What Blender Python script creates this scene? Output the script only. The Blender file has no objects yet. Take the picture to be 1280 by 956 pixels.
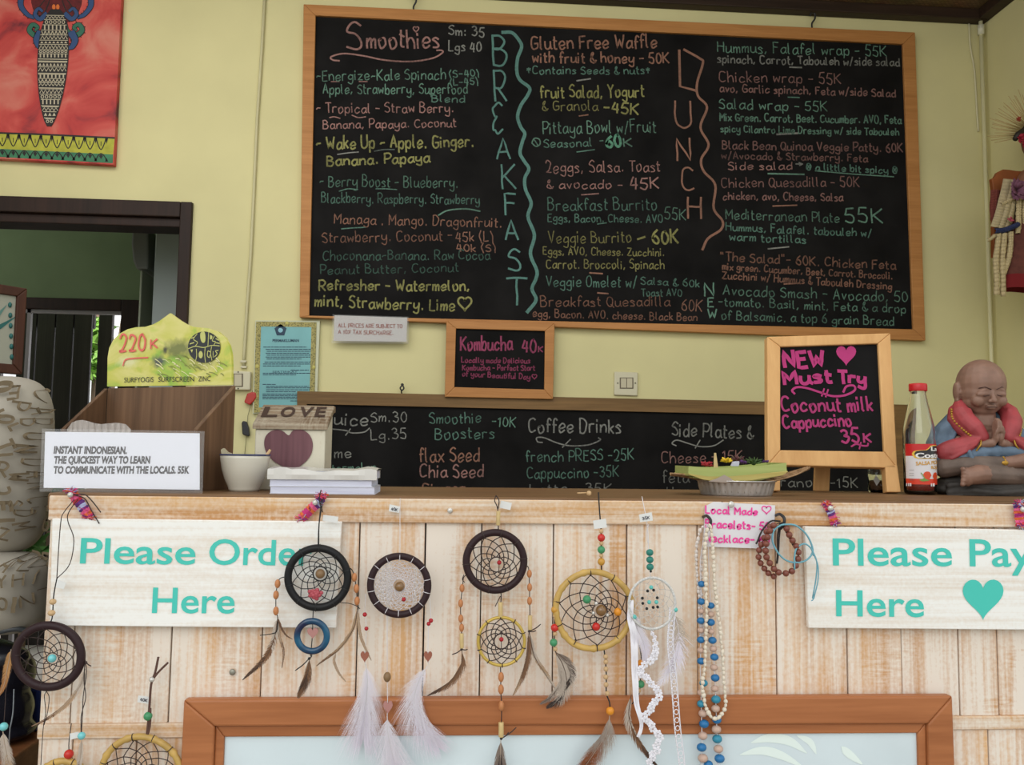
import bpy, bmesh, math, random
import numpy as np
from mathutils import Vector, Matrix
random.seed(7)
SC = bpy.context.scene
COL = SC.collection

# ------------------------------------------------------------------ camera, light, exposure
IMG_W, IMG_H, FPX = 1280.0, 956.0, 1100.0
PITCH, YAW, ROLL = 0.0820, 0.0731, 0.0130
EYE = Vector((0.0, 0.0, 1.22))
FW = Vector((math.sin(YAW)*math.cos(PITCH), math.cos(YAW)*math.cos(PITCH), math.sin(PITCH)))
_r0 = Vector((math.cos(YAW), -math.sin(YAW), 0.0)); _u0 = _r0.cross(FW)
RT = _r0*math.cos(ROLL) + _u0*math.sin(ROLL)
UP = _u0*math.cos(ROLL) - _r0*math.sin(ROLL)
cd = bpy.data.cameras.new('camera'); cam = bpy.data.objects.new('camera', cd); COL.objects.link(cam)
cd.sensor_width = 36.0; cd.lens = FPX/IMG_W*36.0; cd.clip_start = 0.02; cd.clip_end = 200
m = Matrix((( RT.x, UP.x, -FW.x, EYE.x), (RT.y, UP.y, -FW.y, EYE.y), (RT.z, UP.z, -FW.z, EYE.z), (0, 0, 0, 1)))
cam.matrix_world = m
SC.camera = cam
SC.view_settings.view_transform = 'Standard'
SC.view_settings.look = 'None'
SC.view_settings.gamma = 1.0
SC.view_settings.use_curve_mapping = False
SC.view_settings.exposure = -0.12
SC.cycles.max_bounces = 8
SC.cycles.diffuse_bounces = 5

world = bpy.data.worlds.new('overcast_sky'); SC.world = world
world.use_nodes = True
_nt = world.node_tree; _nt.nodes.clear()
_bg = _nt.nodes.new('ShaderNodeBackground'); _out = _nt.nodes.new('ShaderNodeOutputWorld')
_tc = _nt.nodes.new('ShaderNodeTexCoord'); _sx = _nt.nodes.new('ShaderNodeSeparateXYZ')
_rp = _nt.nodes.new('ShaderNodeValToRGB')
_rp.color_ramp.elements[0].position = 0.40; _rp.color_ramp.elements[0].color = (0.34, 0.36, 0.28, 1)
_rp.color_ramp.elements[1].position = 0.56; _rp.color_ramp.elements[1].color = (0.97, 1.0, 1.0, 1)
_mp = _nt.nodes.new('ShaderNodeMapRange')
_mp.inputs['From Min'].default_value = -1; _mp.inputs['From Max'].default_value = 1
_nt.links.new(_tc.outputs['Generated'], _sx.inputs[0]); _nt.links.new(_sx.outputs['Z'], _mp.inputs['Value'])
_nt.links.new(_mp.outputs[0], _rp.inputs[0]); _nt.links.new(_rp.outputs[0], _bg.inputs['Color'])
_nt.links.new(_bg.outputs[0], _out.inputs[0]); _bg.inputs['Strength'].default_value = 1.35

def area_light(name, loc, target, sx, sy, power, color=(1, 1, 1)):
    ld = bpy.data.lights.new(name, 'AREA'); ld.shape = 'RECTANGLE'; ld.size = sx; ld.size_y = sy
    ld.energy = power; ld.color = color
    o = bpy.data.objects.new(name, ld); COL.objects.link(o); o.location = loc
    d = Vector(target) - Vector(loc); o.rotation_euler = d.to_track_quat('-Z', 'Y').to_euler()
    return o
area_light('open_front_daylight', (-1.2, -2.2, 3.2), (0.4, 2.6, 1.3), 3.5, 2.2, 45, (1.0, 0.98, 0.95))
area_light('back_wall_fill', (-0.4, 1.75, 2.98), (0.2, 3.4, 1.6), 3.2, 0.5, 34, (1.0, 0.98, 0.93))  # added fill lamp under the ceiling, out of view, brightening the back wall

# ------------------------------------------------------------------ pixel rays and planes
def ray(px, py):
    return FW*FPX + RT*(px - IMG_W/2) - UP*(py - IMG_H/2)
class Plane:
    def __init__(s, O, ex, ez):
        s.O = Vector(O); s.ex = Vector(ex).normalized(); s.ez = Vector(ez).normalized(); s.n = s.ex.cross(s.ez).normalized()
    def hit(s, px, py):
        d = ray(px, py); t = (s.O - EYE).dot(s.n)/d.dot(s.n)
        return EYE + d*t
    def uv(s, px, py):
        h = s.hit(px, py) - s.O
        return (h.dot(s.ex), h.dot(s.ez))
    def at(s, u, v, off=0.0):
        return s.O + s.ex*u + s.ez*v + s.n*off
    def p(s, px, py, off=0.0):
        return s.hit(px, py) + s.n*off
    def sc(s, px, py):
        return (s.hit(px, py) - EYE).dot(FW)/FPX
def yplane(Y):
    return Plane((0, Y, 0), (1, 0, 0), (0, 0, 1))
D1 = 1.33          # counter front
D2 = 3.40          # back wall
WALL = yplane(D2); FRONT = yplane(D1)
TOPZ = 1.157       # counter top height

# ------------------------------------------------------------------ materials
MATS = {}
def _new(name):
    m = bpy.data.materials.new(name); m.use_nodes = True
    nt = m.node_tree
    return m, nt, nt.nodes['Principled BSDF']
def mat(name, col, rough=0.6, metal=0.0, spec=0.5, noise=0.0, nscale=20.0, bump=0.0, trans=0.0, ior=1.45, alpha=1.0, coat=0.0, sub=0.0):
    if name in MATS: return MATS[name]
    m, nt, b = _new(name); N = nt.nodes; L = nt.links
    b.inputs['Base Color'].default_value = (*col, 1); b.inputs['Roughness'].default_value = rough
    b.inputs['Metallic'].default_value = metal; b.inputs['Specular IOR Level'].default_value = spec
    b.inputs['IOR'].default_value = ior; b.inputs['Transmission Weight'].default_value = trans
    b.inputs['Alpha'].default_value = alpha; b.inputs['Coat Weight'].default_value = coat
    if sub: b.inputs['Subsurface Weight'].default_value = sub; b.inputs['Subsurface Radius'].default_value = (.01, .01, .01)
    if noise or bump:
        tc = N.new('ShaderNodeTexCoord'); nz = N.new('ShaderNodeTexNoise')
        nz.inputs['Scale'].default_value = nscale; nz.inputs['Detail'].default_value = 6
        L.new(tc.outputs['Object'], nz.inputs['Vector'])
        if noise:
            hs = N.new('ShaderNodeMix'); hs.data_type = 'RGBA'
            hs.inputs['A'].default_value = (*[c*(1-noise) for c in col], 1)
            hs.inputs['B'].default_value = (*[min(1, c*(1+noise)) for c in col], 1)
            rg = N.new('ShaderNodeMapRange'); rg.inputs['From Min'].default_value = .3; rg.inputs['From Max'].default_value = .7
            L.new(nz.outputs['Fac'], rg.inputs['Value']); L.new(rg.outputs[0], hs.inputs['Factor'])
            L.new(hs.outputs['Result'], b.inputs['Base Color'])
        if bump:
            bp = N.new('ShaderNodeBump'); bp.inputs['Strength'].default_value = bump; bp.inputs['Distance'].default_value = .002
            L.new(nz.outputs['Fac'], bp.inputs['Height']); L.new(bp.outputs[0], b.inputs['Normal'])
    MATS[name] = m
    return m
def ramp(N, stops):
    r = N.new('ShaderNodeValToRGB'); e = r.color_ramp.elements
    e[0].position, e[0].color = stops[0][0], (*stops[0][1], 1)
    e[1].position, e[1].color = stops[-1][0], (*stops[-1][1], 1)
    for p, c in stops[1:-1]:
        x = e.new(p); x.color = (*c, 1)
    return r
def wood(name, dark, light, axis='x', scale=1.0, rough=0.55, coat=0.0, contrast=(.3, .7), bump=.15):
    """grain stretched along one axis, with finer streaks on top"""
    if name in MATS: return MATS[name]
    m, nt, b = _new(name); N = nt.nodes; L = nt.links
    tc = N.new('ShaderNodeTexCoord'); oi = N.new('ShaderNodeObjectInfo')
    ad = N.new('ShaderNodeVectorMath'); ad.operation = 'ADD'
    mp = N.new('ShaderNodeMapping')
    k = {'x': (1.2, 22, 22), 'y': (22, 1.2, 22), 'z': (22, 22, 1.2)}[axis]
    mp.inputs['Scale'].default_value = [v*scale for v in k]
    L.new(tc.outputs['Object'], ad.inputs[0]); L.new(oi.outputs['Random'], ad.inputs[1]); L.new(ad.outputs[0], mp.inputs[0])
    n1 = N.new('ShaderNodeTexNoise'); n1.inputs['Scale'].default_value = 1.6; n1.inputs['Detail'].default_value = 8; n1.inputs['Distortion'].default_value = .6
    n2 = N.new('ShaderNodeTexNoise'); n2.inputs['Scale'].default_value = 9; n2.inputs['Detail'].default_value = 4
    L.new(mp.outputs[0], n1.inputs['Vector']); L.new(mp.outputs[0], n2.inputs['Vector'])
    mx = N.new('ShaderNodeMath'); mx.operation = 'MULTIPLY_ADD'; mx.inputs[1].default_value = .35
    L.new(n2.outputs['Fac'], mx.inputs[0])
    m2 = N.new('ShaderNodeMath'); m2.operation = 'MULTIPLY'; m2.inputs[1].default_value = .65
    L.new(n1.outputs['Fac'], m2.inputs[0]); L.new(m2.outputs[0], mx.inputs[2])
    r = ramp(N, [(contrast[0], dark), (contrast[1], light)])
    L.new(mx.outputs[0], r.inputs[0]); L.new(r.outputs[0], b.inputs['Base Color'])
    b.inputs['Roughness'].default_value = rough; b.inputs['Coat Weight'].default_value = coat; b.inputs['Specular IOR Level'].default_value = .3
    bp = N.new('ShaderNodeBump'); bp.inputs['Strength'].default_value = bump; bp.inputs['Distance'].default_value = .001
    L.new(mx.outputs[0], bp.inputs['Height']); L.new(bp.outputs[0], b.inputs['Normal'])
    MATS[name] = m
    return m
def whitewash(name, base_a, base_b, white, axis='z', amount=.5, soft=.2, saw=.7):
    """sanded whitewash over tan timber: streaks, cross saw marks, bare patches; 'seed' attribute shifts each board"""
    if name in MATS: return MATS[name]
    m, nt, b = _new(name); N = nt.nodes; L = nt.links
    tc = N.new('ShaderNodeTexCoord'); at = N.new('ShaderNodeAttribute'); at.attribute_name = 'seed'
    ad = N.new('ShaderNodeVectorMath'); ad.operation = 'ADD'
    cx = N.new('ShaderNodeCombineXYZ')
    ms = N.new('ShaderNodeMath'); ms.operation = 'MULTIPLY'; ms.inputs[1].default_value = 7.0
    L.new(at.outputs['Fac'], ms.inputs[0])
    for i in range(3): L.new(ms.outputs[0], cx.inputs[i])
    L.new(tc.outputs['Object'], ad.inputs[0]); L.new(cx.outputs[0], ad.inputs[1])
    def nz(sc, scale, detail, dist=0.0):
        mp = N.new('ShaderNodeMapping'); mp.inputs['Scale'].default_value = sc
        L.new(ad.outputs[0], mp.inputs[0])
        n = N.new('ShaderNodeTexNoise'); n.inputs['Scale'].default_value = scale; n.inputs['Detail'].default_value = detail; n.inputs['Distortion'].default_value = dist
        L.new(mp.outputs[0], n.inputs['Vector']); return n
    al = (lambda a, c: (a, c, c)) if axis == 'x' else (lambda a, c: (c, c, a))
    big = nz(al(1.7, 20), 1.0, 6, .5); fine = nz(al(4, 170), 1.0, 7, .2); cross = nz(al(230, 26), 1.0, 3); tint = nz(al(1.1, 14), 1.0, 5, .8); speck = nz((190, 190, 190), 1.0, 5); where = nz((9, 9, 9), 1.0, 2)
    rt = ramp(N, [(.35, base_a), (.65, base_b)]); L.new(tint.outputs['Fac'], rt.inputs[0])
    def mul(a, k, add=None):
        x = N.new('ShaderNodeMath'); x.operation = 'MULTIPLY_ADD'; x.inputs[1].default_value = k; L.new(a, x.inputs[0])
        if add is None: x.inputs[2].default_value = 0
        else: L.new(add, x.inputs[2])
        return x.outputs[0]
    # saw marks only in some places
    wr = N.new('ShaderNodeMapRange'); wr.inputs['From Min'].default_value = .5; wr.inputs['From Max'].default_value = .62; L.new(where.outputs['Fac'], wr.inputs['Value'])
    cm = N.new('ShaderNodeMath'); cm.operation = 'SUBTRACT'; cm.inputs[1].default_value = .5; L.new(cross.outputs['Fac'], cm.inputs[0])
    cw = N.new('ShaderNodeMath'); cw.operation = 'MULTIPLY'; L.new(cm.outputs[0], cw.inputs[0]); L.new(wr.outputs[0], cw.inputs[1])
    s = mul(big.outputs['Fac'], 1.0); s = mul(fine.outputs['Fac'], .75, s); s = mul(cw.outputs[0], saw, s); s = mul(speck.outputs['Fac'], .35, s)
    rg = N.new('ShaderNodeMapRange'); c = 1.05 + (.5-amount)*.9
    rg.inputs['From Min'].default_value = c-soft; rg.inputs['From Max'].default_value = c+soft*1.15; rg.inputs['To Max'].default_value = .94
    L.new(s, rg.inputs['Value'])
    mix = N.new('ShaderNodeMix'); mix.data_type = 'RGBA'; mix.inputs['B'].default_value = (*white, 1)
    L.new(rg.outputs[0], mix.inputs['Factor']); L.new(rt.outputs[0], mix.inputs['A']); L.new(mix.outputs['Result'], b.inputs['Base Color'])
    b.inputs['Roughness'].default_value = .75; b.inputs['Specular IOR Level'].default_value = .25
    bp = N.new('ShaderNodeBump'); bp.inputs['Strength'].default_value = .25; bp.inputs['Distance'].default_value = .0008
    L.new(s, bp.inputs['Height']); L.new(bp.outputs[0], b.inputs['Normal'])
    MATS[name] = m
    return m
def chalk_mat(col, patch=.55, under=(.012, .012, .013)):
    """chalk or paint-pen stroke with the slate showing through where it is thin"""
    name = 'chalk_%02x%02x%02x_%d' % (*[int(c*255) for c in col], int(patch*100))
    if name in MATS: return MATS[name]
    m, nt, b = _new(name); N = nt.nodes; L = nt.links
    tc = N.new('ShaderNodeTexCoord'); n = N.new('ShaderNodeTexNoise'); n.inputs['Scale'].default_value = 130; n.inputs['Detail'].default_value = 3
    n2 = N.new('ShaderNodeTexNoise'); n2.inputs['Scale'].default_value = 9; n2.inputs['Detail'].default_value = 2
    L.new(tc.outputs['Object'], n.inputs['Vector']); L.new(tc.outputs['Object'], n2.inputs['Vector'])
    ad = N.new('ShaderNodeMath'); ad.operation = 'ADD'; L.new(n.outputs['Fac'], ad.inputs[0]); L.new(n2.outputs['Fac'], ad.inputs[1])
    rg = N.new('ShaderNodeMapRange'); rg.inputs['From Min'].default_value = .75; rg.inputs['From Max'].default_value = 1.15; rg.inputs['To Min'].default_value = 1-patch
    L.new(ad.outputs[0], rg.inputs['Value'])
    mix = N.new('ShaderNodeMix'); mix.data_type = 'RGBA'; mix.inputs['A'].default_value = (*under, 1); mix.inputs['B'].default_value = (*col, 1)
    L.new(rg.outputs[0], mix.inputs['Factor']); L.new(mix.outputs['Result'], b.inputs['Base Color'])
    b.inputs['Roughness'].default_value = .9; b.inputs['Specular IOR Level'].default_value = .1
    MATS[name] = m
    return m
def srgb(r, g, b):
    f = lambda c: (c/12.92 if c <= .04045 else ((c+.055)/1.055)**2.4)
    return (f(r/255), f(g/255), f(b/255))

# ------------------------------------------------------------------ mesh builder
ORG = {}
def tag(o, label=None, cat=None, group=None, kind=None):
    if label: o['label'] = label
    if cat: o['category'] = cat
    if group: o['group'] = group
    if kind: o['kind'] = kind
    return o
def thing(name, loc, label, cat, group=None):
    o = bpy.data.objects.new(name, None); COL.objects.link(o); o.location = loc; o.empty_display_size = .05
    ORG[o.name] = Vector(loc)
    return tag(o, label, cat, group)
class MB:
    def __init__(s): s.v = []; s.f = []; s.mi = []; s.sm = []; s.seed = []; s.cm = 0; s.cs = 0.0; s.csm = True
    def add(s, vs, fs, smooth=None):
        b = len(s.v); s.v += [tuple(x) for x in vs]
        for f in fs:
            s.f.append([i+b for i in f]); s.mi.append(s.cm); s.sm.append(s.csm if smooth is None else smooth); s.seed.append(s.cs)
        return s
    def box(s, lo, hi, M=None):
        x0, y0, z0 = lo; x1, y1, z1 = hi
        vs = [Vector(c) for c in ((x0,y0,z0),(x1,y0,z0),(x1,y1,z0),(x0,y1,z0),(x0,y0,z1),(x1,y0,z1),(x1,y1,z1),(x0,y1,z1))]
        if M: vs = [M @ v for v in vs]
        return s.add(vs, [(0,3,2,1),(4,5,6,7),(0,1,5,4),(1,2,6,5),(2,3,7,6),(3,0,4,7)], False)
    def slab(s, quad, d):
        """prism from an outline (3D points, counter-clockwise seen from the front), pushed back by vector d"""
        q = [Vector(p) for p in quad]; n = len(q); d = Vector(d)
        vs = q + [p + d for p in q]
        fs = [tuple(range(n)), tuple(range(2*n-1, n-1, -1))] + [(i, i+n, (i+1) % n + n, (i+1) % n) for i in range(n)]
        return s.add(vs, fs, False)
    def tube(s, pts, r, n=6, closed=False, flat=None):
        pts = [Vector(p) for p in pts]; k = len(pts)
        if k < 2: return s
        rr = r if isinstance(r, (list, tuple)) else [r]*k
        vs = []; prev = None
        for i, p in enumerate(pts):
            if closed: t = pts[(i+1) % k] - pts[i-1]
            else: t = pts[min(i+1, k-1)] - pts[max(i-1, 0)]
            if t.length < 1e-9: t = Vector((0, 0, 1))
            t.normalize()
            if prev is None:
                a = Vector((0, 1, 0)) if abs(t.y) < .9 else Vector((1, 0, 0))
            else: a = prev
            a = (a - t*a.dot(t))
            if a.length < 1e-6: a = t.orthogonal()
            a.normalize(); bb = t.cross(a); prev = a
            fa = 1.0 if flat is None else flat
            for j in range(n):
                th = 2*math.pi*j/n
                vs.append(p + a*(math.cos(th)*rr[i]*fa) + bb*(math.sin(th)*rr[i]))
        fs = []
        for i in range(k if closed else k-1):
            i2 = (i+1) % k
            for j in range(n):
                j2 = (j+1) % n
                fs.append((i*n+j, i*n+j2, i2*n+j2, i2*n+j))
        if not closed: fs += [tuple(range(n-1, -1, -1)), tuple(range((k-1)*n, k*n))]
        return s.add(vs, fs)
    def ball(s, c, r, seg=12, rings=8, M=None):
        r = (r, r, r) if not isinstance(r, (tuple, list)) else r; c = Vector(c); vs = []
        for i in range(rings+1):
            ph = math.pi*i/rings
            for j in range(seg):
                th = 2*math.pi*j/seg
                v = Vector((math.sin(ph)*math.cos(th)*r[0], math.sin(ph)*math.sin(th)*r[1], math.cos(ph)*r[2]))
                vs.append(c + (M @ v if M else v))
        fs = []
        for i in range(rings):
            for j in range(seg):
                j2 = (j+1) % seg
                if i == 0: fs.append((j, seg+j, seg+j2))
                elif i == rings-1: fs.append((i*seg+j, (i+1)*seg+j, i*seg+j2))
                else: fs.append((i*seg+j, (i+1)*seg+j, (i+1)*seg+j2, i*seg+j2))
        return s.add(vs, fs)
    def lathe(s, prof, c, n=32, axis=None):
        c = Vector(c); vs = []; k = len(prof)
        for r, z in prof:
            for j in range(n):
                th = 2*math.pi*j/n; v = Vector((r*math.cos(th), r*math.sin(th), z))
                vs.append(c + (axis @ v if axis else v))
        fs = [(i*n+j, i*n+(j+1) % n, (i+1)*n+(j+1) % n, (i+1)*n+j) for i in range(k-1) for j in range(n)]
        return s.add(vs, fs)
    def ribbon(s, pts, w, nrm):
        """flat stroke of width w along pts lying in the plane with normal nrm"""
        k = len(pts)
        if k < 2: return s
        vs = []
        for i, p in enumerate(pts):
            t = pts[min(i+1, k-1)] - pts[max(i-1, 0)]
            if t.length < 1e-9: t = Vector((1, 0, 0))
            t.normalize(); a = nrm.cross(t)*(w[i] if isinstance(w, list) else w)*.5
            e = t*(0.3*(w[i] if isinstance(w, list) else w))*(-1 if i == 0 else (1 if i == k-1 else 0))
            vs += [p + a + e, p - a + e]
        return s.add(vs, [(2*i, 2*i+1, 2*i+3, 2*i+2) for i in range(k-1)], False)
    def build(s, name, mats, parent=None, label=None, bevel=0.0, base=None, kind=None, cat=None, group=None, segs=2):
        me = bpy.data.meshes.new(name)
        if parent is not None: org = ORG[parent.name]
        elif base is not None: org = Vector(base)
        else:
            a = np.array(s.v); org = Vector(((a[:,0].min()+a[:,0].max())/2, (a[:,1].min()+a[:,1].max())/2, a[:,2].min()))
        vv = [(v[0]-org.x, v[1]-org.y, v[2]-org.z) for v in s.v]
        me.from_pydata(vv, [], s.f)
        mats = mats if isinstance(mats, (list, tuple)) else [mats]
        for x in mats: me.materials.append(x)
        me.polygons.foreach_set('material_index', s.mi); me.polygons.foreach_set('use_smooth', s.sm)
        if any(s.seed):
            a = me.attributes.new('seed', 'FLOAT', 'FACE'); a.data.foreach_set('value', s.seed)
        me.update()
        o = bpy.data.objects.new(name, me); COL.objects.link(o)
        if parent is not None: o.parent = parent
        else: o.location = org
        ORG[o.name] = org
        if bevel:
            md = o.modifiers.new('edge', 'BEVEL'); md.width = bevel; md.segments = segs; md.limit_method = 'ANGLE'; md.angle_limit = math.radians(40)
        return tag(o, label, cat, group, kind)
def smooth_path(pts, per=6, closed=False):
    """Catmull-Rom through 2D/3D points"""
    P = [Vector(p) for p in pts]; n = len(P)
    if n < 3: return [P[0].lerp(P[-1], i/per) for i in range(per+1)]
    out = []
    for i in range(n if closed else n-1):
        p0 = P[(i-1) % n] if (closed or i) else P[0]*2 - P[1]
        p1 = P[i]; p2 = P[(i+1) % n]
        p3 = P[(i+2) % n] if (closed or i+2 < n) else P[-1]*2 - P[-2]
        for j in range(per):
            t = j/per
            out.append(.5*((2*p1) + (p2-p0)*t + (2*p0-5*p1+4*p2-p3)*t*t + (3*p1-p0-3*p2+p3)*t**3))
    if not closed: out.append(P[-1])
    return out
def fused(mb, voxel, smooth=6, name='temp'):
    """one continuous skin over overlapping volumes -> (verts, faces)"""
    me = bpy.data.meshes.new(name); me.from_pydata(mb.v, [], mb.f)
    o = bpy.data.objects.new(name, me); COL.objects.link(o)
    r = o.modifiers.new('r', 'REMESH'); r.mode = 'VOXEL'; r.voxel_size = voxel
    if smooth:
        q = o.modifiers.new('s', 'SMOOTH'); q.factor = .5; q.iterations = smooth
    dg = bpy.context.evaluated_depsgraph_get(); ev = o.evaluated_get(dg); em = ev.to_mesh()
    out = MB(); out.add([v.co[:] for v in em.vertices], [list(p.vertices) for p in em.polygons], True)
    ev.to_mesh_clear(); bpy.data.objects.remove(o); bpy.data.meshes.remove(me)
    return out

# ------------------------------------------------------------------ handwriting: single stroke letters (x, y pairs; 3 baseline, 8 x-height, c capital height; '-' = straight strokes)
GL = {
'a':(6,'57381705133355 585463'),'b':(6,'-0c03 05284856432304'),'c':(6,'57381705133354'),'d':(6,'57381705133355 5c585453'),'e':(6,'0556482806133354'),
'f':(4,'4b3c2c1a13 -0838'),'g':(6,'57381705143455 5852402001'),'h':(6,'-0c03 0628485653'),'i':(2,'-0803 -0a0b'),'j':(4,'28211001 -2a2b'),
'k':(5,'-0c03 -4805 -1643'),'l':(3,'0c050413'),'m':(7,'-0803 06283733 36586763'),'n':(6,'-0803 0628485653'),'o':(6,'2807133355482817'),
'p':(6,'-0800 06284856432304'),'q':(6,'57381705133355 585061'),'r':(5,'-0803 06183848'),'s':(5,'472807264433 3303'),'t':(4,'1b142333 -0938'),
'u':(6,'0804234456 585463'),'v':(5,'-082348'),'w':(7,'-0813375368'),'x':(6,'-0853 -5803'),'y':(6,'0805244557 5852402001'),'z':(6,'-08580353'),
'A':(7,'-033c63 -1656'),'B':(7,'-0c03 0c3c5a3808 0838664303'),'C':(7,'6b4c1b07143364'),'D':(7,'-0c03 0c3c69553303'),'E':(6,'-5c0c0353 -0848'),'F':(6,'-5c0c03 -0848'),
'G':(7,'6b3c1b0714336467 -3767'),'H':(7,'-0c03 -6c63 -0868'),'I':(3,'-1c13'),'J':(5,'4c45331305'),'K':(7,'-0c03 -6c07 -1863'),'L':(6,'-0c0353'),
'M':(8,'-030c367c73'),'N':(7,'-030c636c'),'O':(7,'3c1b07143354685b3c'),'P':(6,'-0c03 0c4c6a4707'),'Q':(7,'3c1b07143354685b3c -4572'),'R':(7,'-0c03 0c4c6a4707 -2763'),
'S':(6,'5b3c1b09385654330 4'.replace(' ','')),'T':(6,'-0c6c -3c33'),'U':(7,'0c052343656c'),'V':(7,'-0c336c'),'W':(9,'-0c2349638c'),'X':(7,'-0c63 -6c03'),
'Y':(7,'-0c38 -6c3833'),'Z':(7,'-0c6c0363'),
'0':(6,'3c1b07143355593c'),'1':(4,'-0a2c23'),'2':(6,'0a1c3c5a47240353'),'3':(6,'0b2c4b49285755330 4'.replace(' ','')),'4':(6,'-2c0656 -4b43'),
'5':(6,'-5c1c08 083856432304'),'6':(6,'4c1905234355472806'),'7':(6,'-0c5c23'),'8':(6,'38192c4c491614335538'),'9':(6,'4a2c0a284a 4c4943'),
'.':(3,'-1314'),',':(3,'-1402'),'-':(5,'-0747'),'~':(5,'06173747'),'=':(5,'-0848 -0545'),'(':(3,'2d0805 0522'.replace('05 0522','21')),')':(3,'0d2821 '.strip()+''),'/':(5,'-024c'),
'&':(6,'53192c3b05234365'),'*':(5,'-2a24 -0947 -0749'),'"':(4,'-0c0a -2c2a'),"'":(2,'-0c0a'),'>':(7,'-0666 -386634'),':':(3,'-1314 -1718'),'%':(7,'-036c 0b1a2b1c0b 4556675645'),
'€':(6,'5b3c1b0a1828 28060414233354'),'!':(3,'-1c16 -1314'),'+':(6,'-3903 -0666'),'^':(6,'33070a2b39 395b6a6733'),'@':(7,'3c1b07143354685b3c -1a55 -5a15'),
}
B36 = '0123456789abcdefghijklmnopqrstuvwxyz'
def glyph(ch):
    if ch == ' ': return 4, []
    a, d = GL.get(ch, GL['.'])
    out = []
    for st in d.split():
        straight = st[0] == '-'; st = st.lstrip('-')
        pts = [(B36.index(st[i]), B36.index(st[i+1])-3) for i in range(0, len(st)-1, 2)]
        if straight:
            q = []
            for i in range(len(pts)-1):
                q += [Vector((pts[i][0]+(pts[i+1][0]-pts[i][0])*t/3, pts[i][1]+(pts[i+1][1]-pts[i][1])*t/3, 0)) for t in range(3)]
            q.append(Vector((*pts[-1], 0))); out.append(q)
        else: out.append(smooth_path([(*p, 0) for p in pts], 4))
    return a+1.6, out
LAYER = [0]
def write(mb, pl, text, p0, p1, h, w=1.7, off=.0006, wob=.5, mi=None):
    """letter a line along its baseline p0 -> p1 (photo pixels) on plane pl; h = capital height, w = stroke width in pixels there"""
    if mi is not None: mb.cm = mi
    a = pl.uv(*p0); b = pl.uv(*p1); s = pl.sc(*p0)
    d = Vector((b[0]-a[0], b[1]-a[1])); G = [glyph(c) for c in text]
    tot = sum(g[0] for g in G) - 1.6
    hh = pl.uv(p0[0], p0[1]-h); ky = math.hypot(hh[0]-a[0], hh[1]-a[1])/9.0; kx = d.length/tot; e = d.normalized(); f = Vector((-e.y, e.x)); x = 0.0
    for ad, strokes in G:
        jy = random.uniform(-wob, wob); jr = random.uniform(-.05, .05); js = random.uniform(.93, 1.08); ph = random.uniform(0, 6)
        for st in strokes:
            pts = []
            for i, q in enumerate(st):
                lx = x + q.x + q.y*jr*.8 + wob*.25*math.sin(ph+q.y*.9); ly = q.y*js + jy + wob*.25*math.sin(ph*2+q.x*.9)
                u = a[0] + e.x*lx*kx + f.x*ly*ky; v = a[1] + e.y*lx*kx + f.y*ly*ky
                pts.append(pl.at(u, v, off))
            LAYER[0] = (LAYER[0]+1) % 14; lift = pl.n*(LAYER[0]*4e-5)
            mb.ribbon([p + lift for p in pts], w*s, pl.n)
        x += ad
def stroke(mb, pl, pts, w=1.7, off=.0006, closed=False, per=6, straight=False, mi=None):
    if mi is not None: mb.cm = mi
    s = pl.sc(*pts[0])
    q = [Vector((*pl.uv(*p), 0)) for p in pts]
    q = q if straight else smooth_path(q, per, closed)
    if closed: q.append(q[0])
    mb.ribbon([pl.at(v.x, v.y, off) for v in q], w*s, pl.n)
def fill(mb, pl, pts, off=.0008, mi=None, per=0, thick=.0006):
    """flat painted patch with a pixel outline"""
    if mi is not None: mb.cm = mi
    q = [Vector((*pl.uv(*p), 0)) for p in pts]
    if per: q = smooth_path(q, per, True)
    ar = sum(q[i].x*q[(i+1) % len(q)].y - q[(i+1) % len(q)].x*q[i].y for i in range(len(q)))
    if ar < 0: q.reverse()
    mb.add([pl.at(v.x, v.y, off) for v in q], [tuple(range(len(q)))], False)
def fill_curved(mb, pl, pts, off=.0004, step=1.5):
    """patch bent round a cylinder: vertical slices of the outline"""
    xs = np.linspace(min(p[0] for p in pts)+.05, max(p[0] for p in pts)-.05, max(3, int((max(p[0] for p in pts)-min(p[0] for p in pts))/step)))
    cols = []
    for x in xs:
        ys = []
        for i in range(len(pts)):
            a, b = pts[i], pts[(i+1) % len(pts)]
            if (a[0]-x)*(b[0]-x) < 0: ys.append(a[1]+(b[1]-a[1])*(x-a[0])/(b[0]-a[0]))
        if len(ys) >= 2: cols.append((x, min(ys), max(ys)))
    vs = []
    for x, y0, y1 in cols: vs += [pl.at(*pl.uv(x, y1), off), pl.at(*pl.uv(x, y0), off)]
    mb.add(vs, [(2*i, 2*i+2, 2*i+3, 2*i+1) for i in range(len(cols)-1)], False)
def heart(cx, cy, w, h, n=28):
    out = []
    for i in range(n):
        t = 2*math.pi*i/n
        x = 16*math.sin(t)**3; y = 13*math.cos(t)-5*math.cos(2*t)-2*math.cos(3*t)-math.cos(4*t)
        out.append((cx + x/16*w/2, cy - (y+2.5)/14.5*h/2))
    return out
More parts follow.
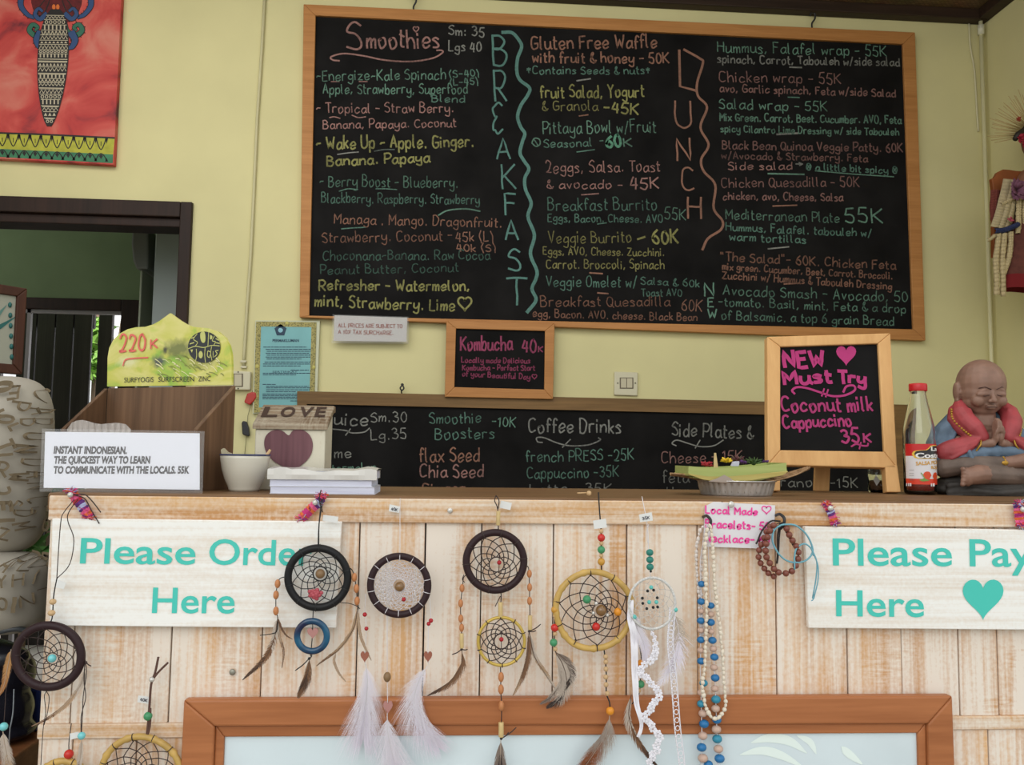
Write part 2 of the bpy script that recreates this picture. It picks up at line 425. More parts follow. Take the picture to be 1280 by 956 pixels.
def printed(mb, pl, text, p0, p1, h, off=.0008, bold=0.0, thick=0.0, mi=None, space=1.0):
    """printed lettering (outline font) from baseline p0 to p1 with capital height h pixels"""
    if mi is not None: mb.cm = mi
    cu = bpy.data.curves.new('t', 'FONT'); cu.body = text; cu.size = 1.0; cu.offset = bold; cu.resolution_u = 4; cu.space_character = space
    o = bpy.data.objects.new('t', cu); COL.objects.link(o)
    dg = bpy.context.evaluated_depsgraph_get(); me = bpy.data.meshes.new_from_object(o.evaluated_get(dg))
    V = [v.co.copy() for v in me.vertices]; F = [list(p.vertices) for p in me.polygons]
    bpy.data.objects.remove(o); bpy.data.curves.remove(cu); bpy.data.meshes.remove(me)
    cu = None
    x0 = min(v.x for v in V); x1 = max(v.x for v in V)
    a = pl.uv(*p0); b = pl.uv(*p1); s = pl.sc(*p0); d = Vector((b[0]-a[0], b[1]-a[1])); e = d.normalized(); f = Vector((-e.y, e.x))
    hh = pl.uv(p0[0], p0[1]-h); ky = math.hypot(hh[0]-a[0], hh[1]-a[1])/0.73; kx = d.length/(x1-x0)
    P = [pl.at(a[0]+e.x*(v.x-x0)*kx+f.x*v.y*ky, a[1]+e.y*(v.x-x0)*kx+f.y*v.y*ky, off) for v in V]
    F = [f_ for f_ in F if len(f_) > 2]
    mb.add(P, F, False)
def frame_mb(pl, quad, w, front, back, inner=None):
    """four mitred rails; quad = outer corners in (u,v) counter-clockwise from bottom left; w = rail width"""
    mb = MB(); (q0, q1, q2, q3) = [Vector(q) for q in quad]
    if inner is None:
        c = (q0+q1+q2+q3)/4
        inner = []
        Q = [q0, q1, q2, q3]
        for i in range(4):
            a = (Q[(i+1) % 4]-Q[i]).normalized(); b = (Q[i-1]-Q[i]).normalized()
            inner.append(Q[i] + a*w + b*w)
    Q = [q0, q1, q2, q3]
    for i in range(4):
        j = (i+1) % 4; mb.cs = .1+.2*i
        o = [Q[i], Q[j], inner[j], inner[i]]
        mb.slab([pl.at(v[0], v[1], front) for v in o], pl.n*(back-front))
    return mb, inner
def quv(pl, pts): return [Vector(pl.uv(*p)) for p in pts]

# ------------------------------------------------------------------ shared materials
M_plaster = mat('wall_plaster', (0.655, 0.605, 0.33), rough=.85, spec=.15, noise=.05, nscale=3.0, bump=.12)
M_pine = wood('pine_frame', srgb(158, 104, 54), srgb(194, 138, 82), 'x', 1.0, contrast=(.25, .75))
M_pinev = wood('pine_frame_upright', srgb(146, 88, 40), srgb(186, 122, 66), 'z', 1.0, contrast=(.25, .75))
M_easel = wood('easel_pine', srgb(196, 146, 90), srgb(222, 176, 118), 'z', .8, contrast=(.25, .75))
M_rail = wood('aged_rail', srgb(96, 72, 40), srgb(134, 102, 62), 'x', .8)
M_darkwood = wood('dark_door_timber', srgb(28, 17, 12), srgb(52, 32, 24), 'z', .7, rough=.6)
M_slate = mat('slate', (0.0075, 0.007, 0.007), rough=.8, spec=.15, noise=.5, nscale=6)
M_white = mat('white_paper', (0.80, 0.80, 0.84), rough=.5)
M_metal = mat('steel', (0.55, 0.54, 0.50), rough=.3, metal=1.0)
M_blackmetal = mat('black_metal', (0.02, 0.02, 0.022), rough=.4)
M_ivory = mat('ivory_plastic', (0.60, 0.56, 0.40), rough=.4)
M_ivory2 = mat('ivory_rocker', (0.52, 0.47, 0.33), rough=.35)
M_laminate = mat('laminate_film', (0.9, 0.9, 0.9), rough=.08, alpha=.07, spec=.6)

# ------------------------------------------------------------------ the room
XR = 2.21; ZC = 3.085
def structure(name, mb, m, bevel=0.0, base=None):
    return mb.build(name, m, None, kind='structure', bevel=bevel, base=base)
def rect_px(pl, x0, y0, x1, y1):
    return pl.p(x0, y0), pl.p(x1, y1)
structure('floor', MB().box((-6, -6, -.1), (5, 9, 0)), mat('floor_concrete', (.36, .33, .29), rough=.7, noise=.15, nscale=4), base=(0, 0, -.1))
# doorway opening in the back wall
a = WALL.p(242, 254); DX1 = a.x; DZ = a.z
b = WALL.p(226, 284); DXI = b.x; DZI = b.z
DX0 = -1.95
w = MB()
w.box((DX1, D2, 0), (XR+.15, D2+.15, 3.4)); w.box((DX0, D2, DZ), (DX1, D2+.15, 3.4)); w.box((-3.4, D2, 0), (DX0, D2+.15, 3.4))
structure('wall_back', w, M_plaster, base=(0, D2, 0))
structure('wall_right', MB().box((XR, 1.5, 0), (XR+.15, D2, 3.4)), M_plaster, base=(XR, 2.4, 0))
structure('wall_left', MB().box((-3.5, 1.2, 0), (-3.4, D2, 3.4)), M_plaster, base=(-3.4, 2.4, 0))
M_bamboo = None
def weave(name):
    m, nt, bs = _new(name); N = nt.nodes; L = nt.links
    tc = N.new('ShaderNodeTexCoord'); mp = N.new('ShaderNodeMapping'); mp.inputs['Scale'].default_value = (26, 26, 26)
    br = N.new('ShaderNodeTexBrick'); br.inputs['Color1'].default_value = (.30, .19, .085, 1); br.inputs['Color2'].default_value = (.19, .115, .05, 1)
    br.inputs['Mortar'].default_value = (.05, .03, .015, 1); br.inputs['Scale'].default_value = 1.0; br.inputs['Mortar Size'].default_value = .03
    nz = N.new('ShaderNodeTexNoise'); nz.inputs['Scale'].default_value = 9; nz.inputs['Detail'].default_value = 6
    mx = N.new('ShaderNodeMix'); mx.data_type = 'RGBA'; mx.blend_type = 'MULTIPLY'; mx.inputs['Factor'].default_value = .6
    L.new(tc.outputs['Object'], mp.inputs[0]); L.new(mp.outputs[0], br.inputs['Vector']); L.new(tc.outputs['Object'], nz.inputs['Vector'])
    L.new(br.outputs['Color'], mx.inputs['A']); L.new(nz.outputs['Color'], mx.inputs['B']); L.new(mx.outputs['Result'], bs.inputs['Base Color'])
    bs.inputs['Roughness'].default_value = .7; return m
structure('ceiling', MB().box((-3.5, .9, ZC), (XR+.15, D2+.15, ZC+.05)), weave('woven_bamboo'), base=(0, 2, ZC))
M_beam = wood('ceiling_beam', srgb(36, 25, 18), srgb(62, 45, 34), 'x', .8)
structure('trim_1', MB().box((-3.4, D2-.05, ZC-.045), (XR, D2, ZC)), M_beam, .004, base=(0, D2, ZC))
structure('trim_2', MB().box((XR-.05, 1.5, ZC-.045), (XR, D2-.05, ZC)), M_beam, .004, base=(XR, 2.4, ZC))
# door frame
fr = MB()
fr.box((DXI, D2-.02, 0), (DX1, D2+.13, DZ)); fr.box((DX0, D2-.02, DZI+.035), (DXI, D2+.13, DZ)); fr.box((DX0, D2-.0, DZI), (DXI, D2+.12, DZI+.035))
fr.box((DX0-.06, D2-.02, 0), (DX0, D2+.13, DZ))
structure('door_1', fr, M_darkwood, .004, base=(DX1, D2, 0))
# dark room behind
Y2 = 5.2; PB = yplane(Y2)
c = PB.p(153, 375); c2 = PB.p(33, 376); ci = PB.p(153-11, 388); 
IX0 = c2.x - .25; IX1 = c.x + .11; IZ = PB.p(100, 374).z
M_green = mat('dark_green_plaster', (0.20, 0.27, 0.15), rough=.85, spec=.1, noise=.08, nscale=4)
w = MB()
w.box((IX1, Y2, 0), (.2, Y2+.1, 3.2)); w.box((IX0, Y2, IZ), (IX1, Y2+.1, 3.2)); w.box((-3.6, Y2, 0), (IX0, Y2+.1, 3.2))
w.box((.2, D2+.15, 0), (.3, Y2, 3.2)); w.box((-3.6, D2+.15, 0), (-3.5, Y2, 3.2)); w.box((-3.6, D2+.15, 3.2), (.3, Y2+.1, 3.3))
structure('wall_inner', w, M_green, base=(0, Y2, 0))
fr = MB(); jx = PB.p(153, 400).x; zt = PB.p(100, 388).z
fr.box((jx, Y2-.03, 0), (IX1, Y2+.08, IZ)); fr.box((IX0, Y2-.03, zt), (jx, Y2+.08, IZ)); fr.box((IX0, Y2-.03, 0), (IX0+.11, Y2+.08, zt))
structure('door_2', fr, M_darkwood, .004, base=(jx, Y2, 0))
t = MB(); t.box((IX0+.11, Y2-.005, zt-.02), (jx, Y2+.02, zt)); t.box((IX0+.11, Y2-.005, 0), (IX0+.135, Y2+.02, zt)); 
x3 = PB.p(33, 420).x; t.box((x3, Y2-.005, 0), (x3+.02, Y2+.02, zt))
structure('trim_3', t, mat('grey_trim', (.30, .28, .29), rough=.5), base=(x3, Y2, 0))
# shutters standing beyond the second doorway with bright garden between
M_shut = wood('charcoal_boards', srgb(34, 27, 27), srgb(60, 52, 50), 'z', .5)
PS = yplane(Y2+.6)
sh = thing('plank_shutter', (PS.p(75, 480).x, Y2+.6, 0), 'dark boarded shutter seen through the far doorway, left of the bright gap', 'shutter')
xa, xb = PS.p(20, 450).x, PS.p(113, 450).x
nb = 4
pm = MB()
for i in range(nb):
    u0 = xa+(xb-xa)*i/nb; u1 = xa+(xb-xa)*(i+1)/nb
    pm.box((u0+.004, Y2+.6, 0), (u1-.004, Y2+.63, 2.6))
pm.build('boards', M_shut, sh, bevel=.003)
br = MB()
for z in (.5, 1.3, 2.0): br.box((xa, Y2+.63, z), (xb, Y2+.66, z+.1))
br.build('batten', M_shut, sh, bevel=.003)
sh2 = thing('plank_shutter', (PS.p(130, 480).x, Y2+.6, 0), 'narrow dark shutter seen through the far doorway, right of the bright gap', 'shutter')
xa, xb = PS.p(121, 450).x, PS.p(138, 450).x
MB().box((xa, Y2+.6, 0), (xb, Y2+.64, 2.6)).build('boards', M_shut, sh2, bevel=.003)
MB().box((xa, Y2+.64, 1.4), (xb, Y2+.66, 1.5)).build('batten', M_shut, sh2)
# the bright garden beyond: a pale yard wall and leafy bush
structure('wall_yard', MB().box((-4.2, 8.4, 0), (1.0, 8.5, 3.6)), mat('sunlit_yard_wall', (.85, .85, .88), rough=.8), base=(-2, 8.4, 0))
random.seed(3)
bush = MB()
PBu = yplane(7.6)
for k in range(420):
    c = PBu.p(random.uniform(104, 128), random.uniform(394, 475)) + Vector((0, random.uniform(-.2, .2), 0))
    d = Vector((random.uniform(-1, 1), random.uniform(-.6, .6), random.uniform(-.8, .8))).normalized()*random.uniform(.05, .1)
    sd = d.cross(Vector((random.uniform(-1, 1), random.uniform(-1, 1), 1))).normalized()*.025
    bush.add([c-d, c+sd, c+d, c-sd], [(0, 1, 2, 3)], False)
st = MB()
g0 = PBu.p(116, 500)
for k in range(5): st.tube([(g0.x+.03*k-.06, 7.6, 0), (g0.x+.05*k-.1, 7.6, 1.2), (g0.x+.12*k-.24, 7.6, 2.6)], .02, 5)
bt = thing('garden_bush', (g0.x, 7.6, 0), 'bright leafy bush glimpsed through the gap between the dark shutters', 'bush')
bush.build('foliage', mat('leaf_green', (.22, .42, .07), rough=.5), bt); st.build('stem', mat('bark', (.12, .08, .05), rough=.8), bt)
area_light('inner_room_fill', (-3.2, 4.3, 2.3), (-.8, 4.8, 1.9), .8, 1.0, 6, (1, 1, .96))  # added fill lamp lifting the dark green room; no window is built there
area_light('yard_daylight', (-1.8, 6.6, 4.2), (-2.0, 8.2, 1.5), 2.5, 1.2, 160, (1, 1, 1))

# pale cabinet standing just inside the doorway
PC = yplane(D2+.55)
def pbox(mb, pl, x0, y0, x1, y1, dep, zlo=None):
    p, q = pl.p(x0, y1), pl.p(x1, y0)
    mb.box((p.x, p.y, p.z if zlo is None else zlo), (q.x, q.y+dep, q.z)); return mb
cb = thing('tall_cabinet', (PC.p(206, 460).x, D2+.7, 0), 'tall pale grey cabinet standing just inside the dark doorway', 'cabinet')
M_grey = mat('pale_grey_enamel', (.36, .41, .40), rough=.45)
pbox(MB(), PC, 186, 286, 226, 470, .35, 0).build('door_panel', M_grey, cb, bevel=.006)
sp = MB(); P2 = yplane(D2+.6)
pbox(sp, P2, 169, 338, 178, 470, .3, 0); sp.build('side_post', mat('pale_olive_enamel', (.34, .37, .27), rough=.5), cb, bevel=.004)
hd = MB()
q = [(185, 285), (165, 285), (164, 305), (166, 325), (170, 336), (185, 336)]
hd.slab([P2.p(*x) for x in reversed(q)], (0, .25, 0)); hd.build('rounded_cap', mat('dim_grey_enamel', (.17, .18, .165), rough=.5), cb, bevel=.008)

# ------------------------------------------------------------------ conduit pipe, corner pipe, wires
cp = MB()
cp.tube([WALL.p(x, y, .008) for x, y in [(333, -30), (328, 60), (322, 150), (318, 240), (314, 320), (309, 390), (306, 440), (305, 458)]], .006, 8)
cnd = cp.build('conduit_cable', mat('painted_cable', (.55, .51, .30), rough=.6), None, 'thin cable painted like the wall, running from the ceiling down to a switch', cat='cable')
cl = MB()
for x, y in [(305, 452), (305.5, 459)]:
    c = WALL.p(x, y, .008); cl.box((c.x-.011, c.y-.006, c.z-.004), (c.x+.011, c.y+.008, c.z+.004))
cl.build('cable_clip', M_ivory, cnd, 'ivory cable clip', bevel=.001)
z0 = .1
pp = MB().tube([(XR-.03, D2-.03, 0), (XR-.03, D2-.03, ZC-.045)], .008, 12); 
pipe = pp.build('corner_pipe', mat('painted_pipe', (.66, .62, .38), rough=.5), None, 'white painted drain pipe standing in the corner of the two walls', cat='pipe')
c = WALL.p(1224, 42); MB().tube([(XR-.03, D2-.03, c.z-.02), (XR-.03, D2-.03, c.z+.02)], .013, 14).build('pipe_collar', mat('pipe_collar', (.66, .64, .5), rough=.5), pipe, 'paler pipe collar')
wr = MB()
wr.tube(smooth_path([WALL.p(x, y, .006) for x, y in [(1210, 30), (1212, 60), (1217, 90), (1220, 140), (1222, 165)]], 5), .004, 6)
wr.build('loose_wire', mat('ivory_wire', (.62, .58, .38), rough=.6), None, 'loose ivory wire hanging beside the corner pipe below the ceiling beam', cat='wire')

# ------------------------------------------------------------------ large menu board
def board(name, label, pl, outer, inner, fmat, slate_y=.012, back=-.012, front=.012, bevel=.002):
    uo = quv(pl, outer); ui = quv(pl, inner)      # bottom-left, bottom-right, top-right, top-left
    c = pl.at(*((uo[0]+uo[2])/2), 0)
    z = min(pl.at(v.x, v.y).z for v in uo)
    t = thing(name, (c.x, c.y, z), label, 'chalkboard')
    mb, _ = frame_mb(pl, uo, 0, front, back, ui)
    mb.build('frame', fmat, t, bevel=bevel)
    q = ui; ctr = sum(q, Vector((0, 0)))/4
    s = MB().slab([pl.at(*(v+(v-ctr).normalized()*.004), 0.0) for v in q], pl.n*(back*.9)).build('slate', M_slate, t)
    return t, s
BW = yplane(D2-.022)
menu, slate = board('menu_chalkboard', 'huge pine-framed chalkboard listing smoothies, breakfast and lunch, high on the back wall', BW,
    [(375, 397), (1155, 426), (1142, 42), (380, 7)], [(387, 395), (1140, 412), (1127, 56.5), (395, 21)], M_pine, back=-.021, front=.012)
pk, gr, mt, yl, ol, sa, gy, wh = (.66,.36,.32), (.22,.42,.33), (.27,.50,.38), (.55,.53,.20), (.42,.39,.16), (.60,.31,.22), (.24,.29,.26), (.50,.50,.46)
teal, brt = (.22,.47,.41), (.25,.62,.42)
dim = lambda c, k: tuple(x*k for x in c)
def chalk_group(name, parent, plane, items, w=1.35, patch=.55, dimk=.49):
    # neighbouring lines make one block of writing
    def bx(it):
        pts = [(it[3][0], it[3][1]-it[5]), it[4]] if it[0] == 't' else ([(it[2][0]-it[2][2]/2, it[2][1]-it[2][3]/2), (it[2][0]+it[2][2]/2, it[2][1]+it[2][3]/2)] if it[0] in 'hH' else it[2])
        return min(p[0] for p in pts)-4, min(p[1] for p in pts)-3, max(p[0] for p in pts)+4, max(p[1] for p in pts)+3
    B = [bx(i) for i in items]; par = list(range(len(items)))
    def root(i):
        while par[i] != i: i = par[i]
        return i
    for i in range(len(items)):
        for j in range(i):
            if B[i][0] < B[j][2] and B[j][0] < B[i][2] and B[i][1] < B[j][3] and B[j][1] < B[i][3]: par[root(i)] = root(j)
    for r_ in sorted({root(i) for i in range(len(items))}):
        chalk_block(name, parent, plane, [it for i, it in enumerate(items) if root(i) == r_], w, patch, dimk)
def chalk_block(name, parent, plane, items, w, patch, dimk):
    mb = MB(); mats = []; idx = {}
    for it in items:
        col = it[1]
        if col not in idx: idx[col] = len(mats); mats.append(chalk_mat(tuple(c*dimk for c in col), patch))
        mb.cm = idx[col]; k = it[0]
        if k == 't': write(mb, plane, it[2], it[3], it[4], it[5], it[6] if len(it) > 6 else w)
        elif k == 's': stroke(mb, plane, it[2], it[3] if len(it) > 3 else w)
        elif k == 'l': stroke(mb, plane, it[2], it[3] if len(it) > 3 else w, straight=True)
        elif k == 'h': stroke(mb, plane, heart(*it[2]), it[3], straight=True, closed=True)
        elif k == 'H': fill(mb, plane, heart(*it[2]))
    return mb.build(name, mats, parent)
random.seed(11)
smooth_items = [
 ('t', pk, 'S', (434,62), (455,62), 32, 2.6), ('t', pk, 'moothies', (459,60), (550,59), 22, 2.4), ('h', pk, (520,37,7,7), 1.5),
 ('s', pk, [(424,76),(416,75),(414,71),(430,67),(455,70),(480,75),(512,77),(540,73),(553,66),(552,63),(546,63)], 2.0),
 ('t', wh, 'Sm: 35', (561,43.5), (606,46), 11, 1.6), ('t', wh, 'Lgs 40', (561,63), (602,65), 12, 1.6),
 ('t', mt, '~Energize~Kale Spinach', (396,101), (558,99), 13), ('t', gr, '(S-40)', (562,97), (599,95), 8, 1.4), ('t', gr, '(L-45)', (563,107), (598,105), 8, 1.4),
 ('l', pk, [(414,102),(424,102)], 1.4), ('l', pk, [(449,102),(459,102)], 1.4),
 ('t', mt, 'Apple, Strawberry, Superfood', (404,117), (585,117), 12), ('t', gr, 'Blend', (540,127), (582,128), 8.5),
 ('t', pk, '~ Tropical - Straw Berry.', (396,141), (568,140.5), 12), ('s', pk, [(412,147),(418,146),(425,148)], 1.4), ('s', pk, [(440,144),(448,147),(457,146)], 1.4),
 ('t', pk, 'Banana, Papaya. Coconut', (404,161), (571,158.5), 10.5),
 ('t', yl, '~ Wake Up ~ Apple. Ginger.', (396,186), (593,183.5), 15, 2.1), ('t', yl, 'Banana. Papaya', (409,207), (538,202.5), 12.5, 2.1),
 ('s', wh, [(422,193),(436,191),(448,190)], 1.4), ('s', gy, [(468,189),(480,187),(493,187)], 1.4),
 ('t', dim(mt,.62), '~ Berry Boost - Blueberry.', (400,233), (573,234), 13.5), ('t', dim(gr,.72), 'Blackberry. Raspberry. Strawberry', (402,253), (600,255), 12),
 ('s', mt, [(548,269),(560,263),(582,261),(600,264)], 1.8), ('s', gr, [(424,239),(435,236),(447,237)], 1.3), ('s', gr, [(470,236),(482,236),(496,237)], 1.3),
 ('t', dim(sa,.8), 'Managa . Mango. Dragonfruit.', (418,279), (628,284), 12.5), ('s', gr, [(427,286),(440,285),(457,284)], 1.4),
 ('t', dim(sa,.65), 'Strawberry. Coconut -', (403,303), (566,300), 12.5), ('t', sa, '45k (L)', (570,302), (617,301), 11.5), ('t', dim(sa,.8), '40k (S)', (571,314), (620,314), 9, 1.5),
 ('t', dim(gr,.5), 'Choconana~Banana. Raw Cocoa', (404,325), (613,324), 12), ('t', dim(gr,.42), 'Peanut Butter, Coconut', (401,342.5), (574,339.5), 11),
 ('t', yl, 'Refresher - Watermelon,', (399,362.5), (588,363.5), 13, 2.0), ('t', yl, 'mint, Strawberry. Lime', (394,382), (569,389), 14, 2.0), ('h', yl, (581,380,17,17), 2.4)]
chalk_group('chalk_lettering', slate, BW, smooth_items)
def big(ch, x0, x1, yt, yb, col, w): return ('t', col, ch, (x0, yb), (x1, yb), (yb-yt)*.93, w*.9)
bk = [big('B',617,637,45,83,teal,3.0), big('R',619,635,88,128,teal,2.8), big('€',617,631,126,166,teal,2.6), big('A',621,640,170,198,teal,2.6), big('K',628,647,203,237,teal,2.6),
 big('F',632,648,242,269,teal,2.8), big('A',632,650,272,300,teal,2.8), big('S',636,653,307,338,teal,2.8), big('T',634,659,345,381,teal,3.0),
 ('s', teal, [(628,40.5),(640,41),(649,50.6),(652,59),(647,73),(646,89),(650,100),(662,110),(659,120),(651,132),(647,146),(651,159),(656,167),(653,177),(650,191),(655,201),(661,211),(656,223),(657,237),(664,254),(660,271),(668,294),(663,317),(671,338),(670,348),(665,361),(670,375),(659,390)], 4.2)]
chalk_group('chalk_lettering', slate, BW, bk, patch=.35)
mid = [
 ('t', sa, 'Gluten Free Waffle', (664,61), (822,60), 16, 2.0), ('t', sa, 'with fruit & honey - 50K', (666,78), (837,79), 13, 1.9), ('t', dim(gr,1.0), '*Contains Seeds & nuts*', (659,92.5), (813,92.5), 9.5),
 ('l', wh, [(721,101),(738,98.5)], 1.8), ('t', yl, 'fruit Salad, Yogurt', (676,122), (806,121), 15, 1.9), ('t', ol, '& Granola', (678,138), (748,138), 12), ('t', yl, '-45K', (755,140), (799,143), 13, 2.2),
 ('l', sa, [(724,145),(735,143.5)], 1.5), ('t', mt, 'Pittaya Bowl w/Fruit', (679,167), (821,165), 15), ('t', gr, 'Seasonal', (680,184), (741,183), 10), ('t', gr, '-', (750,181), (755,181), 10), ('t', brt, '60', (758,183.5), (777,183.5), 14, 3.2), ('t', mt, 'K', (780,183), (791,183), 9, 1.8),
 ('s', mt, [(665,178),(668,173),(674,174),(675,180),(670,183),(665,179)], 1.6), ('l', mt, [(668,175),(672,181)], 1.4), ('l', gr, [(721,190),(743,187)], 1.4),
 ('t', pk, '2eggs, Salsa. Toast', (683,216), (826,214), 14), ('t', pk, '& avocado - ', (684,235), (784,236), 10.5), ('t', pk, '45K', (788,236), (825,236), 14, 1.9), ('l', pk, [(727,243.5),(748,242)], 1.6),
 ('t', dim(gr,.75), 'Breakfast Burrito', (685,263), (822,262), 14.5), ('t', dim(gr,.8), 'Eggs, Bacon. Cheese. AVO', (685,277), (829,278), 9.5), ('t', dim(mt,.8), '55K', (831,274), (858,275), 14), ('l', gr, [(747,280),(758,278.5)], 1.4),
 ('t', dim(ol,.85), 'Veggie Burrito', (686,304), (790,303), 14), ('l', yl, [(797,299),(806,296)], 2.4), ('t', yl, '60K', (816,304), (849,304), 16, 2.6),
 ('t', ol, 'Eggs, AVO, Cheese. Zucchini.', (679,318), (831,320), 9.5), ('t', ol, 'Carrot. Broccoli, Spinach', (683,335.5), (831,335.5), 11), ('l', sa, [(737,341),(753,342)], 1.8),
 ('t', dim(gr,.9), 'Veggie Omelet w/', (683,357.5), (797,359.5), 13), ('t', dim(gr,.85), 'Salsa & 60k', (801,355), (875,358.5), 9), ('t', dim(gr,.8), 'Toast AVO', (802,370), (853,370), 8.5), ('l', sa, [(747,366),(760,367)], 1.8),
 ('t', dim(sa,.6), 'Breakfast Quesadilla', (676,382.5), (838,382.5), 12.5), ('t', dim(sa,.9), '60K', (852,388), (878,390), 14), ('t', dim(sa,.65), 'egg, Bacon. AVO. cheese. Black Bean', (666,396), (872,401), 9.5)]
chalk_group('chalk_lettering', slate, BW, mid)
lun = [('l', sa, [(849,63),(850,108),(869,113)], 3.2), ('s', sa, [(855,62),(874.5,73),(878.6,79),(871.4,103.6),(872.5,120),(883.7,134),(875.5,159),(885.7,181),(876.5,199),(879.6,214),(894,231),(892,260),(903,276),(901,287),(885,298),(878,312)], 3.0),
 big('U',845,867,124,158,sa,2.6), big('N',847,866,171,202,sa,2.6), big('C',853,870,207,237,sa,2.4), big('H',860,879,245,274,sa,2.8),
 big('N',881,894,352,370,mt,2.0), big('E',885,893,370.5,383,mt,2.0), big('W',885,897,386,398,mt,2.0)]
chalk_group('chalk_lettering', slate, BW, lun, patch=.35)
rgt = [
 ('t', mt, 'Hummus, Falafel wrap - 55K', (897,65), (1109,70), 13), ('t', dim(wh,.8), 'spinach, Carrot, Tabouleh w/side salad', (897,78.5), (1125,82.5), 10, 1.6), ('l', wh, [(987,84),(1002,84.5)], 1.8),
 ('t', dim(pk,.75), 'Chicken wrap - 55K', (899,102), (1052,105), 13), ('t', dim(pk,.72), 'avo, Garlic spinach, Feta w/side Salad', (900,114.5), (1120,121), 9.5, 1.5), ('l', gr, [(985,121.5),(999,122)], 1.5),
 ('t', mt, 'Salad wrap - 55K', (899,135.5), (1035,139), 12), ('t', dim(mt,.9), 'Mix Green. Carrot, Beet. Cucumber. AVO, Feta', (900,151), (1127,154.5), 9.5, 1.6), ('t', dim(mt,.85), 'spicy Cilantro Lime Dressing w/ side Tabouleh', (901,165), (1124,169), 8.5, 1.5), ('l', wh, [(971,168),(997,166.5)], 2.4),
 ('t', dim(pk,.55), 'Black Bean Quinoa Veggie Patty. 60K', (903,186), (1129,190), 10.5, 1.6), ('t', dim(pk,.5), 'w/Avocado & Strawberry. Feta', (902,198.5), (1085,202), 9, 1.5), ('t', pk, 'Side salad', (910.5,212.5), (991,211.5), 9.5), ('t', wh, '>', (995,208), (1005,208), 8, 1.5),
 ('t', dim(gr,.95), '@ a little bit spicy @', (1008,212.5), (1122,217), 8.5, 1.5), ('l', mt, [(1019,213.5),(1065,217.5),(1117,221)], 1.4), ('l', mt, [(960,217),(1005,218)], 2.0),
 ('t', dim(pk,.6), 'Chicken Quesadilla - 50K', (902,234), (1075,233), 12), ('t', dim(pk,.7), 'chicken, avo, Cheese, Salsa', (904,249.5), (1054,251), 9.5, 1.5), ('l', sa, [(966,257.5),(996,256.5)], 1.7),
 ('t', dim(mt,.85), 'Mediterranean Plate', (907.5,273.5), (1050,278), 12), ('t', mt, '55K', (1057,278), (1105,278), 17, 2.0), ('t', dim(gr,.9), 'Hummus, Falafel. tabouleh w/', (907.5,288), (1090,296), 9.5, 1.5), ('t', dim(gr,.9), 'warm tortillas', (912,300.5), (1008,304), 9.5, 1.5), ('l', wh, [(960,311),(986,308.5)], 1.7),
 ('t', dim(sa,.6), '"The Salad"- 60K. Chicken Feta', (901,325.5), (1120,337), 11, 1.6), ('t', dim(sa,.7), 'mix green. Cucumber, Beet, Carrot. Broccoli.', (903,337), (1116,349), 8.5, 1.5), ('t', dim(sa,.75), 'Zucchini w/ Hummus & Tabouleh Dressing', (903,348), (1115,362), 9, 1.5), ('l', sa, [(980,355),(998,354)], 1.7),
 ('t', dim(mt,.75), 'Avocado Smash - Avocado, 50', (904,368.5), (1135,377.5), 12.5), ('t', dim(mt,.75), '-tomato. Basil, mint, Feta & a drop', (898.5,382), (1133,391), 10.5), ('t', dim(mt,.75), 'of Balsamic. a top 6 grain Bread', (902,399), (1118,407), 11)]
chalk_group('chalk_lettering', slate, BW, rgt)
# screw hooks holding the board
def hook(label, x, y, up=14):
    mb = MB(); s = BW.sc(x, y)
    pts = [BW.p(x, y+8, .0), BW.p(x, y+2, .0), BW.p(x+3, y-3, .004), BW.p(x+3, y-up*.6, .006), BW.p(x-1, y-up*.75, .006), BW.p(x-3, y-up*.45, .004)]
    mb.tube(smooth_path(pts, 5), .0035, 8); c = BW.p(x, y+6, .002)
    return mb.build('screw_hook', M_blackmetal, None, label, cat='hook', base=c)
hook('bent black hook holding the top left of the huge menu board', 517, 6)
hook('bent black hook holding the top right of the huge menu board', 1015, 27)

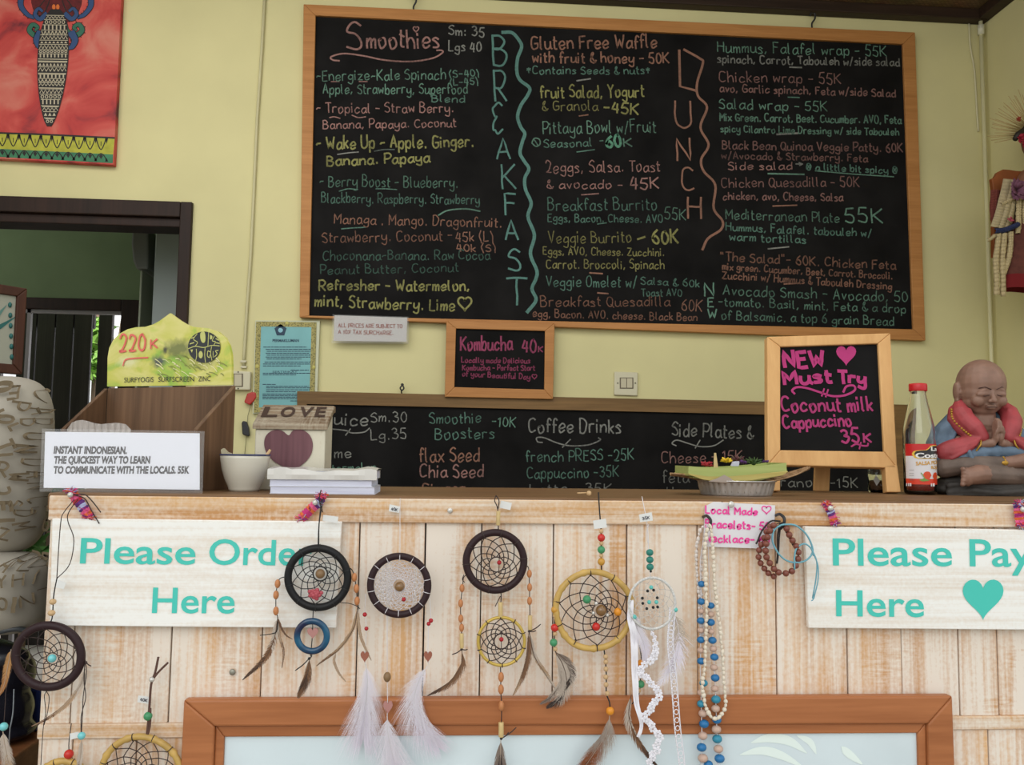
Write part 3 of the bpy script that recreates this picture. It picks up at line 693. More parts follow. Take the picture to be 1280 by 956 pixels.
# ------------------------------------------------------------------ lower chalkboard
LW = yplane(D2-.022)
low, lslate = board('drinks_chalkboard', 'low wide chalkboard of juice, boosters, coffee drinks and side plates, behind the counter', LW,
    [(372, 640), (1137, 652), (1133, 506), (372, 489)], [(384, 640), (1117, 650), (1117, 522), (384, 505)], M_rail, back=-.021, front=.012)
lowi = [
 ('t', wh, 'Juice', (407,530), (461,532), 15, 1.8), ('s', wh, [(414,536),(432,538),(440,541),(455,540),(462,535)], 1.5), ('l', wh, [(438,536),(432,544)], 1.4),
 ('t', wh, 'Sm.30', (464,527), (509,527), 12.5), ('t', wh, 'Lg.35', (464,550), (509,548), 12.5), ('t', wh, 'Lime', (402,572), (440,572), 12), ('t', mt, 'Watermelon', (396,590), (471,589), 10),
 ('t', gr, 'Smoothie', (537,529.5), (602,528), 13), ('t', mt, '-10K', (615,532), (645,534), 12), ('t', gr, 'Boosters', (544,549), (619,547), 13.5),
 ('t', sa, 'flax Seed', (525,577.5), (600,576), 17, 1.8), ('t', dim(pk,.95), 'Chia Seed', (525,596), (605,596), 15, 1.8), ('t', sa, 'Ginger', (528,617), (583,615), 13, 1.8),
 ('t', wh, 'Coffee Drinks', (661,540.5), (777,540.5), 17, 1.9), ('s', wh, [(678,553),(672,552),(671,547),(680,547),(695,553),(712,557),(735,556),(750,550),(748,547)], 1.6), ('l', wh, [(713,549),(703,559)], 1.4),
 ('t', gr, 'french PRESS -25K', (658,577), (793,574.5), 14), ('t', dim(gr,.9), 'Cappuccino -35K', (659,598), (774,596), 13.5), ('t', dim(wh,.7), 'Latte - 35K', (663,616), (765,615), 11),
 ('t', dim(wh,.8), 'Side Plates &', (840,544), (942,548), 16, 1.8), ('s', wh, [(845,557),(840,554),(846,550),(860,554),(875,558),(892,557),(904,550)], 1.5), ('l', wh, [(875,550),(869,560)], 1.4),
 ('t', dim(pk,.8), 'Cheese - 15K', (827,578), (929,577), 13.5), ('t', dim(wh,.7), 'feta', (829,603), (862,602), 15), ('t', dim(wh,.6), 'Hummus', (834,618), (890,618), 10),
 ('t', dim(wh,.75), 'Serrano', (945,608), (1016,608), 12), ('t', dim(wh,.75), '-15K', (1038,609), (1073,609), 12), ('t', dim(wh,.6), '-15K', (1043,627), (1076,627), 10)]
chalk_group('chalk_lettering', lslate, LW, lowi)
hk = MB()
c = LW.p(503, 485, .006)
hk.tube(smooth_path([LW.p(503, 494, .004), LW.p(502, 489, .012), LW.p(505, 486, .014), LW.p(503.5, 482.5, .014), LW.p(500.5, 485, .014), LW.p(502, 488, .012)], 5), .0028, 7)
hk.ball(LW.p(503, 481, .008), .006)
hk.build('screw_hook', M_blackmetal, None, 'small dark ring hook on the top rail of the low drinks chalkboard', cat='hook', base=c)
# kombucha board
KW = yplane(D2-.04)
kom, ks = board('kombucha_chalkboard', 'small pine-framed chalkboard with pink writing about kombucha, below the huge menu board', KW,
    [(556, 496), (691, 499), (693, 404), (558, 401)], [(568, 484), (680, 487), (681, 414), (570, 411)], M_pine, back=-.004, front=.010)
pink = (.62,.13,.26)
chalk_group('chalk_lettering', ks, KW, [
 ('t', pink, 'Kombucha', (576,438), (641,437), 17, 2.2), ('t', pink, '40', (653,440), (671,440), 15, 2.2), ('t', pink, 'K', (673,440), (679,440), 7, 1.7),
 ('t', dim(pink,.75), 'Locally made Delicious', (577,453), (663,454), 6.5, 1.3), ('t', dim(pink,.75), 'Kombucha - Perfect Start', (578,462.5), (669,463), 6.5, 1.3), ('t', dim(pink,.75), 'of your Beautiful Day', (578,470), (663,474), 6.5, 1.3), ('h', pink, (668,471,6,6), 1.2)], patch=.4)
# tax note
TW = yplane(D2-.036)
tn = thing('laminated_note', TW.p(462, 427), 'small laminated note about tax on the bottom rail of the huge menu board', 'note')
MB().slab([TW.p(*q) for q in [(417,426),(508,427),(509,397),(418,394)]], (0, .0012, 0)).build('paper', mat('grey_paper', (.47, .45, .44), rough=.6), tn)
lt = MB(); random.seed(5)
for tx, p0, p1 in [('ALL PRICES ARE SUBJECT TO', (423,409), (503,410)), ('A 10% TAX SURCHARGE.', (423,417), (492,418.5))]: write(lt, TW, tx, p0, p1, 4.6, 1.0, off=.0008)
lt.build('lettering', mat('red_brown_ink', (.25, .07, .05), rough=.7), tn)
MB().slab([TW.p(*q, .002) for q in [(414.5,429),(510.5,429.5),(511,396),(416,393)]], (0, .0005, 0)).build('laminate', M_laminate, tn)

# ------------------------------------------------------------------ wall switches
def switch(label, quad, rock, dep, double=False):
    pl = yplane(D2-.001)
    c = pl.p(sum(q[0] for q in quad)/4, sum(q[1] for q in quad)/4); c2 = c.copy()
    t = thing('wall_switch', c, label, 'switch')
    MB().slab([pl.p(*q, dep) for q in quad], (0, dep, 0)).build('cover_plate', M_ivory, t, bevel=.004)
    n = 2 if double else 1; (x0, y0, x1, y1) = rock
    MB().slab([pl.p(*q, dep+.0015) for q in [(x0-1,y1+1),(x1+1,y1+1),(x1+1,y0-1),(x0-1,y0-1)]], (0, .004, 0)).build('rocker_surround', mat('switch_gap', (.16,.13,.09), rough=.6), t)
    for i in range(n):
        xa = x0+(x1-x0)*i/n+.4; xb = x0+(x1-x0)*(i+1)/n-.4
        MB().slab([pl.p(*q, dep+.004) for q in [(xa,y1),(xb,y1),(xb,y0),(xa,y0)]], (0, .004, 0)).build('rocker', M_ivory2, t, bevel=.0012)
    for sx, sy in ([(x0-3.5,(y0+y1)/2),(x1+3.5,(y0+y1)/2)] if double else [((x0+x1)/2,y0-3),((x0+x1)/2,y1+3)]):
        MB().ball(pl.p(sx, sy, dep+.0008), .0028).build('screw', mat('dark_screw', (.08,.07,.05), rough=.5), t)
switch('ivory double light switch on the wall right of the small kombucha board', [(767,494),(796.5,495),(797,465.5),(767.5,464.5)], (775,473,790,485), .010, True)
switch('ivory surface light switch at the lower end of the painted cable', [(290.5,487.5),(314,488),(315,465),(291.5,464)], (294.5,468.5,304.5,483), .022)

# ------------------------------------------------------------------ certificate
CW = yplane(D2-.012)
ce = thing('wall_certificate', CW.p(358, 507), 'blue printed notice with a gold patterned border, on the wall behind the love block', 'notice')
uo = quv(CW, [(316, 517), (396, 511), (400, 401), (319.5, 400.5)])
MB().slab([CW.at(*v, .004) for v in uo], (0, .014, 0)).build('mount', mat('pale_mount', (.55, .56, .40), rough=.5), ce)
fb, ui = frame_mb(CW, quv(CW, [(317.5,516),(393,511),(396,403),(320.5,402)]), .019, .0062, .0035)
m, nt, bs = _new('gold_pattern'); N = nt.nodes; L = nt.links
tc = N.new('ShaderNodeTexCoord'); vo = N.new('ShaderNodeTexVoronoi'); vo.inputs['Scale'].default_value = 190
rp = ramp(N, [(.2, (.10,.09,.02)), (.6, (.36,.31,.09))]); L.new(tc.outputs['Object'], vo.inputs['Vector']); L.new(vo.outputs['Distance'], rp.inputs[0]); L.new(rp.outputs[0], bs.inputs['Base Color'])
fb.build('border', m, ce)
MB().slab([CW.at(v.x, v.y, .0055) for v in ui], (0, .002, 0)).build('blue_sheet', mat('blue_sheet', (.16, .40, .42), rough=.35, noise=.1, nscale=8), ce)
lt = MB(); ph_ = MB(); ph2 = MB(); random.seed(9)
def qx(u, v): return (327 + u*(390-327) - v*1.5, 409 + v*(505-409))
for v0, a0, a1 in [(.26,.05,.9),(.29,.1,.98),(.315,.12,.98),(.34,.1,.95),(.365,.12,.98),(.39,.1,.98),(.415,.12,.8),(.455,.08,.98),(.48,.05,.98),(.505,.05,.8),(.56,.6,.95),(.6,.05,.98),(.62,.05,.7),(.745,.05,.3),(.77,.12,.95),(.79,.12,.98),(.815,.12,.98),(.84,.12,.7),(.87,.05,.98),(.89,.05,.98),(.91,.05,.98),(.93,.05,.9),(.96,.6,.95)]:
    x = a0
    while x < a1:
        l = random.uniform(.03, .1); p = qx(x, v0); q = qx(min(a1, x+l), v0)
        stroke(lt if v0 > .7 else ph2, CW, [p, q], .95, off=.0062, straight=True); x += l + .018
fill(ph_, CW, [(351+8*math.cos(math.pi/2+2*math.pi*k/5), 413-8*math.sin(math.pi/2+2*math.pi*k/5)) for k in range(5)], off=.0062); printed(ph_, CW, 'PERMAKLUMAN', (341, 427.5), (374, 427.5), 3.6, off=.0062, bold=.03)
printed(lt, CW, 'SERTIFIKAT', (341, 466), (372, 466), 2.6, off=.0062)
lt.build('print', mat('print_ink', (.02, .05, .09), rough=.6), ce); ph2.build('print', mat('print_ink', (.02, .05, .09), rough=.6), ce); ph_.build('heading', MATS['print_ink'], ce)
MB().lathe([(.0, .0005), (.008, .0005), (.009, 0)], CW.p(351, 413, .0066), 12, Matrix.Rotation(math.pi/2, 3, 'X')).build('emblem', mat('emblem_blue', (.25, .5, .6), rough=.5), ce)
for x, y in [(359, 404), (322, 458), (392.5, 459)]:
    MB().ball(CW.p(x, y, .006), (.007, .002, .007)).build('boss', mat('gold_boss', (.5, .45, .12), rough=.4), ce)

# ------------------------------------------------------------------ red and black clips on a cord
KC = yplane(D2-.006)
kc = thing('hanging_clips', KC.p(311, 555), 'red and black plastic clips hanging on a thin cord below the ivory switch', 'clip')
MB().tube([KC.p(*q, .004) for q in [(316,488),(314,505),(310,520),(309,538),(306,570),(305,590)]], .0012, 5).build('cord', mat('thin_cord', (.2, .19, .1), rough=.8), kc)
def clip(pts, m, nm):
    mb = MB(); mb.slab([KC.p(*q, .016) for q in pts], (0, .016, 0)); mb.build(nm, m, kc, bevel=.004)
clip([(306,503),(313,506.5),(318,502),(321.5,497),(321,491),(316,490),(310,492)], mat('red_plastic', (.42, .03, .02), rough=.35), 'red_clip')
clip([(304,543),(311,545.5),(313,544.5),(312,535),(309,527),(304.5,526),(303,529)], mat('black_plastic', (.015, .015, .018), rough=.35), 'black_clip')

# ------------------------------------------------------------------ painting top left
AW = yplane(D2-.03)
ar = thing('canvas_painting', AW.p(60, 205), 'canvas of a patterned surfboard on a coral red ground, top left of the wall', 'painting')
m, nt, bs = _new('coral_wash'); N = nt.nodes; L = nt.links
tc = N.new('ShaderNodeTexCoord'); n1 = N.new('ShaderNodeTexNoise'); n1.inputs['Scale'].default_value = 5.5; n1.inputs['Detail'].default_value = 5; n1.inputs['Distortion'].default_value = .8
rp = ramp(N, [(.33, srgb(92, 34, 46)), (.42, srgb(180, 56, 54)), (.52, srgb(196, 78, 70)), (.68, srgb(204, 122, 106))])
L.new(tc.outputs['Object'], n1.inputs['Vector']); L.new(n1.outputs['Fac'], rp.inputs[0]); L.new(rp.outputs[0], bs.inputs['Base Color']); bs.inputs['Roughness'].default_value = .7
MB().slab([AW.p(*q) for q in [(-42,196),(142,206),(153,-30),(-40,-45)]], (0, .028, 0)).build('canvas', [m], ar, bevel=.002)
bands = MB(); bm = [mat('art_lime', srgb(172,170,60), rough=.7, noise=.2, nscale=30), mat('art_green', srgb(60,120,86), rough=.7, noise=.2, nscale=30), mat('art_black', (.012,.010,.010), rough=.6)]
fill(bands, AW, [(-41,165),(143.5,172),(141.5,193),(-41,184)], mi=0, off=.0006); fill(bands, AW, [(-41,184),(141.5,193),(141,204),(-41,194)], mi=1, off=.0006)
for k in range(13):
    x = -38 + k*13.7; y = 166.5 + (x+41)*.039
    for (sg, col, w_) in ((0, 2, 1.2),):
        stroke(bands, AW, [(x-6,y-1),(x-4,y+7),(x,y+14),(x+4,y+7),(x+6.5,y-1)], 1.3, off=.0012, mi=2)
        stroke(bands, AW, [(x-6.5,y+28),(x-4,y+22),(x,y+19),(x+4,y+22),(x+7,y+28)], 1.3, off=.0012, mi=2)
        fill(bands, AW, [(x-2.5,y+22),(x,y+26),(x+2.5,y+22),(x,y+19.5)], off=.0012, mi=2)
        fill(bands, AW, [(x+5,y),(x+7,y+7),(x+9,y)], off=.0012, mi=2); fill(bands, AW, [(x+5,y+29),(x+7,y+24),(x+9,y+29)], off=.0012, mi=2)
        stroke(bands, AW, [(x,y+4),(x,y+9)], .9, off=.0012, mi=2, straight=True)
stroke(bands, AW, [(-41,165),(50,168),(143,172.5)], 2.2, off=.0013, mi=2)
bands.build('border_band', bm, ar)
# surfboard
def half(y):  # half width of the surfboard at row y
    t = (y-10)/150.0
    return 19.5*max(0.0, math.sin(math.pi*min(1, max(0, t))**.76))**.55
sb = MB(); cxy = lambda y: 70 - (y-10)*.055
outl = [(cxy(y)+half(y), y) for y in np.linspace(12, 158, 26)] + [(cxy(y)-half(y), y) for y in np.linspace(158, 12, 26)]
fill(sb, AW, outl, off=.0032, mi=0)
random.seed(21)
y = 20.0; k = 0
while y < 154:
    hgt = random.choice([2.0, 4.6, 5.4, 6.0]); h0 = half(y+hgt/2)-1.5; c0 = cxy(y); kind = k % 6
    if hgt == 2.0: stroke(sb, AW, [(c0-h0, y+1), (c0+h0, y+1.6)], 1.1, off=.0038, mi=1, straight=True)
    elif h0 > 3:
        n = max(2, int(h0*2/4.4)); st_ = 2*h0/n
        for i in range(n):
            xx = c0-h0+st_*(i+.5)
            if kind in (0, 4): stroke(sb, AW, [(xx-st_*.45,y+hgt-1),(xx,y+.8),(xx+st_*.45,y+hgt-1)], .95, off=.0038, mi=1, straight=True)
            elif kind == 1: stroke(sb, AW, [(xx+st_*.33*math.cos(a), y+hgt/2+(hgt/2-1)*math.sin(a)) for a in np.linspace(0, 6.28, 9)], .9, off=.0038, mi=1, straight=True)
            elif kind == 2: stroke(sb, AW, [(xx,y+.6),(xx,y+hgt-.8)], 1.6, off=.0038, mi=1, straight=True)
            elif kind == 3: stroke(sb, AW, [(xx-st_*.45,y+1),(xx-st_*.2,y+hgt-1),(xx+st_*.2,y+hgt-1),(xx+st_*.45,y+1)], .95, off=.0038, mi=1)
            else: fill(sb, AW, [(xx-st_*.4,y+hgt-1),(xx+st_*.4,y+hgt-1),(xx,y+1)], off=.0038, mi=1)
        stroke(sb, AW, [(c0-h0, y-.3), (c0+h0, y)], .8, off=.0038, mi=1, straight=True)
    y += hgt + .6; k += 1
sb.build('surfboard_motif', [bm[2], mat('art_cream', srgb(186,176,152), rough=.7)], ar)
# octopus-like arms and red shell shape around the nose
oc = MB()
om = [mat('art_blue', srgb(48,74,118), rough=.7), mat('art_teal', srgb(52,104,84), rough=.7), mat('art_dark_red', srgb(92,24,28), rough=.7, noise=.4, nscale=60), bm[2], mat('art_orange', srgb(210,110,50), rough=.7)]
fill(oc, AW, [(70+33*math.cos(a)*(1 if math.cos(a) > 0 else .95), -2+34*math.sin(a)) for a in np.linspace(0, 6.2, 26)], off=.0004, mi=2)
ARM = [0]
def arm(pts, w, col, off=.0008):
    ARM[0] += 1; off += ARM[0]*.0002
    q = smooth_path([(*p, 0) for p in pts], 6); 
    s = AW.sc(70, 50); n = len(q)
    oc.cm = 3; oc.ribbon([AW.p(v.x, v.y, off) for v in q], [s*(w*(1-.55*i/n)+1.6) for i in range(n)], AW.n)
    oc.cm = col; oc.ribbon([AW.p(v.x, v.y, off+.0002) for v in q], [s*w*(1-.55*i/n) for i in range(n)], AW.n)
    for i in range(2, n-2, 3):
        a = q[i]; t_ = (q[i+1]-q[i-1]).normalized(); nn = Vector((-t_.y, t_.x, 0))*(w*.5*(1-.5*i/n)+1.8)
        stroke(oc, AW, [(a.x+nn.x*.55, a.y+nn.y*.55), (a.x+nn.x, a.y+nn.y)], .9, off=off, mi=3, straight=True)
for sg in (-1, 1):
    X = lambda x: 70 + sg*x
    arm([(X(26),-14),(X(40),-10),(X(44),6),(X(36),18),(X(28),22)], 8, 0)
    arm([(X(12),18),(X(20),24),(X(26),18),(X(22),11),(X(17),14)], 6, 0)
    arm([(X(10),30),(X(14),40),(X(26),44),(X(33),38),(X(29),31),(X(23),34),(X(25),38)], 7.5, 1)
    arm([(X(20),42),(X(24),50),(X(21),58),(X(17),60)], 9, 0)
    fill(oc, AW, [(X(2.5)+2.2*math.cos(a), 9+3.5*math.sin(a)) for a in np.linspace(0, 6, 10)], off=.0018, mi=4)
    stroke(oc, AW, [(X(8),-8),(X(14),0),(X(20),8)], 1.3, off=.0012, mi=3)
    stroke(oc, AW, [(X(5),-10),(X(9),4),(X(13),14)], 1.3, off=.0012, mi=3)
oc.build('tentacle_motif', om, ar)

# ------------------------------------------------------------------ the counter
M_ww = whitewash('whitewashed_planks', srgb(196,144,94), srgb(222,178,130), (.82,.74,.65), 'z', .60, .17, .55)
M_wwx = whitewash('whitewashed_rail', srgb(188,140,92), srgb(216,174,126), (.80,.72,.62), 'x', .52, .18, .35)
M_top = wood('worktop_timber', srgb(92,66,42), srgb(136,102,68), 'x', .8, rough=.5)
XL = FRONT.p(55, 790).x; XRC = 1.34
ct = thing('counter', ((XL+XRC)/2, D1+.18, 0), 'whitewashed plank counter with signs and dreamcatchers hung along its front', 'counter')
MB().box((XL, D1+.016, 0), (XRC, D1+.34, TOPZ-.024)).build('carcass', mat('dark_gap', (.035,.022,.014), rough=.8), ct)
MB().box((XL-.004, D1-.004, TOPZ-.024), (XRC+.01, D1+.37, TOPZ)).build('worktop', M_top, ct, bevel=.003)
random.seed(4)
pl_ = MB()
def seams_to_x(px, py): return FRONT.p(px, py).x
sx_ = [XL] + [seams_to_x(x, y) for x, y in [(88,880),(213,830),(327,830),(447,760),(530,760),(601,760),(691,760),(783,760),(872,760),(970,770),(1059,820),(1127,820),(1198,820),(1247,830),(1325,830),(1400,830)]] + [XRC]
zt = FRONT.p(640, 654).z; zm0 = FRONT.p(130, 904).z; zm1 = FRONT.p(130, 922).z
for i in range(len(sx_)-1):
    g = .0012 if i % 3 else .0006
    pl_.cs = random.uniform(.1, 9); pl_.box((sx_[i]+g, D1-random.uniform(0, .0018), zm0), (sx_[i+1]-g, D1+.016, zt+.002))
sx2 = [XL] + [seams_to_x(x, 940) for x in (90, 170, 262, 372, 480, 590, 700, 800, 905, 1010, 1110, 1180, 1236, 1310, 1400)] + [XRC]
for i in range(len(sx2)-1):
    pl_.cs = random.uniform(.1, 9); pl_.box((sx2[i]+.001, D1, .05), (sx2[i+1]-.001, D1+.016, zm1))
pl_.build('front_planks', M_ww, ct, bevel=.001, segs=1)
r = MB(); r.cs = 3.3; r.box((XL, D1-.008, zt), (.42, D1+.016, TOPZ-.004)); r.cs = 6.1; r.box((.4212, D1-.008, zt), (XRC, D1+.016, TOPZ-.004))
r.build('top_rail', M_wwx, ct, bevel=.0015, segs=1)
r = MB(); r.cs = 1.7; r.box((XL, D1-.005, zm1), (XRC, D1+.016, zm0)); r.build('middle_rail', M_wwx, ct, bevel=.0015, segs=1)

# ------------------------------------------------------------------ framed glass panel low on the counter front
FP = yplane(1.306)
M_br = wood('brown_frame', srgb(140,82,46), srgb(194,126,80), 'x', .8, rough=.4, contrast=(.2,.8))
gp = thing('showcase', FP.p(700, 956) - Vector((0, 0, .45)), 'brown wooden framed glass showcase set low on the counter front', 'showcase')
a, b = quv(FP, [(229.5, 875), (1191, 870)]); zb = a.y - .62
uo = [Vector((a.x-.004, zb)), Vector((b.x+.006, zb)), b, a]
i1 = quv(FP, [(268, 908), (1160, 905)]); ii1 = [Vector((i1[0].x, zb+.045)), Vector((i1[1].x, zb+.045)), i1[1], i1[0]]
i2 = quv(FP, [(279, 923), (1150, 918)]); ii2 = [Vector((i2[0].x, zb+.06)), Vector((i2[1].x, zb+.06)), i2[1], i2[0]]
frame_mb(FP, uo, 0, 0, -.018, ii1)[0].build('frame', M_br, gp, bevel=.003)
frame_mb(FP, ii1, 0, -.006, -.018, ii2)[0].build('inner_lip', M_br, gp, bevel=.002)
cc = sum(ii2, Vector((0, 0)))/4
M_pane = mat('pale_blue_glass', (.66,.76,.80), rough=.04, spec=.9, coat=.6, noise=.08, nscale=5)  # one opaque pale blue colour, faintly mottled, under a glossy coat
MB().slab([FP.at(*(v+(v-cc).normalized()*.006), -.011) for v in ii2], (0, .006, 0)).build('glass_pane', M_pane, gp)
lf = MB()
for ax, wd in [([(942,931),(965,925),(990,929),(1012,944)], 6), ([(928,946),(955,941),(980,947),(1008,962)], 5.5), ([(1056,936),(1064,944),(1082,958)], 5), ([(1000,922),(1016,930),(1024,945)], 4)]:  # reflections of leaves in the glass, painted on as pale flat shapes
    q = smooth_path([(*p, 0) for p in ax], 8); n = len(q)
    lf = MB(); lf.ribbon([FP.p(v.x, v.y, -.0104) for v in q], [FP.sc(1000, 940)*(wd*2*math.sin(math.pi*(i+.3)/(n-.4))**.8) for i in range(n)], FP.n); lf.build('leaf_reflection', mat('painted_leaf_reflection', (.78,.88,.84), rough=.3), gp)

# ------------------------------------------------------------------ painted signs
M_sign = whitewash('white_sign_boards', srgb(200,168,130), srgb(206,176,140), (.90,.90,.87), 'x', .77, .34, .1)
M_teal = mat('teal_paint', (.065,.56,.47), rough=.6)
SGN = yplane(1.312)
def sign(quad, lines, label, hearts=()):
    c = SGN.p(*quad[0]); 
    q = quv(SGN, quad); ctr = sum(q, Vector((0, 0)))/4
    t = thing('painted_sign', SGN.at(ctr.x, min(v.y for v in q)), label, 'sign')
    mb = MB(); mb.cs = random.uniform(1, 8); mb.slab([SGN.at(v.x, v.y) for v in q], (0, .0095, 0)); mb.build('board', M_sign, t, bevel=.001, segs=1)
    for tx, p0, p1, h in lines:
        mb = MB(); printed(mb, SGN, tx, p0, p1, h, off=.0008, bold=.012); mb.build('lettering', M_teal, t)
    for hh in hearts:
        mb = MB(); fill(mb, SGN, heart(*hh, 40), off=.0009); mb.build('heart', M_teal, t)
random.seed(8)
sign([(62,782),(420,785),(427,652),(65,648)], [('Please', (100,703.5), (244,705), 33), ('Order', (261,705), (391,706.5), 33), ('Here', (190,765.5), (293,766), 33)], 'white board sign in teal letters, Please Order Here, left on the counter front')
sign([(1011,785),(1392,788),(1392,664),(1006,658)], [('Please', (1041,706), (1190,707), 35), ('Pay', (1212,707), (1291,708), 35), ('Here', (1045,769.5), (1155,770.5), 34)], 'white board sign in teal letters, Please Pay Here with a heart, at the right', [(1228.5, 749.5, 51, 51)])

# ------------------------------------------------------------------ small builders for hung jewellery
UNIT = {}
def bead(parent, pl, x, y, r, m, name='bead', kx=1.0, kz=1.0, off=0.0, label=None, seg=14):
    key = (name, m.name)
    s = pl.sc(x, y)
    if key not in UNIT:
        mb = MB(); mb.ball((0, 0, 0), 1.0, seg, seg//2+2)
        me = bpy.data.meshes.new(name); me.from_pydata(mb.v, [], mb.f); me.polygons.foreach_set('use_smooth', [True]*len(mb.f)); me.materials.append(m)
        UNIT[key] = me
    o = bpy.data.objects.new(name, UNIT[key]); COL.objects.link(o); o.parent = parent
    o.location = pl.p(x, y, off) - ORG[parent.name]; o.scale = (r*s*kx, r*s, r*s*kz); ORG[o.name] = ORG[parent.name]
    if label: o['label'] = label
    return o
def cord(parent, pl, pts, r=.7, m=None, name='cord', off=0.0, straight=False, n=5):
    s = pl.sc(*pts[0][:2])
    q = [pl.p(p[0], p[1], off + (p[2] if len(p) > 2 else 0)) for p in pts]
    return MB().tube(q if straight else smooth_path(q, 5), r*s, n).build(name, m or M_cord, parent)
def tube_bead(parent, pl, x0, y0, x1, y1, r, m, name='tube_bead', off=0.0):
    s = pl.sc(x0, y0)
    return MB().tube([pl.p(x0, y0, off), pl.p(x1, y1, off)], r*s, 12).build(name, m, parent, bevel=.0006)
def hoop(parent, pl, cx, cy, rx, ry, r, m, off=0.0, wob=0.0, nodes=(), a0=0.0, a1=2*math.pi, name='hoop'):
    s = pl.sc(cx, cy); n = 72; full = abs(a1-a0-2*math.pi) < 1e-3
    pts = []; rr = []
    for i in range(n if full else n+1):
        a = a0+(a1-a0)*i/n; k = 1+wob*math.sin(3*a+1)+wob*.6*math.sin(5*a)
        pts.append(pl.p(cx+rx*k*math.cos(a), cy-ry*k*math.sin(a), off))
        e = 1.0
        for nd in nodes:
            d = abs((a-nd+math.pi) % (2*math.pi)-math.pi)
            e += .28*math.exp(-(d/.035)**2)-.1*math.exp(-((d-.1)/.05)**2)
        rr.append(r*s*e)
    return MB().tube(pts, rr, 12, closed=full).build(name, m, parent)
def web(parent, pl, cx, cy, rx, ry, m, layers=5, n=9, hole=.22, r=.55, off=0.0, rot=0.0, ring=0.0, hoopr=4.5, name='web', seed=1, hc=(0, 0), lash=True):
    rnd = random.Random(seed); s = pl.sc(cx, cy); mb = MB(); N = []
    for k in range(layers+1):
        f = 1-(1-hole)*(k/layers)**.82
        row = []
        for i in range(n):
            a = rot + 2*math.pi*(i+.5*(k % 2))/n + rnd.uniform(-.05, .05)
            j = 1+rnd.uniform(-.035, .035)*(k > 0); t = k/layers
            row.append(pl.p(cx+hc[0]*t+rx*f*j*math.cos(a), cy+hc[1]*t-ry*f*j*math.sin(a), off+rnd.uniform(-.0006, .0006)))
        N.append(row)
    for k in range(layers):
        for i in range(n):
            p = N[k][i]
            for q in ((N[k+1][i], N[k+1][i-1]) if k % 2 == 0 else (N[k+1][i], N[k+1][(i+1) % n])):
                mid = p.lerp(q, .5) + (pl.p(cx, cy, off)-p).normalized()*(-.0004)
                mb.tube([p, mid, q], r*s, 4)
    if ring:
        mb.tube([pl.p(cx+hc[0]+rx*hole*1.05*math.cos(a), cy+hc[1]-ry*hole*1.05*math.sin(a), off) for a in np.linspace(0, 2*math.pi, 24, endpoint=False)], ring*s, 5, closed=True)
    for i in range(n if lash else 0):   # lashings round the hoop
        a = rot + 2*math.pi*i/n; R = Vector((math.cos(a), 0, math.sin(a))); c = pl.p(cx+(rx+hoopr*.8)*math.cos(a), cy-(ry+hoopr*.8)*math.sin(a), off)
        h = hoopr*s*1.06
        mb.tube([c+R*(h*math.cos(b))+Vector((0, -1, 0))*(h*math.sin(b)) for b in np.linspace(0, 2*math.pi, 10, endpoint=False)], r*s*1.1, 4, closed=True)
    return mb.build(name, m, parent)
def feather(parent, pl, pts, w, mats, off=0.0, n=70, ang=.75, jit=.25, quill=None, qr=.5, bulge=.6, seed=1, thin=1.0, droop=.25, fold=.25, side=(1, 1), start=.04):
    """quill with barbs both sides; mats run from base to tip"""
    rnd = random.Random(seed); q = smooth_path([(p[0], p[1], 0) for p in pts], 10); L = len(q)
    if n < 180: n = int(n*2.4); thin = thin*1.5; jit = jit*.62
    s = pl.sc(*pts[0]); mb = MB(); cum = [0]
    for i in range(1, L): cum.append(cum[-1]+(q[i]-q[i-1]).length)
    T = cum[-1]
    def at(t):
        d = t*T
        for i in range(1, L):
            if cum[i] >= d:
                f = (d-cum[i-1])/max(1e-6, cum[i]-cum[i-1]); return q[i-1].lerp(q[i], f), (q[i]-q[i-1]).normalized()
        return q[-1], (q[-1]-q[-2]).normalized()
    mb.cm = len(mats)
    mb.tube([pl.p(v.x, v.y, off+.0008) for v in q], [qr*s*(1.1-.8*i/(L-1)) for i in range(L)], 5)
    for sg in (-1, 1):
        for i in range(n):
            t = start + (1-start)*(i+rnd.random())/n
            p, d = at(min(t, .999)); nn = Vector((-d.y, d.x, 0))*sg
            prof = (math.sin(math.pi*min(1, t*.93+.05)**bulge))**.7
            l = w*prof*rnd.uniform(1-jit, 1+jit*.5)*side[0 if sg < 0 else 1]/math.sin(ang)
            if l < .4: continue
            a = ang + rnd.uniform(-jit, jit)*.8
            o0 = off + rnd.uniform(-.0005, .0005); P = []
            K = 4
            for k in range(K+1):
                f = k/K; aa = a*(1-droop*f)
                v = p + (d*math.cos(aa) + nn*math.sin(aa))*l*f + Vector((0, 0, 0))
                P.append(pl.p(v.x, v.y, o0 + fold*s*l*f*(.3+.7*rnd.random()*f)))
            wd = T/n*1.5*thin*s
            mb.cm = min(len(mats)-1, int(len(mats)*max(0, min(.999, t+rnd.uniform(-.12, .12)))))
            mb.ribbon(P, [wd*(1-.85*k/K) for k in range(K+1)], pl.n)
    return mb.build('feather', list(mats)+[quill or mats[0]], parent)
def price_tag(parent, pl, quad, off=0.0, text=None, tp=None):
    t = MB().slab([pl.p(*q, off) for q in quad], (0, .0006, 0)).build('price_tag', mat('tag_card', (.72,.72,.70), rough=.5), parent)
    if text:
        mb = MB(); write(mb, pl, text, tp[0], tp[1], 3.6, .7, off=off+.0005); mb.build('tag_writing', mat('pen_ink', (.03,.03,.05), rough=.6), t)
    return t
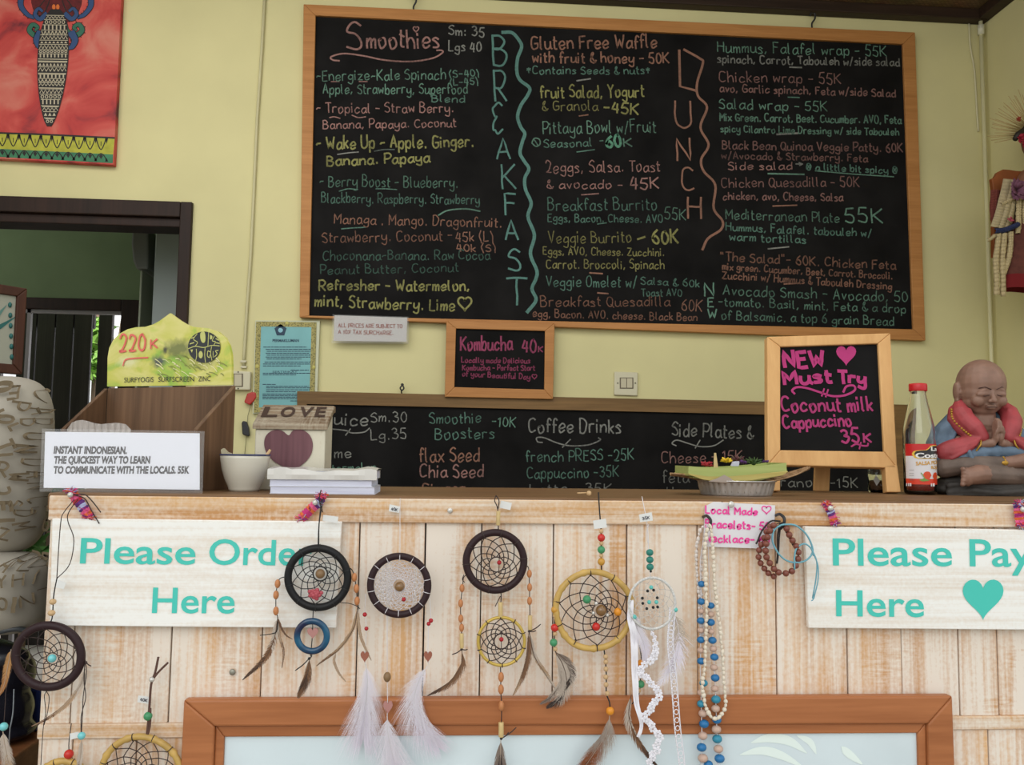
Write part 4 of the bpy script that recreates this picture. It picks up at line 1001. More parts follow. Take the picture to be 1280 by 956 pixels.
def knot(parent, pl, x, y, ends, m=None, off=0.0, r=1.2):
    s = pl.sc(x, y); mb = MB(); mb.ball(pl.p(x, y, off), r*1.5*s, 8, 6)
    for e in ends: mb.tube(smooth_path([pl.p(x, y, off), pl.p((x+e[0])/2+.6, (y+e[1])/2+.6, off+.001), pl.p(e[0], e[1], off)], 4), [r*s*.6]*8+[r*s*.45], 5)
    return mb.build('knot', m or M_cord, parent)
M_cord = mat('dark_cord', (.045,.028,.025), rough=.8)
M_blackcord = mat('black_cord', (.02,.02,.02), rough=.8)
M_hoopbr = mat('dark_leather_wrap', (.026,.011,.013), rough=.45, spec=.3, bump=.25, nscale=400)
M_hoopbk = mat('black_leather_wrap', (.009,.009,.010), rough=.42, spec=.3, bump=.25, nscale=400)
M_bam = mat('bamboo_yellow', (.52,.33,.09), rough=.35, noise=.18, nscale=40)
M_bamlight = mat('bamboo_pale', (.60,.44,.20), rough=.4, noise=.15, nscale=60)
M_tan = mat('carved_tan_bead', (.50,.20,.075), rough=.45, noise=.25, nscale=300)
M_woodb = mat('pale_wood_bead', (.56,.37,.19), rough=.5, noise=.12, nscale=200)
M_red = mat('red_bead', (.55,.025,.018), rough=.25); M_redd = mat('deep_red_bead', (.38,.012,.02), rough=.25)
M_grn = mat('green_bead', (.055,.27,.12), rough=.3, noise=.15, nscale=200); M_yel = mat('mustard_bead', (.55,.28,.04), rough=.35); M_org = mat('orange_bead', (.72,.27,.02), rough=.3)
M_tq = mat('turquoise_pearl', (.16,.55,.58), rough=.18, coat=.6); M_tq2 = mat('turquoise_stone', (.12,.50,.46), rough=.35); M_tealb = mat('teal_green_bead', (.025,.20,.16), rough=.4)
M_tiger = mat('tiger_eye', (.20,.10,.03), rough=.15, noise=.6, nscale=120, coat=.7); M_brn = mat('brown_stone', (.22,.13,.06), rough=.4)
M_pearl = mat('silver_pearl', (.62,.60,.56), rough=.2, metal=.4)
M_heartb = mat('terracotta_heart', (.30,.10,.06), rough=.55); M_rose = mat('rose_resin', (.42,.07,.09), rough=.45); M_pinkh = mat('dusty_pink_stone', (.42,.20,.18), rough=.35)
F_br = [mat('feather_fawn', (.42,.28,.17), rough=.8), mat('feather_brown', (.20,.10,.05), rough=.8), mat('feather_dark_brown', (.085,.045,.028), rough=.8)]
F_wh = [mat('feather_white', (.78,.74,.79), rough=.9), mat('feather_white_lilac', (.74,.69,.77), rough=.9)]
F_gr = [mat('feather_grey_fawn', (.50,.42,.35), rough=.9), mat('feather_grey', (.22,.17,.14), rough=.9), mat('feather_near_black', (.05,.035,.03), rough=.8)]
F_rust = [mat('feather_grey_down', (.36,.29,.24), rough=.9), mat('feather_rust', (.27,.085,.03), rough=.7), mat('feather_rust_dark', (.13,.045,.02), rough=.7)]
F_tan = [mat('feather_tan', (.46,.24,.09), rough=.8), mat('feather_ochre', (.38,.17,.06), rough=.8), mat('feather_tan_brown', (.22,.12,.06), rough=.8)]
M_quill = mat('quill', (.45,.35,.27), rough=.5); M_quilld = mat('dark_quill', (.12,.07,.045), rough=.5)
CP = yplane(1.295)
def heart_bead(parent, pl, x, y, w, h, m, off=0.0, d=.004):
    q = [Vector((*pl.uv(*p), 0)) for p in heart(x, y, w, h, 22)]; q.reverse()
    ar = sum(q[i].x*q[(i+1) % len(q)].y - q[(i+1) % len(q)].x*q[i].y for i in range(len(q)))
    if ar < 0: q.reverse()
    return MB().slab([pl.at(v.x, v.y, off+d/2) for v in q], (0, d, 0)).build('heart_bead', m, parent, bevel=.0012)

# ---- dreamcatcher at the left counter edge
def catcher(x, y, label): return thing('dreamcatcher', CP.p(x, y), label, 'dreamcatcher', 'dreamcatchers hanging on the counter front')
t = catcher(62, 866, 'purple brown dreamcatcher with a turquoise pearl centre, at the counter left edge')
hoop(t, CP, 60.5, 820, 41, 38.5, 5.3, M_hoopbr); web(t, CP, 60.5, 820, 36, 34, M_cord, 5, 9, .20, .55, seed=3, rot=.3, ring=.6, hc=(5, 3))
bead(t, CP, 65.5, 822.5, 5.2, M_tq, off=.001)
cord(t, CP, [(88,622,-.02),(80,640),(76,652),(73,690),(71,723)], .6); cord(t, CP, [(92,622,-.02),(86,640),(85,652),(92,672),(90,695),(84,710),(71,723)], .6)
cord(t, CP, [(71,723),(67,745),(65.5,770),(62,780)], .8, M_blackcord); bead(t, CP, 66, 752, 4.3, M_woodb, kz=.85); bead(t, CP, 64.5, 766, 4.5, M_woodb, kz=.85)
price_tag(t, CP, [(70,734),(80,736),(83,728),(72,724)], .001)
cord(t, CP, [(107,828),(108,842),(104,870),(103,895),(101.5,920)], .6); cord(t, CP, [(106,828),(105,850),(107,872),(101.5,895),(101.5,922)], .6)
knot(t, CP, 107.5, 828, [(114,832.5),(106,824)])
bead(t, CP, 102, 919.5, 4.8, M_tq); price_tag(t, CP, [(87,925),(98,922),(98,915),(87,917)], -.001)
feather(t, CP, [(102,925),(101,940),(98,965),(94,985)], 4.5, [F_gr[0], F_gr[1]], n=50, seed=12, quill=M_quill)
feather(t, CP, [(106,836),(100,856),(82,880),(60,897),(39,908)], 5.0, [F_gr[0], F_br[0], F_br[1]], off=-.002, n=70, seed=5, quill=M_quill, side=(1, .5))
cord(t, CP, [(58,864),(55.5,870),(57,890),(54,910),(51,956),(50,985)], .5); cord(t, CP, [(58,864),(61.5,872),(59,892),(55,906)], .5)
feather(t, CP, [(13,812),(9,832),(4,856),(-4,872)], 6, [F_tan[0], F_tan[1]], off=-.003, n=60, seed=9, quill=M_quill)
cord(t, CP, [(18,826),(8,860),(6.5,880),(5,902)], .5); bead(t, CP, 4.5, 908, 5.2, M_tq)
feather(t, CP, [(4,914),(6,930),(10,950),(12,980)], 10, [F_gr[0], F_br[0]], n=90, seed=14, quill=M_quill, jit=.5)

# ---- black dreamcatcher with the blue ring
t = catcher(390, 870, 'thick black dreamcatcher with a glossy blue ring, over the order sign end')
hoop(t, CP, 397.3, 722, 37.3, 37, 4.8, M_hoopbk); web(t, CP, 397.3, 722, 33, 33, M_blackcord, 5, 10, .26, .55, seed=8, ring=.9, rot=.25, hc=(3,-5), hoopr=4.8)
cord(t, CP, [(400,618,-.022),(400,640),(398,664),(397.5,683)], .6, M_blackcord); cord(t, CP, [(402,620,-.022),(402.5,632),(399,655),(398.5,683)], .6, M_blackcord)
price_tag(t, CP, [(402.5,651),(421.5,654),(422.5,646),(403.5,643.5)], -.004)
bead(t, CP, 400.3, 717, 6, M_brn); 
rb = MB(); s = CP.sc(394, 742); rnd = random.Random(2)
for k in range(14):
    a = k*2.4; rr = 2.0+k*.45; rb.ball(CP.p(394+rr*math.cos(a), 742+rr*.85*math.sin(a), .002+.003*(1-k/14)), (2.9*s, 1.8*s, 2.6*s), 8, 6)
rb.build('rose_bead', M_rose, t)
cord(t, CP, [(392,752),(391.5,764),(391,775),(390,800),(388,820)], .6, M_blackcord)
s = CP.sc(390, 795); nn = 48
rg = MB(); rg.tube([CP.p(390+18.6*math.cos(a), 795+18.8*math.sin(a)) for a in np.linspace(0, 2*math.pi, nn, endpoint=False)], 4.1*s, 14, closed=True, flat=.75)
m, nt, bs = _new('blue_agate'); N = nt.nodes; L = nt.links
tc = N.new('ShaderNodeTexCoord'); n1 = N.new('ShaderNodeTexNoise'); n1.inputs['Scale'].default_value = 28; rp = ramp(N, [(.40, (.002,.006,.045)), (.60, (.004,.085,.17))])
L.new(tc.outputs['Object'], n1.inputs['Vector']); L.new(n1.outputs['Fac'], rp.inputs[0]); L.new(rp.outputs[0], bs.inputs['Base Color']); bs.inputs['Roughness'].default_value = .15; bs.inputs['Coat Weight'].default_value = .2
rg.build('agate_ring', m, t, 'glossy blue agate ring'); heart_bead(t, CP, 391, 791.5, 14, 14, M_pinkh)
knot(t, CP, 386.5, 823, [(369,838),(390,818)], M_blackcord)
feather(t, CP, [(387,823),(385,840),(380,856),(373,871)], 6.5, [F_br[1], F_br[2], F_br[1]], n=70, seed=6, quill=M_quilld, ang=.4, jit=.2)
for x, y in [(347,729.5),(345,743.5),(345,763.5)]: bead(t, CP, x, y, 4.6, M_tan, 'carved_bead', .78, 1.2)
cord(t, CP, [(356,721),(350,723),(347,729),(345,744),(345,764),(347,772),(346,788),(340,792),(325,794)], .6, M_blackcord)
feather(t, CP, [(347,772),(342,800),(330,824),(303,850)], 5.5, [F_gr[0], F_br[1], F_br[2]], n=80, seed=7, quill=M_quilld, jit=.4, off=-.002)
feather(t, CP, [(347,772),(349,795),(354,815),(352,835)], 2.4, [F_br[0], F_br[1]], n=40, seed=8, quill=M_quill, off=-.003)
feather(t, CP, [(347,772),(352,785),(358,794),(366,799)], 1.8, [F_br[1], F_br[1]], n=40, seed=9, quill=M_quilld)
for x, y in [(443,721.5),(445.5,735.5),(446.3,751)]: bead(t, CP, x, y, 4.6, M_tan, 'carved_bead', .76, 1.2)
cord(t, CP, [(438,710),(441,714),(443,721),(445.5,736),(446.5,751),(448,759)], .6, M_blackcord); cord(t, CP, [(424,753),(436,754),(446,757.5),(450,761)], .5, M_blackcord)
feather(t, CP, [(447,760),(442,785),(425,810),(396,832)], 4.2, [F_br[0], F_br[0], F_br[1]], n=90, seed=10, quill=M_quilld, ang=.35, side=(.4, 1))
feather(t, CP, [(447,762),(450,790),(456,808),(464,825)], 2.4, [F_br[0], F_br[0]], n=60, seed=11, quill=M_quill, ang=.35)
feather(t, CP, [(420,815),(418,826),(423,840),(432,852)], 2.0, [F_br[0], F_br[0]], n=50, seed=13, quill=M_quill, ang=.35, off=-.001)

# ---- dark hoop with white web and white feathers
t = catcher(485, 945, 'dreamcatcher with a dark brown hoop, white web and three white feathers')
M_thread = mat('white_thread', (.70,.66,.68), rough=.8)
hoop(t, CP, 499, 731.5, 36, 36.5, 4.4, M_hoopbr)
web(t, CP, 499, 731.5, 32, 32, M_thread, 8, 14, .24, .42, seed=4, rot=.2, ring=.7, hoopr=4.4); web(t, CP, 499, 731.5, 31, 31, M_thread, 8, 14, .26, .36, seed=15, rot=.42, hoopr=4.4, lash=False)
cord(t, CP, [(499,624,-.025),(499.5,650,-.01),(500,695)], .4, M_thread); price_tag(t, CP, [(485,640),(498,642),(499,634),(486,631)], -.018, '40K', ((488,638.5), (496,640)))
bead(t, CP, 499.5, 733, 6.2, M_tiger, off=.001); bead(t, CP, 504.7, 749, 2.7, M_redd)
for xs, a, b, h in (((457,742),(456,768),(458,785.5),(456,821)), ((537,745),(538.7,775.5),(535.8,779.5),(535,821))):
    cord(t, CP, [xs, a, b, h, (h[0]+1, h[1]+10)], .4, M_thread); bead(t, CP, *a, 2.8, M_redd); bead(t, CP, *b, 2.6, M_redd); heart_bead(t, CP, *h, 10.5, 14, M_heartb)
cord(t, CP, [(484,768),(484,800),(484,846),(484.5,878),(484,896)], .5, M_thread); bead(t, CP, 484, 846, 5.2, M_brn, 'dark_bead', .9, 1.2); heart_bead(t, CP, 485, 884, 12, 16, M_pinkh)
feather(t, CP, [(457,831),(459,855),(457,885),(454,925)], 26, F_wh, n=700, seed=20, jit=.38, quill=M_thread, ang=.46, thin=1.1, bulge=1.15, off=-.004)
feather(t, CP, [(534,833),(522,855),(518,880),(526,905),(548,935)], 22, F_wh, n=700, seed=21, jit=.38, quill=M_thread, ang=.5, thin=1.1, bulge=1.1, off=-.004)
feather(t, CP, [(484,895),(485,915),(490,940),(500,985)], 24, F_wh, n=700, seed=22, jit=.45, quill=M_thread, ang=.5, thin=1.1, bulge=.9)

# ---- brown hoop over a small bamboo hoop
t = catcher(624, 950, 'dreamcatcher with a dark brown hoop above a thin golden hoop, tan beads on both sides')
hoop(t, CP, 618.8, 701.5, 36, 36, 4.6, M_hoopbr); web(t, CP, 618.8, 701.5, 32, 32, M_cord, 5, 10, .28, .6, seed=31, ring=.8, rot=.1, hoopr=4.6, hc=(2, 4)); 
cord(t, CP, [(621,620,-.02),(618.5,626,-.005),(622,636),(623,664)], .7); cord(t, CP, [(621,620,-.02),(624,626,-.005),(622.5,636)], .7)
tube_bead(t, CP, 623, 638.5, 622.6, 656.5, 2.6, M_bamlight); price_tag(t, CP, [(625,635),(638.5,638),(640.5,629),(627,626)], -.01, None)
bead(t, CP, 624, 703, 2.9, M_redd); cord(t, CP, [(624,692),(624,703),(623.5,716)], .5)
cord(t, CP, [(625,735),(626.5,745),(625.5,762),(627,775)], .7); cord(t, CP, [(625.5,745),(622,752),(619,758)], .6); tube_bead(t, CP, 625.6, 752.5, 625.6, 771, 2.9, M_bamlight)
hoop(t, CP, 626.7, 801.5, 29, 30, 2.0, mat('golden_ring', (.55,.38,.08), rough=.3, metal=.3)); web(t, CP, 626.7, 801.5, 27.5, 28.5, M_cord, 5, 10, .32, .6, seed=32, ring=.9, rot=.35, hoopr=2.2)
bead(t, CP, 626.7, 799, 2.9, M_redd); cord(t, CP, [(626.7,788),(626.7,799),(626.7,811)], .5)
for c in [(577.5,735),(575.8,754),(576,773),(577,784.5)]: bead(t, CP, *c, 4.3, M_tan, 'carved_bead', .75, 1.2)
cord(t, CP, [(583,718),(579.5,722),(578.5,730),(576,754),(576,773),(577,792)], .6); cord(t, CP, [(580,718),(578,724),(581,728)], .5); tube_bead(t, CP, 577, 791.5, 577.2, 810, 2.6, M_bamlight)
knot(t, CP, 577, 811.5, [(565,818),(584.5,811.5)])
feather(t, CP, [(577.5,813),(577,830),(563,852),(535,869)], 4.6, [F_br[1], F_br[1], F_br[2]], n=80, seed=33, quill=M_quilld, ang=.3, side=(1, .5))
for c in [(661.7,717),(662,734),(662,751)]: bead(t, CP, *c, 4.3, M_tan, 'carved_bead', .75, 1.2)
cord(t, CP, [(659,707),(661,712),(662,734),(662,752),(662.5,770),(662,790)], .6); tube_bead(t, CP, 662.5, 769, 662.6, 787, 2.7, M_bamlight)
knot(t, CP, 661.5, 789, [(670,788),(676,780)])
feather(t, CP, [(661,791),(659,820),(652,845),(641,869)], 5.0, [F_br[1], F_br[1], F_br[0]], n=90, seed=34, quill=M_quilld, ang=.3, side=(1, .4))
feather(t, CP, [(662,791),(668,820),(684,846),(697,866)], 5.0, [F_gr[0], F_br[0], F_gr[0]], n=80, seed=35, quill=M_quilld, ang=.35, off=-.003, side=(1, .4))
cord(t, CP, [(625.5,830),(626,846),(626,862),(627,882),(626.8,902)], .7)
for c in [(626.3,846),(626.2,861.5),(626.7,882)]: bead(t, CP, *c, 4.8, M_tan, 'carved_bead', .76, 1.3)
tube_bead(t, CP, 626.4, 902.5, 626.4, 921, 3.3, M_bamlight); knot(t, CP, 626.5, 923, [(636,915),(645.5,909)])
feather(t, CP, [(626,925),(625.5,940),(625,956),(625,985)], 10, [F_gr[1], F_gr[2], F_gr[2]], n=80, seed=36, quill=M_quill, ang=.35)

# ---- large bamboo hoop with coloured beads
t = catcher(742, 940, 'large dreamcatcher with a knotty yellow bamboo hoop and red, green and orange beads')
hoop(t, CP, 742, 762.5, 47.5, 48, 4.0, M_bam, wob=.012, nodes=[.25, 1.0, 1.85, 2.5, 3.2, 3.85, 4.7, 5.4])
web(t, CP, 742, 762.5, 43.5, 44, M_cord, 6, 10, .2, .6, seed=41, ring=.8, rot=.4, hoopr=4.0, hc=(8, 1))
cord(t, CP, [(751,616,-.02),(751,640,-.01),(751.5,665),(751.8,700),(752,716)], .9, M_blackcord)
price_tag(t, CP, [(742.5,661),(758.5,659),(757,648),(741,650.5)], .002)
for (y, r, mm, nm) in [(664,2.8,M_woodb,'bead'),(672,4.9,M_red,'red_bead'),(679,2.7,M_woodb,'bead'),(687,4.9,M_grn,'green_bead'),(694.5,2.6,M_woodb,'bead'),(702,4.7,M_yel,'mustard_bead')]: bead(t, CP, 751.6, y, r, mm, nm)
bead(t, CP, 751, 762.5, 7.0, M_tiger, 'tiger_eye_bead', off=.002)
for x, y, r, mm, nm in [(733.5,749,5.3,M_grn,'green_bead'),(772,764.5,5.0,M_org,'orange_bead'),(745,783,5.1,M_red,'red_bead'),(745,754,2.6,M_pearl,'pearl'),(741.7,766,2.4,M_pearl,'pearl'),(759,768.5,2.4,M_pearl,'pearl')]: bead(t, CP, x, y, r, mm, nm, off=.001)
cord(t, CP, [(699,747),(694,752),(693.5,765),(693.2,785),(693,805),(694.5,815)], .8, M_blackcord)
for x, y, r, mm, nm in [(694,755,2.8,M_woodb,'bead'),(693.5,762,4.7,M_yel,'mustard_bead'),(693.5,769.5,2.7,M_woodb,'bead'),(693.4,784.5,5.0,M_red,'red_bead'),(693.8,792,2.7,M_woodb,'bead'),(692,803,4.9,M_grn,'green_bead'),(694,811,2.9,M_woodb,'bead')]: bead(t, CP, x, y, r, mm, nm)
feather(t, CP, [(694.5,815),(704,832),(708,852),(700,872),(684,884)], 9, [F_gr[0], F_gr[0], F_gr[2]], n=110, seed=42, quill=M_quilld, ang=.45, jit=.4)
feather(t, CP, [(694.5,815),(700,830),(702,850),(690,870),(676,880)], 6, [F_gr[0], F_gr[0], F_gr[1]], n=90, seed=43, quill=M_quilld, ang=.4, off=-.002)
feather(t, CP, [(695,815),(708,826),(714,842),(706,862)], 5, [F_gr[1], F_gr[2]], n=80, seed=44, quill=M_quilld, ang=.4, off=.001)
cord(t, CP, [(755,811),(757,827),(758,846),(758,866),(762,878),(762.5,888)], .9, M_blackcord)
for x, y in [(757,820.5),(757.3,827),(757.4,836),(757.2,846),(757.6,855.5),(759.2,866.5)]: bead(t, CP, x, y, 3.2, M_woodb)
bead(t, CP, 762.6, 888.5, 5.2, M_org, 'orange_bead')
feather(t, CP, [(762,894),(760,910),(750,930),(733,955),(720,975)], 12, F_rust, n=170, seed=45, quill=M_quill, ang=.4, jit=.4)
cord(t, CP, [(793,788),(801,815),(801,840),(799,866),(790,880)], .7, M_blackcord)
for x, y, r, mm, nm in [(801,829,4.6,M_org,'orange_bead'),(801,855,4.8,M_grn,'green_bead'),(798.5,863,2.9,M_woodb,'bead')]: bead(t, CP, x, y, r, mm, nm)
feather(t, CP, [(789,868),(786,895),(795,920),(812,945),(826,962)], 6, [F_gr[0], F_br[1], F_br[2]], n=90, seed=46, quill=M_quilld, ang=.35, side=(.5, 1))

# ---- small white hoop with lace
t = catcher(820, 950, 'small white wrapped dreamcatcher with turquoise beads, lace strips and white down')
CL = yplane(1.284)
M_lace = mat('white_lace', (.80,.78,.83), rough=.85); M_silver = mat('white_wrapped_ring', (.58,.57,.55), rough=.5, noise=.25, nscale=300)
hoop(t, CL, 815, 754, 28.8, 32, 1.7, M_silver); web(t, CL, 815, 754, 27.5, 30.5, mat('fine_net', (.62,.58,.54), rough=.8), 5, 12, .25, .33, seed=51, hoopr=1.8)
cord(t, CL, [(809,622,-.035),(810,650,-.01),(810,668),(811,690),(813,722)], .55, M_thread); cord(t, CL, [(811,655),(808,668),(811,682)], .4, M_thread)
price_tag(t, CL, [(800,652.5),(816,650.5),(814.5,640),(798.5,643)], .001, '35K', ((803,649.5), (812,648)))
for y in (690.5, 699.5, 708.5): bead(t, CL, 812.2+.2*(y-690)/10, y, 4.7, M_tealb, 'teal_bead', 1, .92)
bead(t, CL, 813.5, 714, 1.6, M_blackcord, 'black_bead')
for x, y in [(809.5,738.5),(817,737.5),(803,747.5),(821.5,747),(803.5,754),(822,758.5),(808.5,760.5),(816.5,759)]: bead(t, CL, x, y, 1.9, M_blackcord, 'black_bead')
for x, y, r in [(814,734,2.6),(811.5,752.5,2.6),(820.5,752.5,2.6),(793,771,2.9),(844.5,762,2.9)]: bead(t, CL, x, y, r, M_tq2, 'turquoise_bead')
def lace_flower(mb, pl, x, y, r, off, rot):
    s = pl.sc(x, y)
    for k in range(6):
        a = rot+k*math.pi/3; mb.ball(pl.p(x+r*.62*math.cos(a), y+r*.62*math.sin(a), off), (r*.36*s, .0007, r*.36*s), 8, 4)
    mb.tube([pl.p(x+r*.3*math.cos(a), y+r*.3*math.sin(a), off+.0006) for a in np.linspace(0, 6.283, 8, endpoint=False)], r*.12*s, 4, closed=True)
random.seed(52)
lc = MB(); path = smooth_path([(814,788,0),(818,800,0),(821,812,0),(812,826,0),(800,840,0),(812,850,0),(822,866,0),(816,882,0),(806,895,0),(814,906,0),(824,922,0),(820,938,0),(812,952,0),(818,975,0)], 3)
for i, v in enumerate(path): lace_flower(lc, CL, v.x+random.uniform(-2.5, 2.5), v.y, 5.2*min(1, .35+i/9)+random.uniform(-.6, .6), .001*(i % 2), random.random())
lc.tube([CL.p(v.x, v.y) for v in path], .8*CL.sc(815, 800), 4); lc.build('lace_trim', M_lace, t)
def lace_strip(pts, w, seed):
    mb = MB(); q = smooth_path([(*p, 0) for p in pts], 8); s = CL.sc(*pts[0]); rows = [[], []]
    for i, v in enumerate(q):
        d = (q[min(i+1, len(q)-1)]-q[max(0, i-1)]).normalized(); nn = Vector((-d.y, d.x, 0))*w
        rows[0].append(v+nn); rows[1].append(v-nn)
        if i % 2 == 0 and i > 1:
            c = v; mb.tube([CL.p(c.x+w*.75*math.cos(a), c.y+w*.9*math.sin(a)) for a in np.linspace(0, 6.283, 9, endpoint=False)], .55*s, 4, closed=True)
    for r_ in rows: mb.tube([CL.p(v.x, v.y) for v in r_], .7*s, 4)
    for i, v in enumerate(rows[0]): mb.ball(CL.p(v.x, v.y), 1.0*s, 6, 4)
    return mb.build('lace_trim', M_lace, t)
def lace_band(pts, w0):
    mb = MB(); q = smooth_path([(*p, 0) for p in pts], 7); s = CL.sc(*pts[0]); n = len(q)
    mb.ribbon([CL.p(v.x, v.y, .001*math.sin(i*.7)) for i, v in enumerate(q)], [s*w0*(.5+.5*math.sin(math.pi*min(1, .15+i/n))) for i in range(n)], CL.n)
    mb.tube([CL.p(v.x, v.y) for v in q], 1.0*s, 4)
    return mb.build('lace_trim', M_lace, t)
lace_band([(789,752),(788,772),(792,792),(793,815),(794,850),(796,880),(802,905),(798,920)], 9)
lace_strip([(841,760),(839,785),(838,805),(841,835),(844,870),(847,910),(852,950),(853,970)], 3.6, 2)
feather(t, CL, [(790,762),(797,785),(806,808),(806,828)], 9, F_wh, n=130, seed=53, jit=.4, quill=M_thread, ang=.45, off=-.003)
feather(t, CL, [(843,766),(849,790),(848,815),(840,836),(824,856)], 15, [F_gr[0], F_wh[1], F_wh[0]], n=190, seed=54, jit=.5, quill=M_thread, ang=.8, off=-.003, bulge=.8)

# ---- lower left pair, half hidden
CG = yplane(1.310)
t = catcher(175, 956, 'bamboo dreamcatcher on a brown leather strap with a green bead, beside the showcase frame')
hoop(t, CG, 176, 968, 49, 47.5, 4.2, M_bam, wob=.01, nodes=[.6, 1.25, 1.9, 2.6]); web(t, CG, 176, 968, 45, 44, M_cord, 6, 12, .2, .6, seed=61, rot=.2, ring=.7, hoopr=4.2)
M_strap = mat('brown_leather_strap', (.10,.045,.032), rough=.6)
cord(t, CG, [(183,922),(185,905),(187,880),(189,855),(194,840),(198,821)], 1.5, M_strap, 'strap', n=6); cord(t, CG, [(189,852),(197,841),(210,828)], 1.5, M_strap, 'strap', n=6); cord(t, CG, [(184,921),(187.5,905),(188,885)], 1.4, M_strap, 'strap', n=6)
bead(t, CG, 190, 849, 4.0, M_pearl, 'silver_pearl', .95, .85); bead(t, CG, 185, 895, 5.4, M_grn, 'green_bead')
price_tag(t, CG, [(170.5,878.5),(186,881),(186.5,872),(171.5,870)], -.004, '40K', ((174,877), (183,878)))
t = catcher(80, 956, 'bamboo dreamcatcher with a red bead in the lower left, only its top showing')
hoop(t, CG, 80, 990, 36, 39, 4.4, M_bam, wob=.01, nodes=[1.0, 1.5, 2.2]); web(t, CG, 80, 990, 32, 35, M_cord, 5, 10, .2, .6, seed=62, hoopr=4.4)
bead(t, CG, 86, 942.5, 5.8, M_red, 'red_bead'); cord(t, CG, [(88,905,-.003),(87,920),(86,930),(86,943),(84,952)], .6, M_blackcord)

# ------------------------------------------------------------------ fabric ties and tacks
NP = yplane(1.316)
M_cl = [mat('cloth_magenta', (.50,.035,.17), rough=.9), mat('cloth_orange', (.66,.14,.04), rough=.9), mat('cloth_purple', (.12,.03,.17), rough=.9), mat('cloth_pale_blue', (.42,.45,.66), rough=.9), mat('cloth_red', (.55,.03,.05), rough=.9), mat('cloth_pink', (.72,.11,.25), rough=.9)]
def fabric_tie(label, tack, path, w, seed, cords=()):
    rnd = random.Random(seed); t = thing('fabric_tie', NP.p(*path[-1]), label, 'fabric tie', 'woven fabric ties pinned to the counter top rail')
    q = smooth_path([(*p, 0) for p in path], 9); s = NP.sc(*path[0]); mb = MB(); n = len(q); rows = []
    for i, v in enumerate(q):
        d = (q[min(i+1, n-1)]-q[max(0, i-1)]).normalized(); nn = Vector((-d.y, d.x, 0)); ww = w*(1+.12*math.sin(i*1.9+seed))*(.75 if i == 0 else 1)
        rows.append([NP.p(v.x+nn.x*ww*f, v.y+nn.y*ww*f, .003+.0025*math.cos(f*2.2)+.001*math.sin(i*.8+f*3)) for f in (-1, -.5, 0, .5, 1)])
    for i in range(n-1):
        mb.cm = (0, 1, 5, 4, 2, 3, 2, 5, 1, 0)[(i*10//n + seed) % 10]
        for k in range(4): mb.add([rows[i][k], rows[i+1][k], rows[i+1][k+1], rows[i][k+1]], [(0, 1, 2, 3)], True)
    mb.build('strip', M_cl, t)
    fg = MB()
    for k in range(70):
        i = rnd.choice([0, 1, 2, n-2, n-1, rnd.randrange(n)]); c = q[i]; a = rnd.uniform(0, 6.28); l = rnd.uniform(2.5, 6)*w/6
        fg.cm = rnd.randrange(6)
        fg.tube([NP.p(c.x+rnd.uniform(-w, w)*.7, c.y+rnd.uniform(-1, 1), .005), NP.p(c.x+(w*.6+l)*math.cos(a), c.y+l*math.sin(a), .003+rnd.uniform(0, .004))], .45*s, 3)
    fg.build('fringe', M_cl, t)
    bead(t, NP, *tack, 3.4, M_pearl, 'tack', off=.010)
    for c in cords: cord(t, NP, c, .75, M_cord, off=.006)
fabric_tie('magenta striped fabric tie pinned above the left end of the order sign', (91.5,618), [(90,612),(94,621),(101,630),(107,638),(113,646)], 6.5, 0, [[(94,618),(108,618),(118,627),(128,640)], [(95,618),(108,623),(116,637),(126,654)]])
fabric_tie('frayed pink fabric tie pinned in front of the stack of books', (395,627.5), [(403,618),(399,627),(391,634),(384,641),(377,648)], 6, 3, [[(402,612),(400,624),(404,640)]])
fabric_tie('pink and orange fabric tie pinned above the left end of the pay sign', (1034.5,634.5), [(1031,629),(1036,636),(1040,645),(1043,655)], 5, 1)
fabric_tie('magenta fabric tie pinned at the right edge in front of the statue', (1273.5,636), [(1272,628),(1273,638),(1274,647),(1276,657)], 6.5, 5)
def tack(label, x, y, r, m=M_pearl, pl=None):
    pl = pl or yplane(1.32); s = pl.sc(x, y); mb = MB(); mb.ball(pl.p(x, y, .0), (r*s, r*s*.55, r*s), 14, 8)
    mb.tube([pl.p(x, y, -.004), pl.p(x, y, 0)], r*s*.4, 8)
    return mb.build('pin_tack', m, None, label, cat='tack')
tack('round pearl tack on the top rail between the price tags, left of centre', 562.5, 638, 3.4)
tack('dull round screw head on a plank below the order sign', 290.5, 840, 4.0, mat('dull_screw', (.30,.29,.24), rough=.4, metal=.6), yplane(1.326))
tack('pearl tack holding the pink written card about bracelets', 914, 630.5, 4.2, M_pearl, yplane(1.312))
sk = MB(); sk.ball(CP.p(739, 617, -.02), .0038, 10, 8); sk.tube([CP.p(724, 617, -.02), CP.p(736, 616.5, -.02)], .0011, 6)
sk.build('wooden_pin', M_woodb, None, 'tiny round wooden pin lying on the counter edge above the bamboo dreamcatcher', cat='pin')

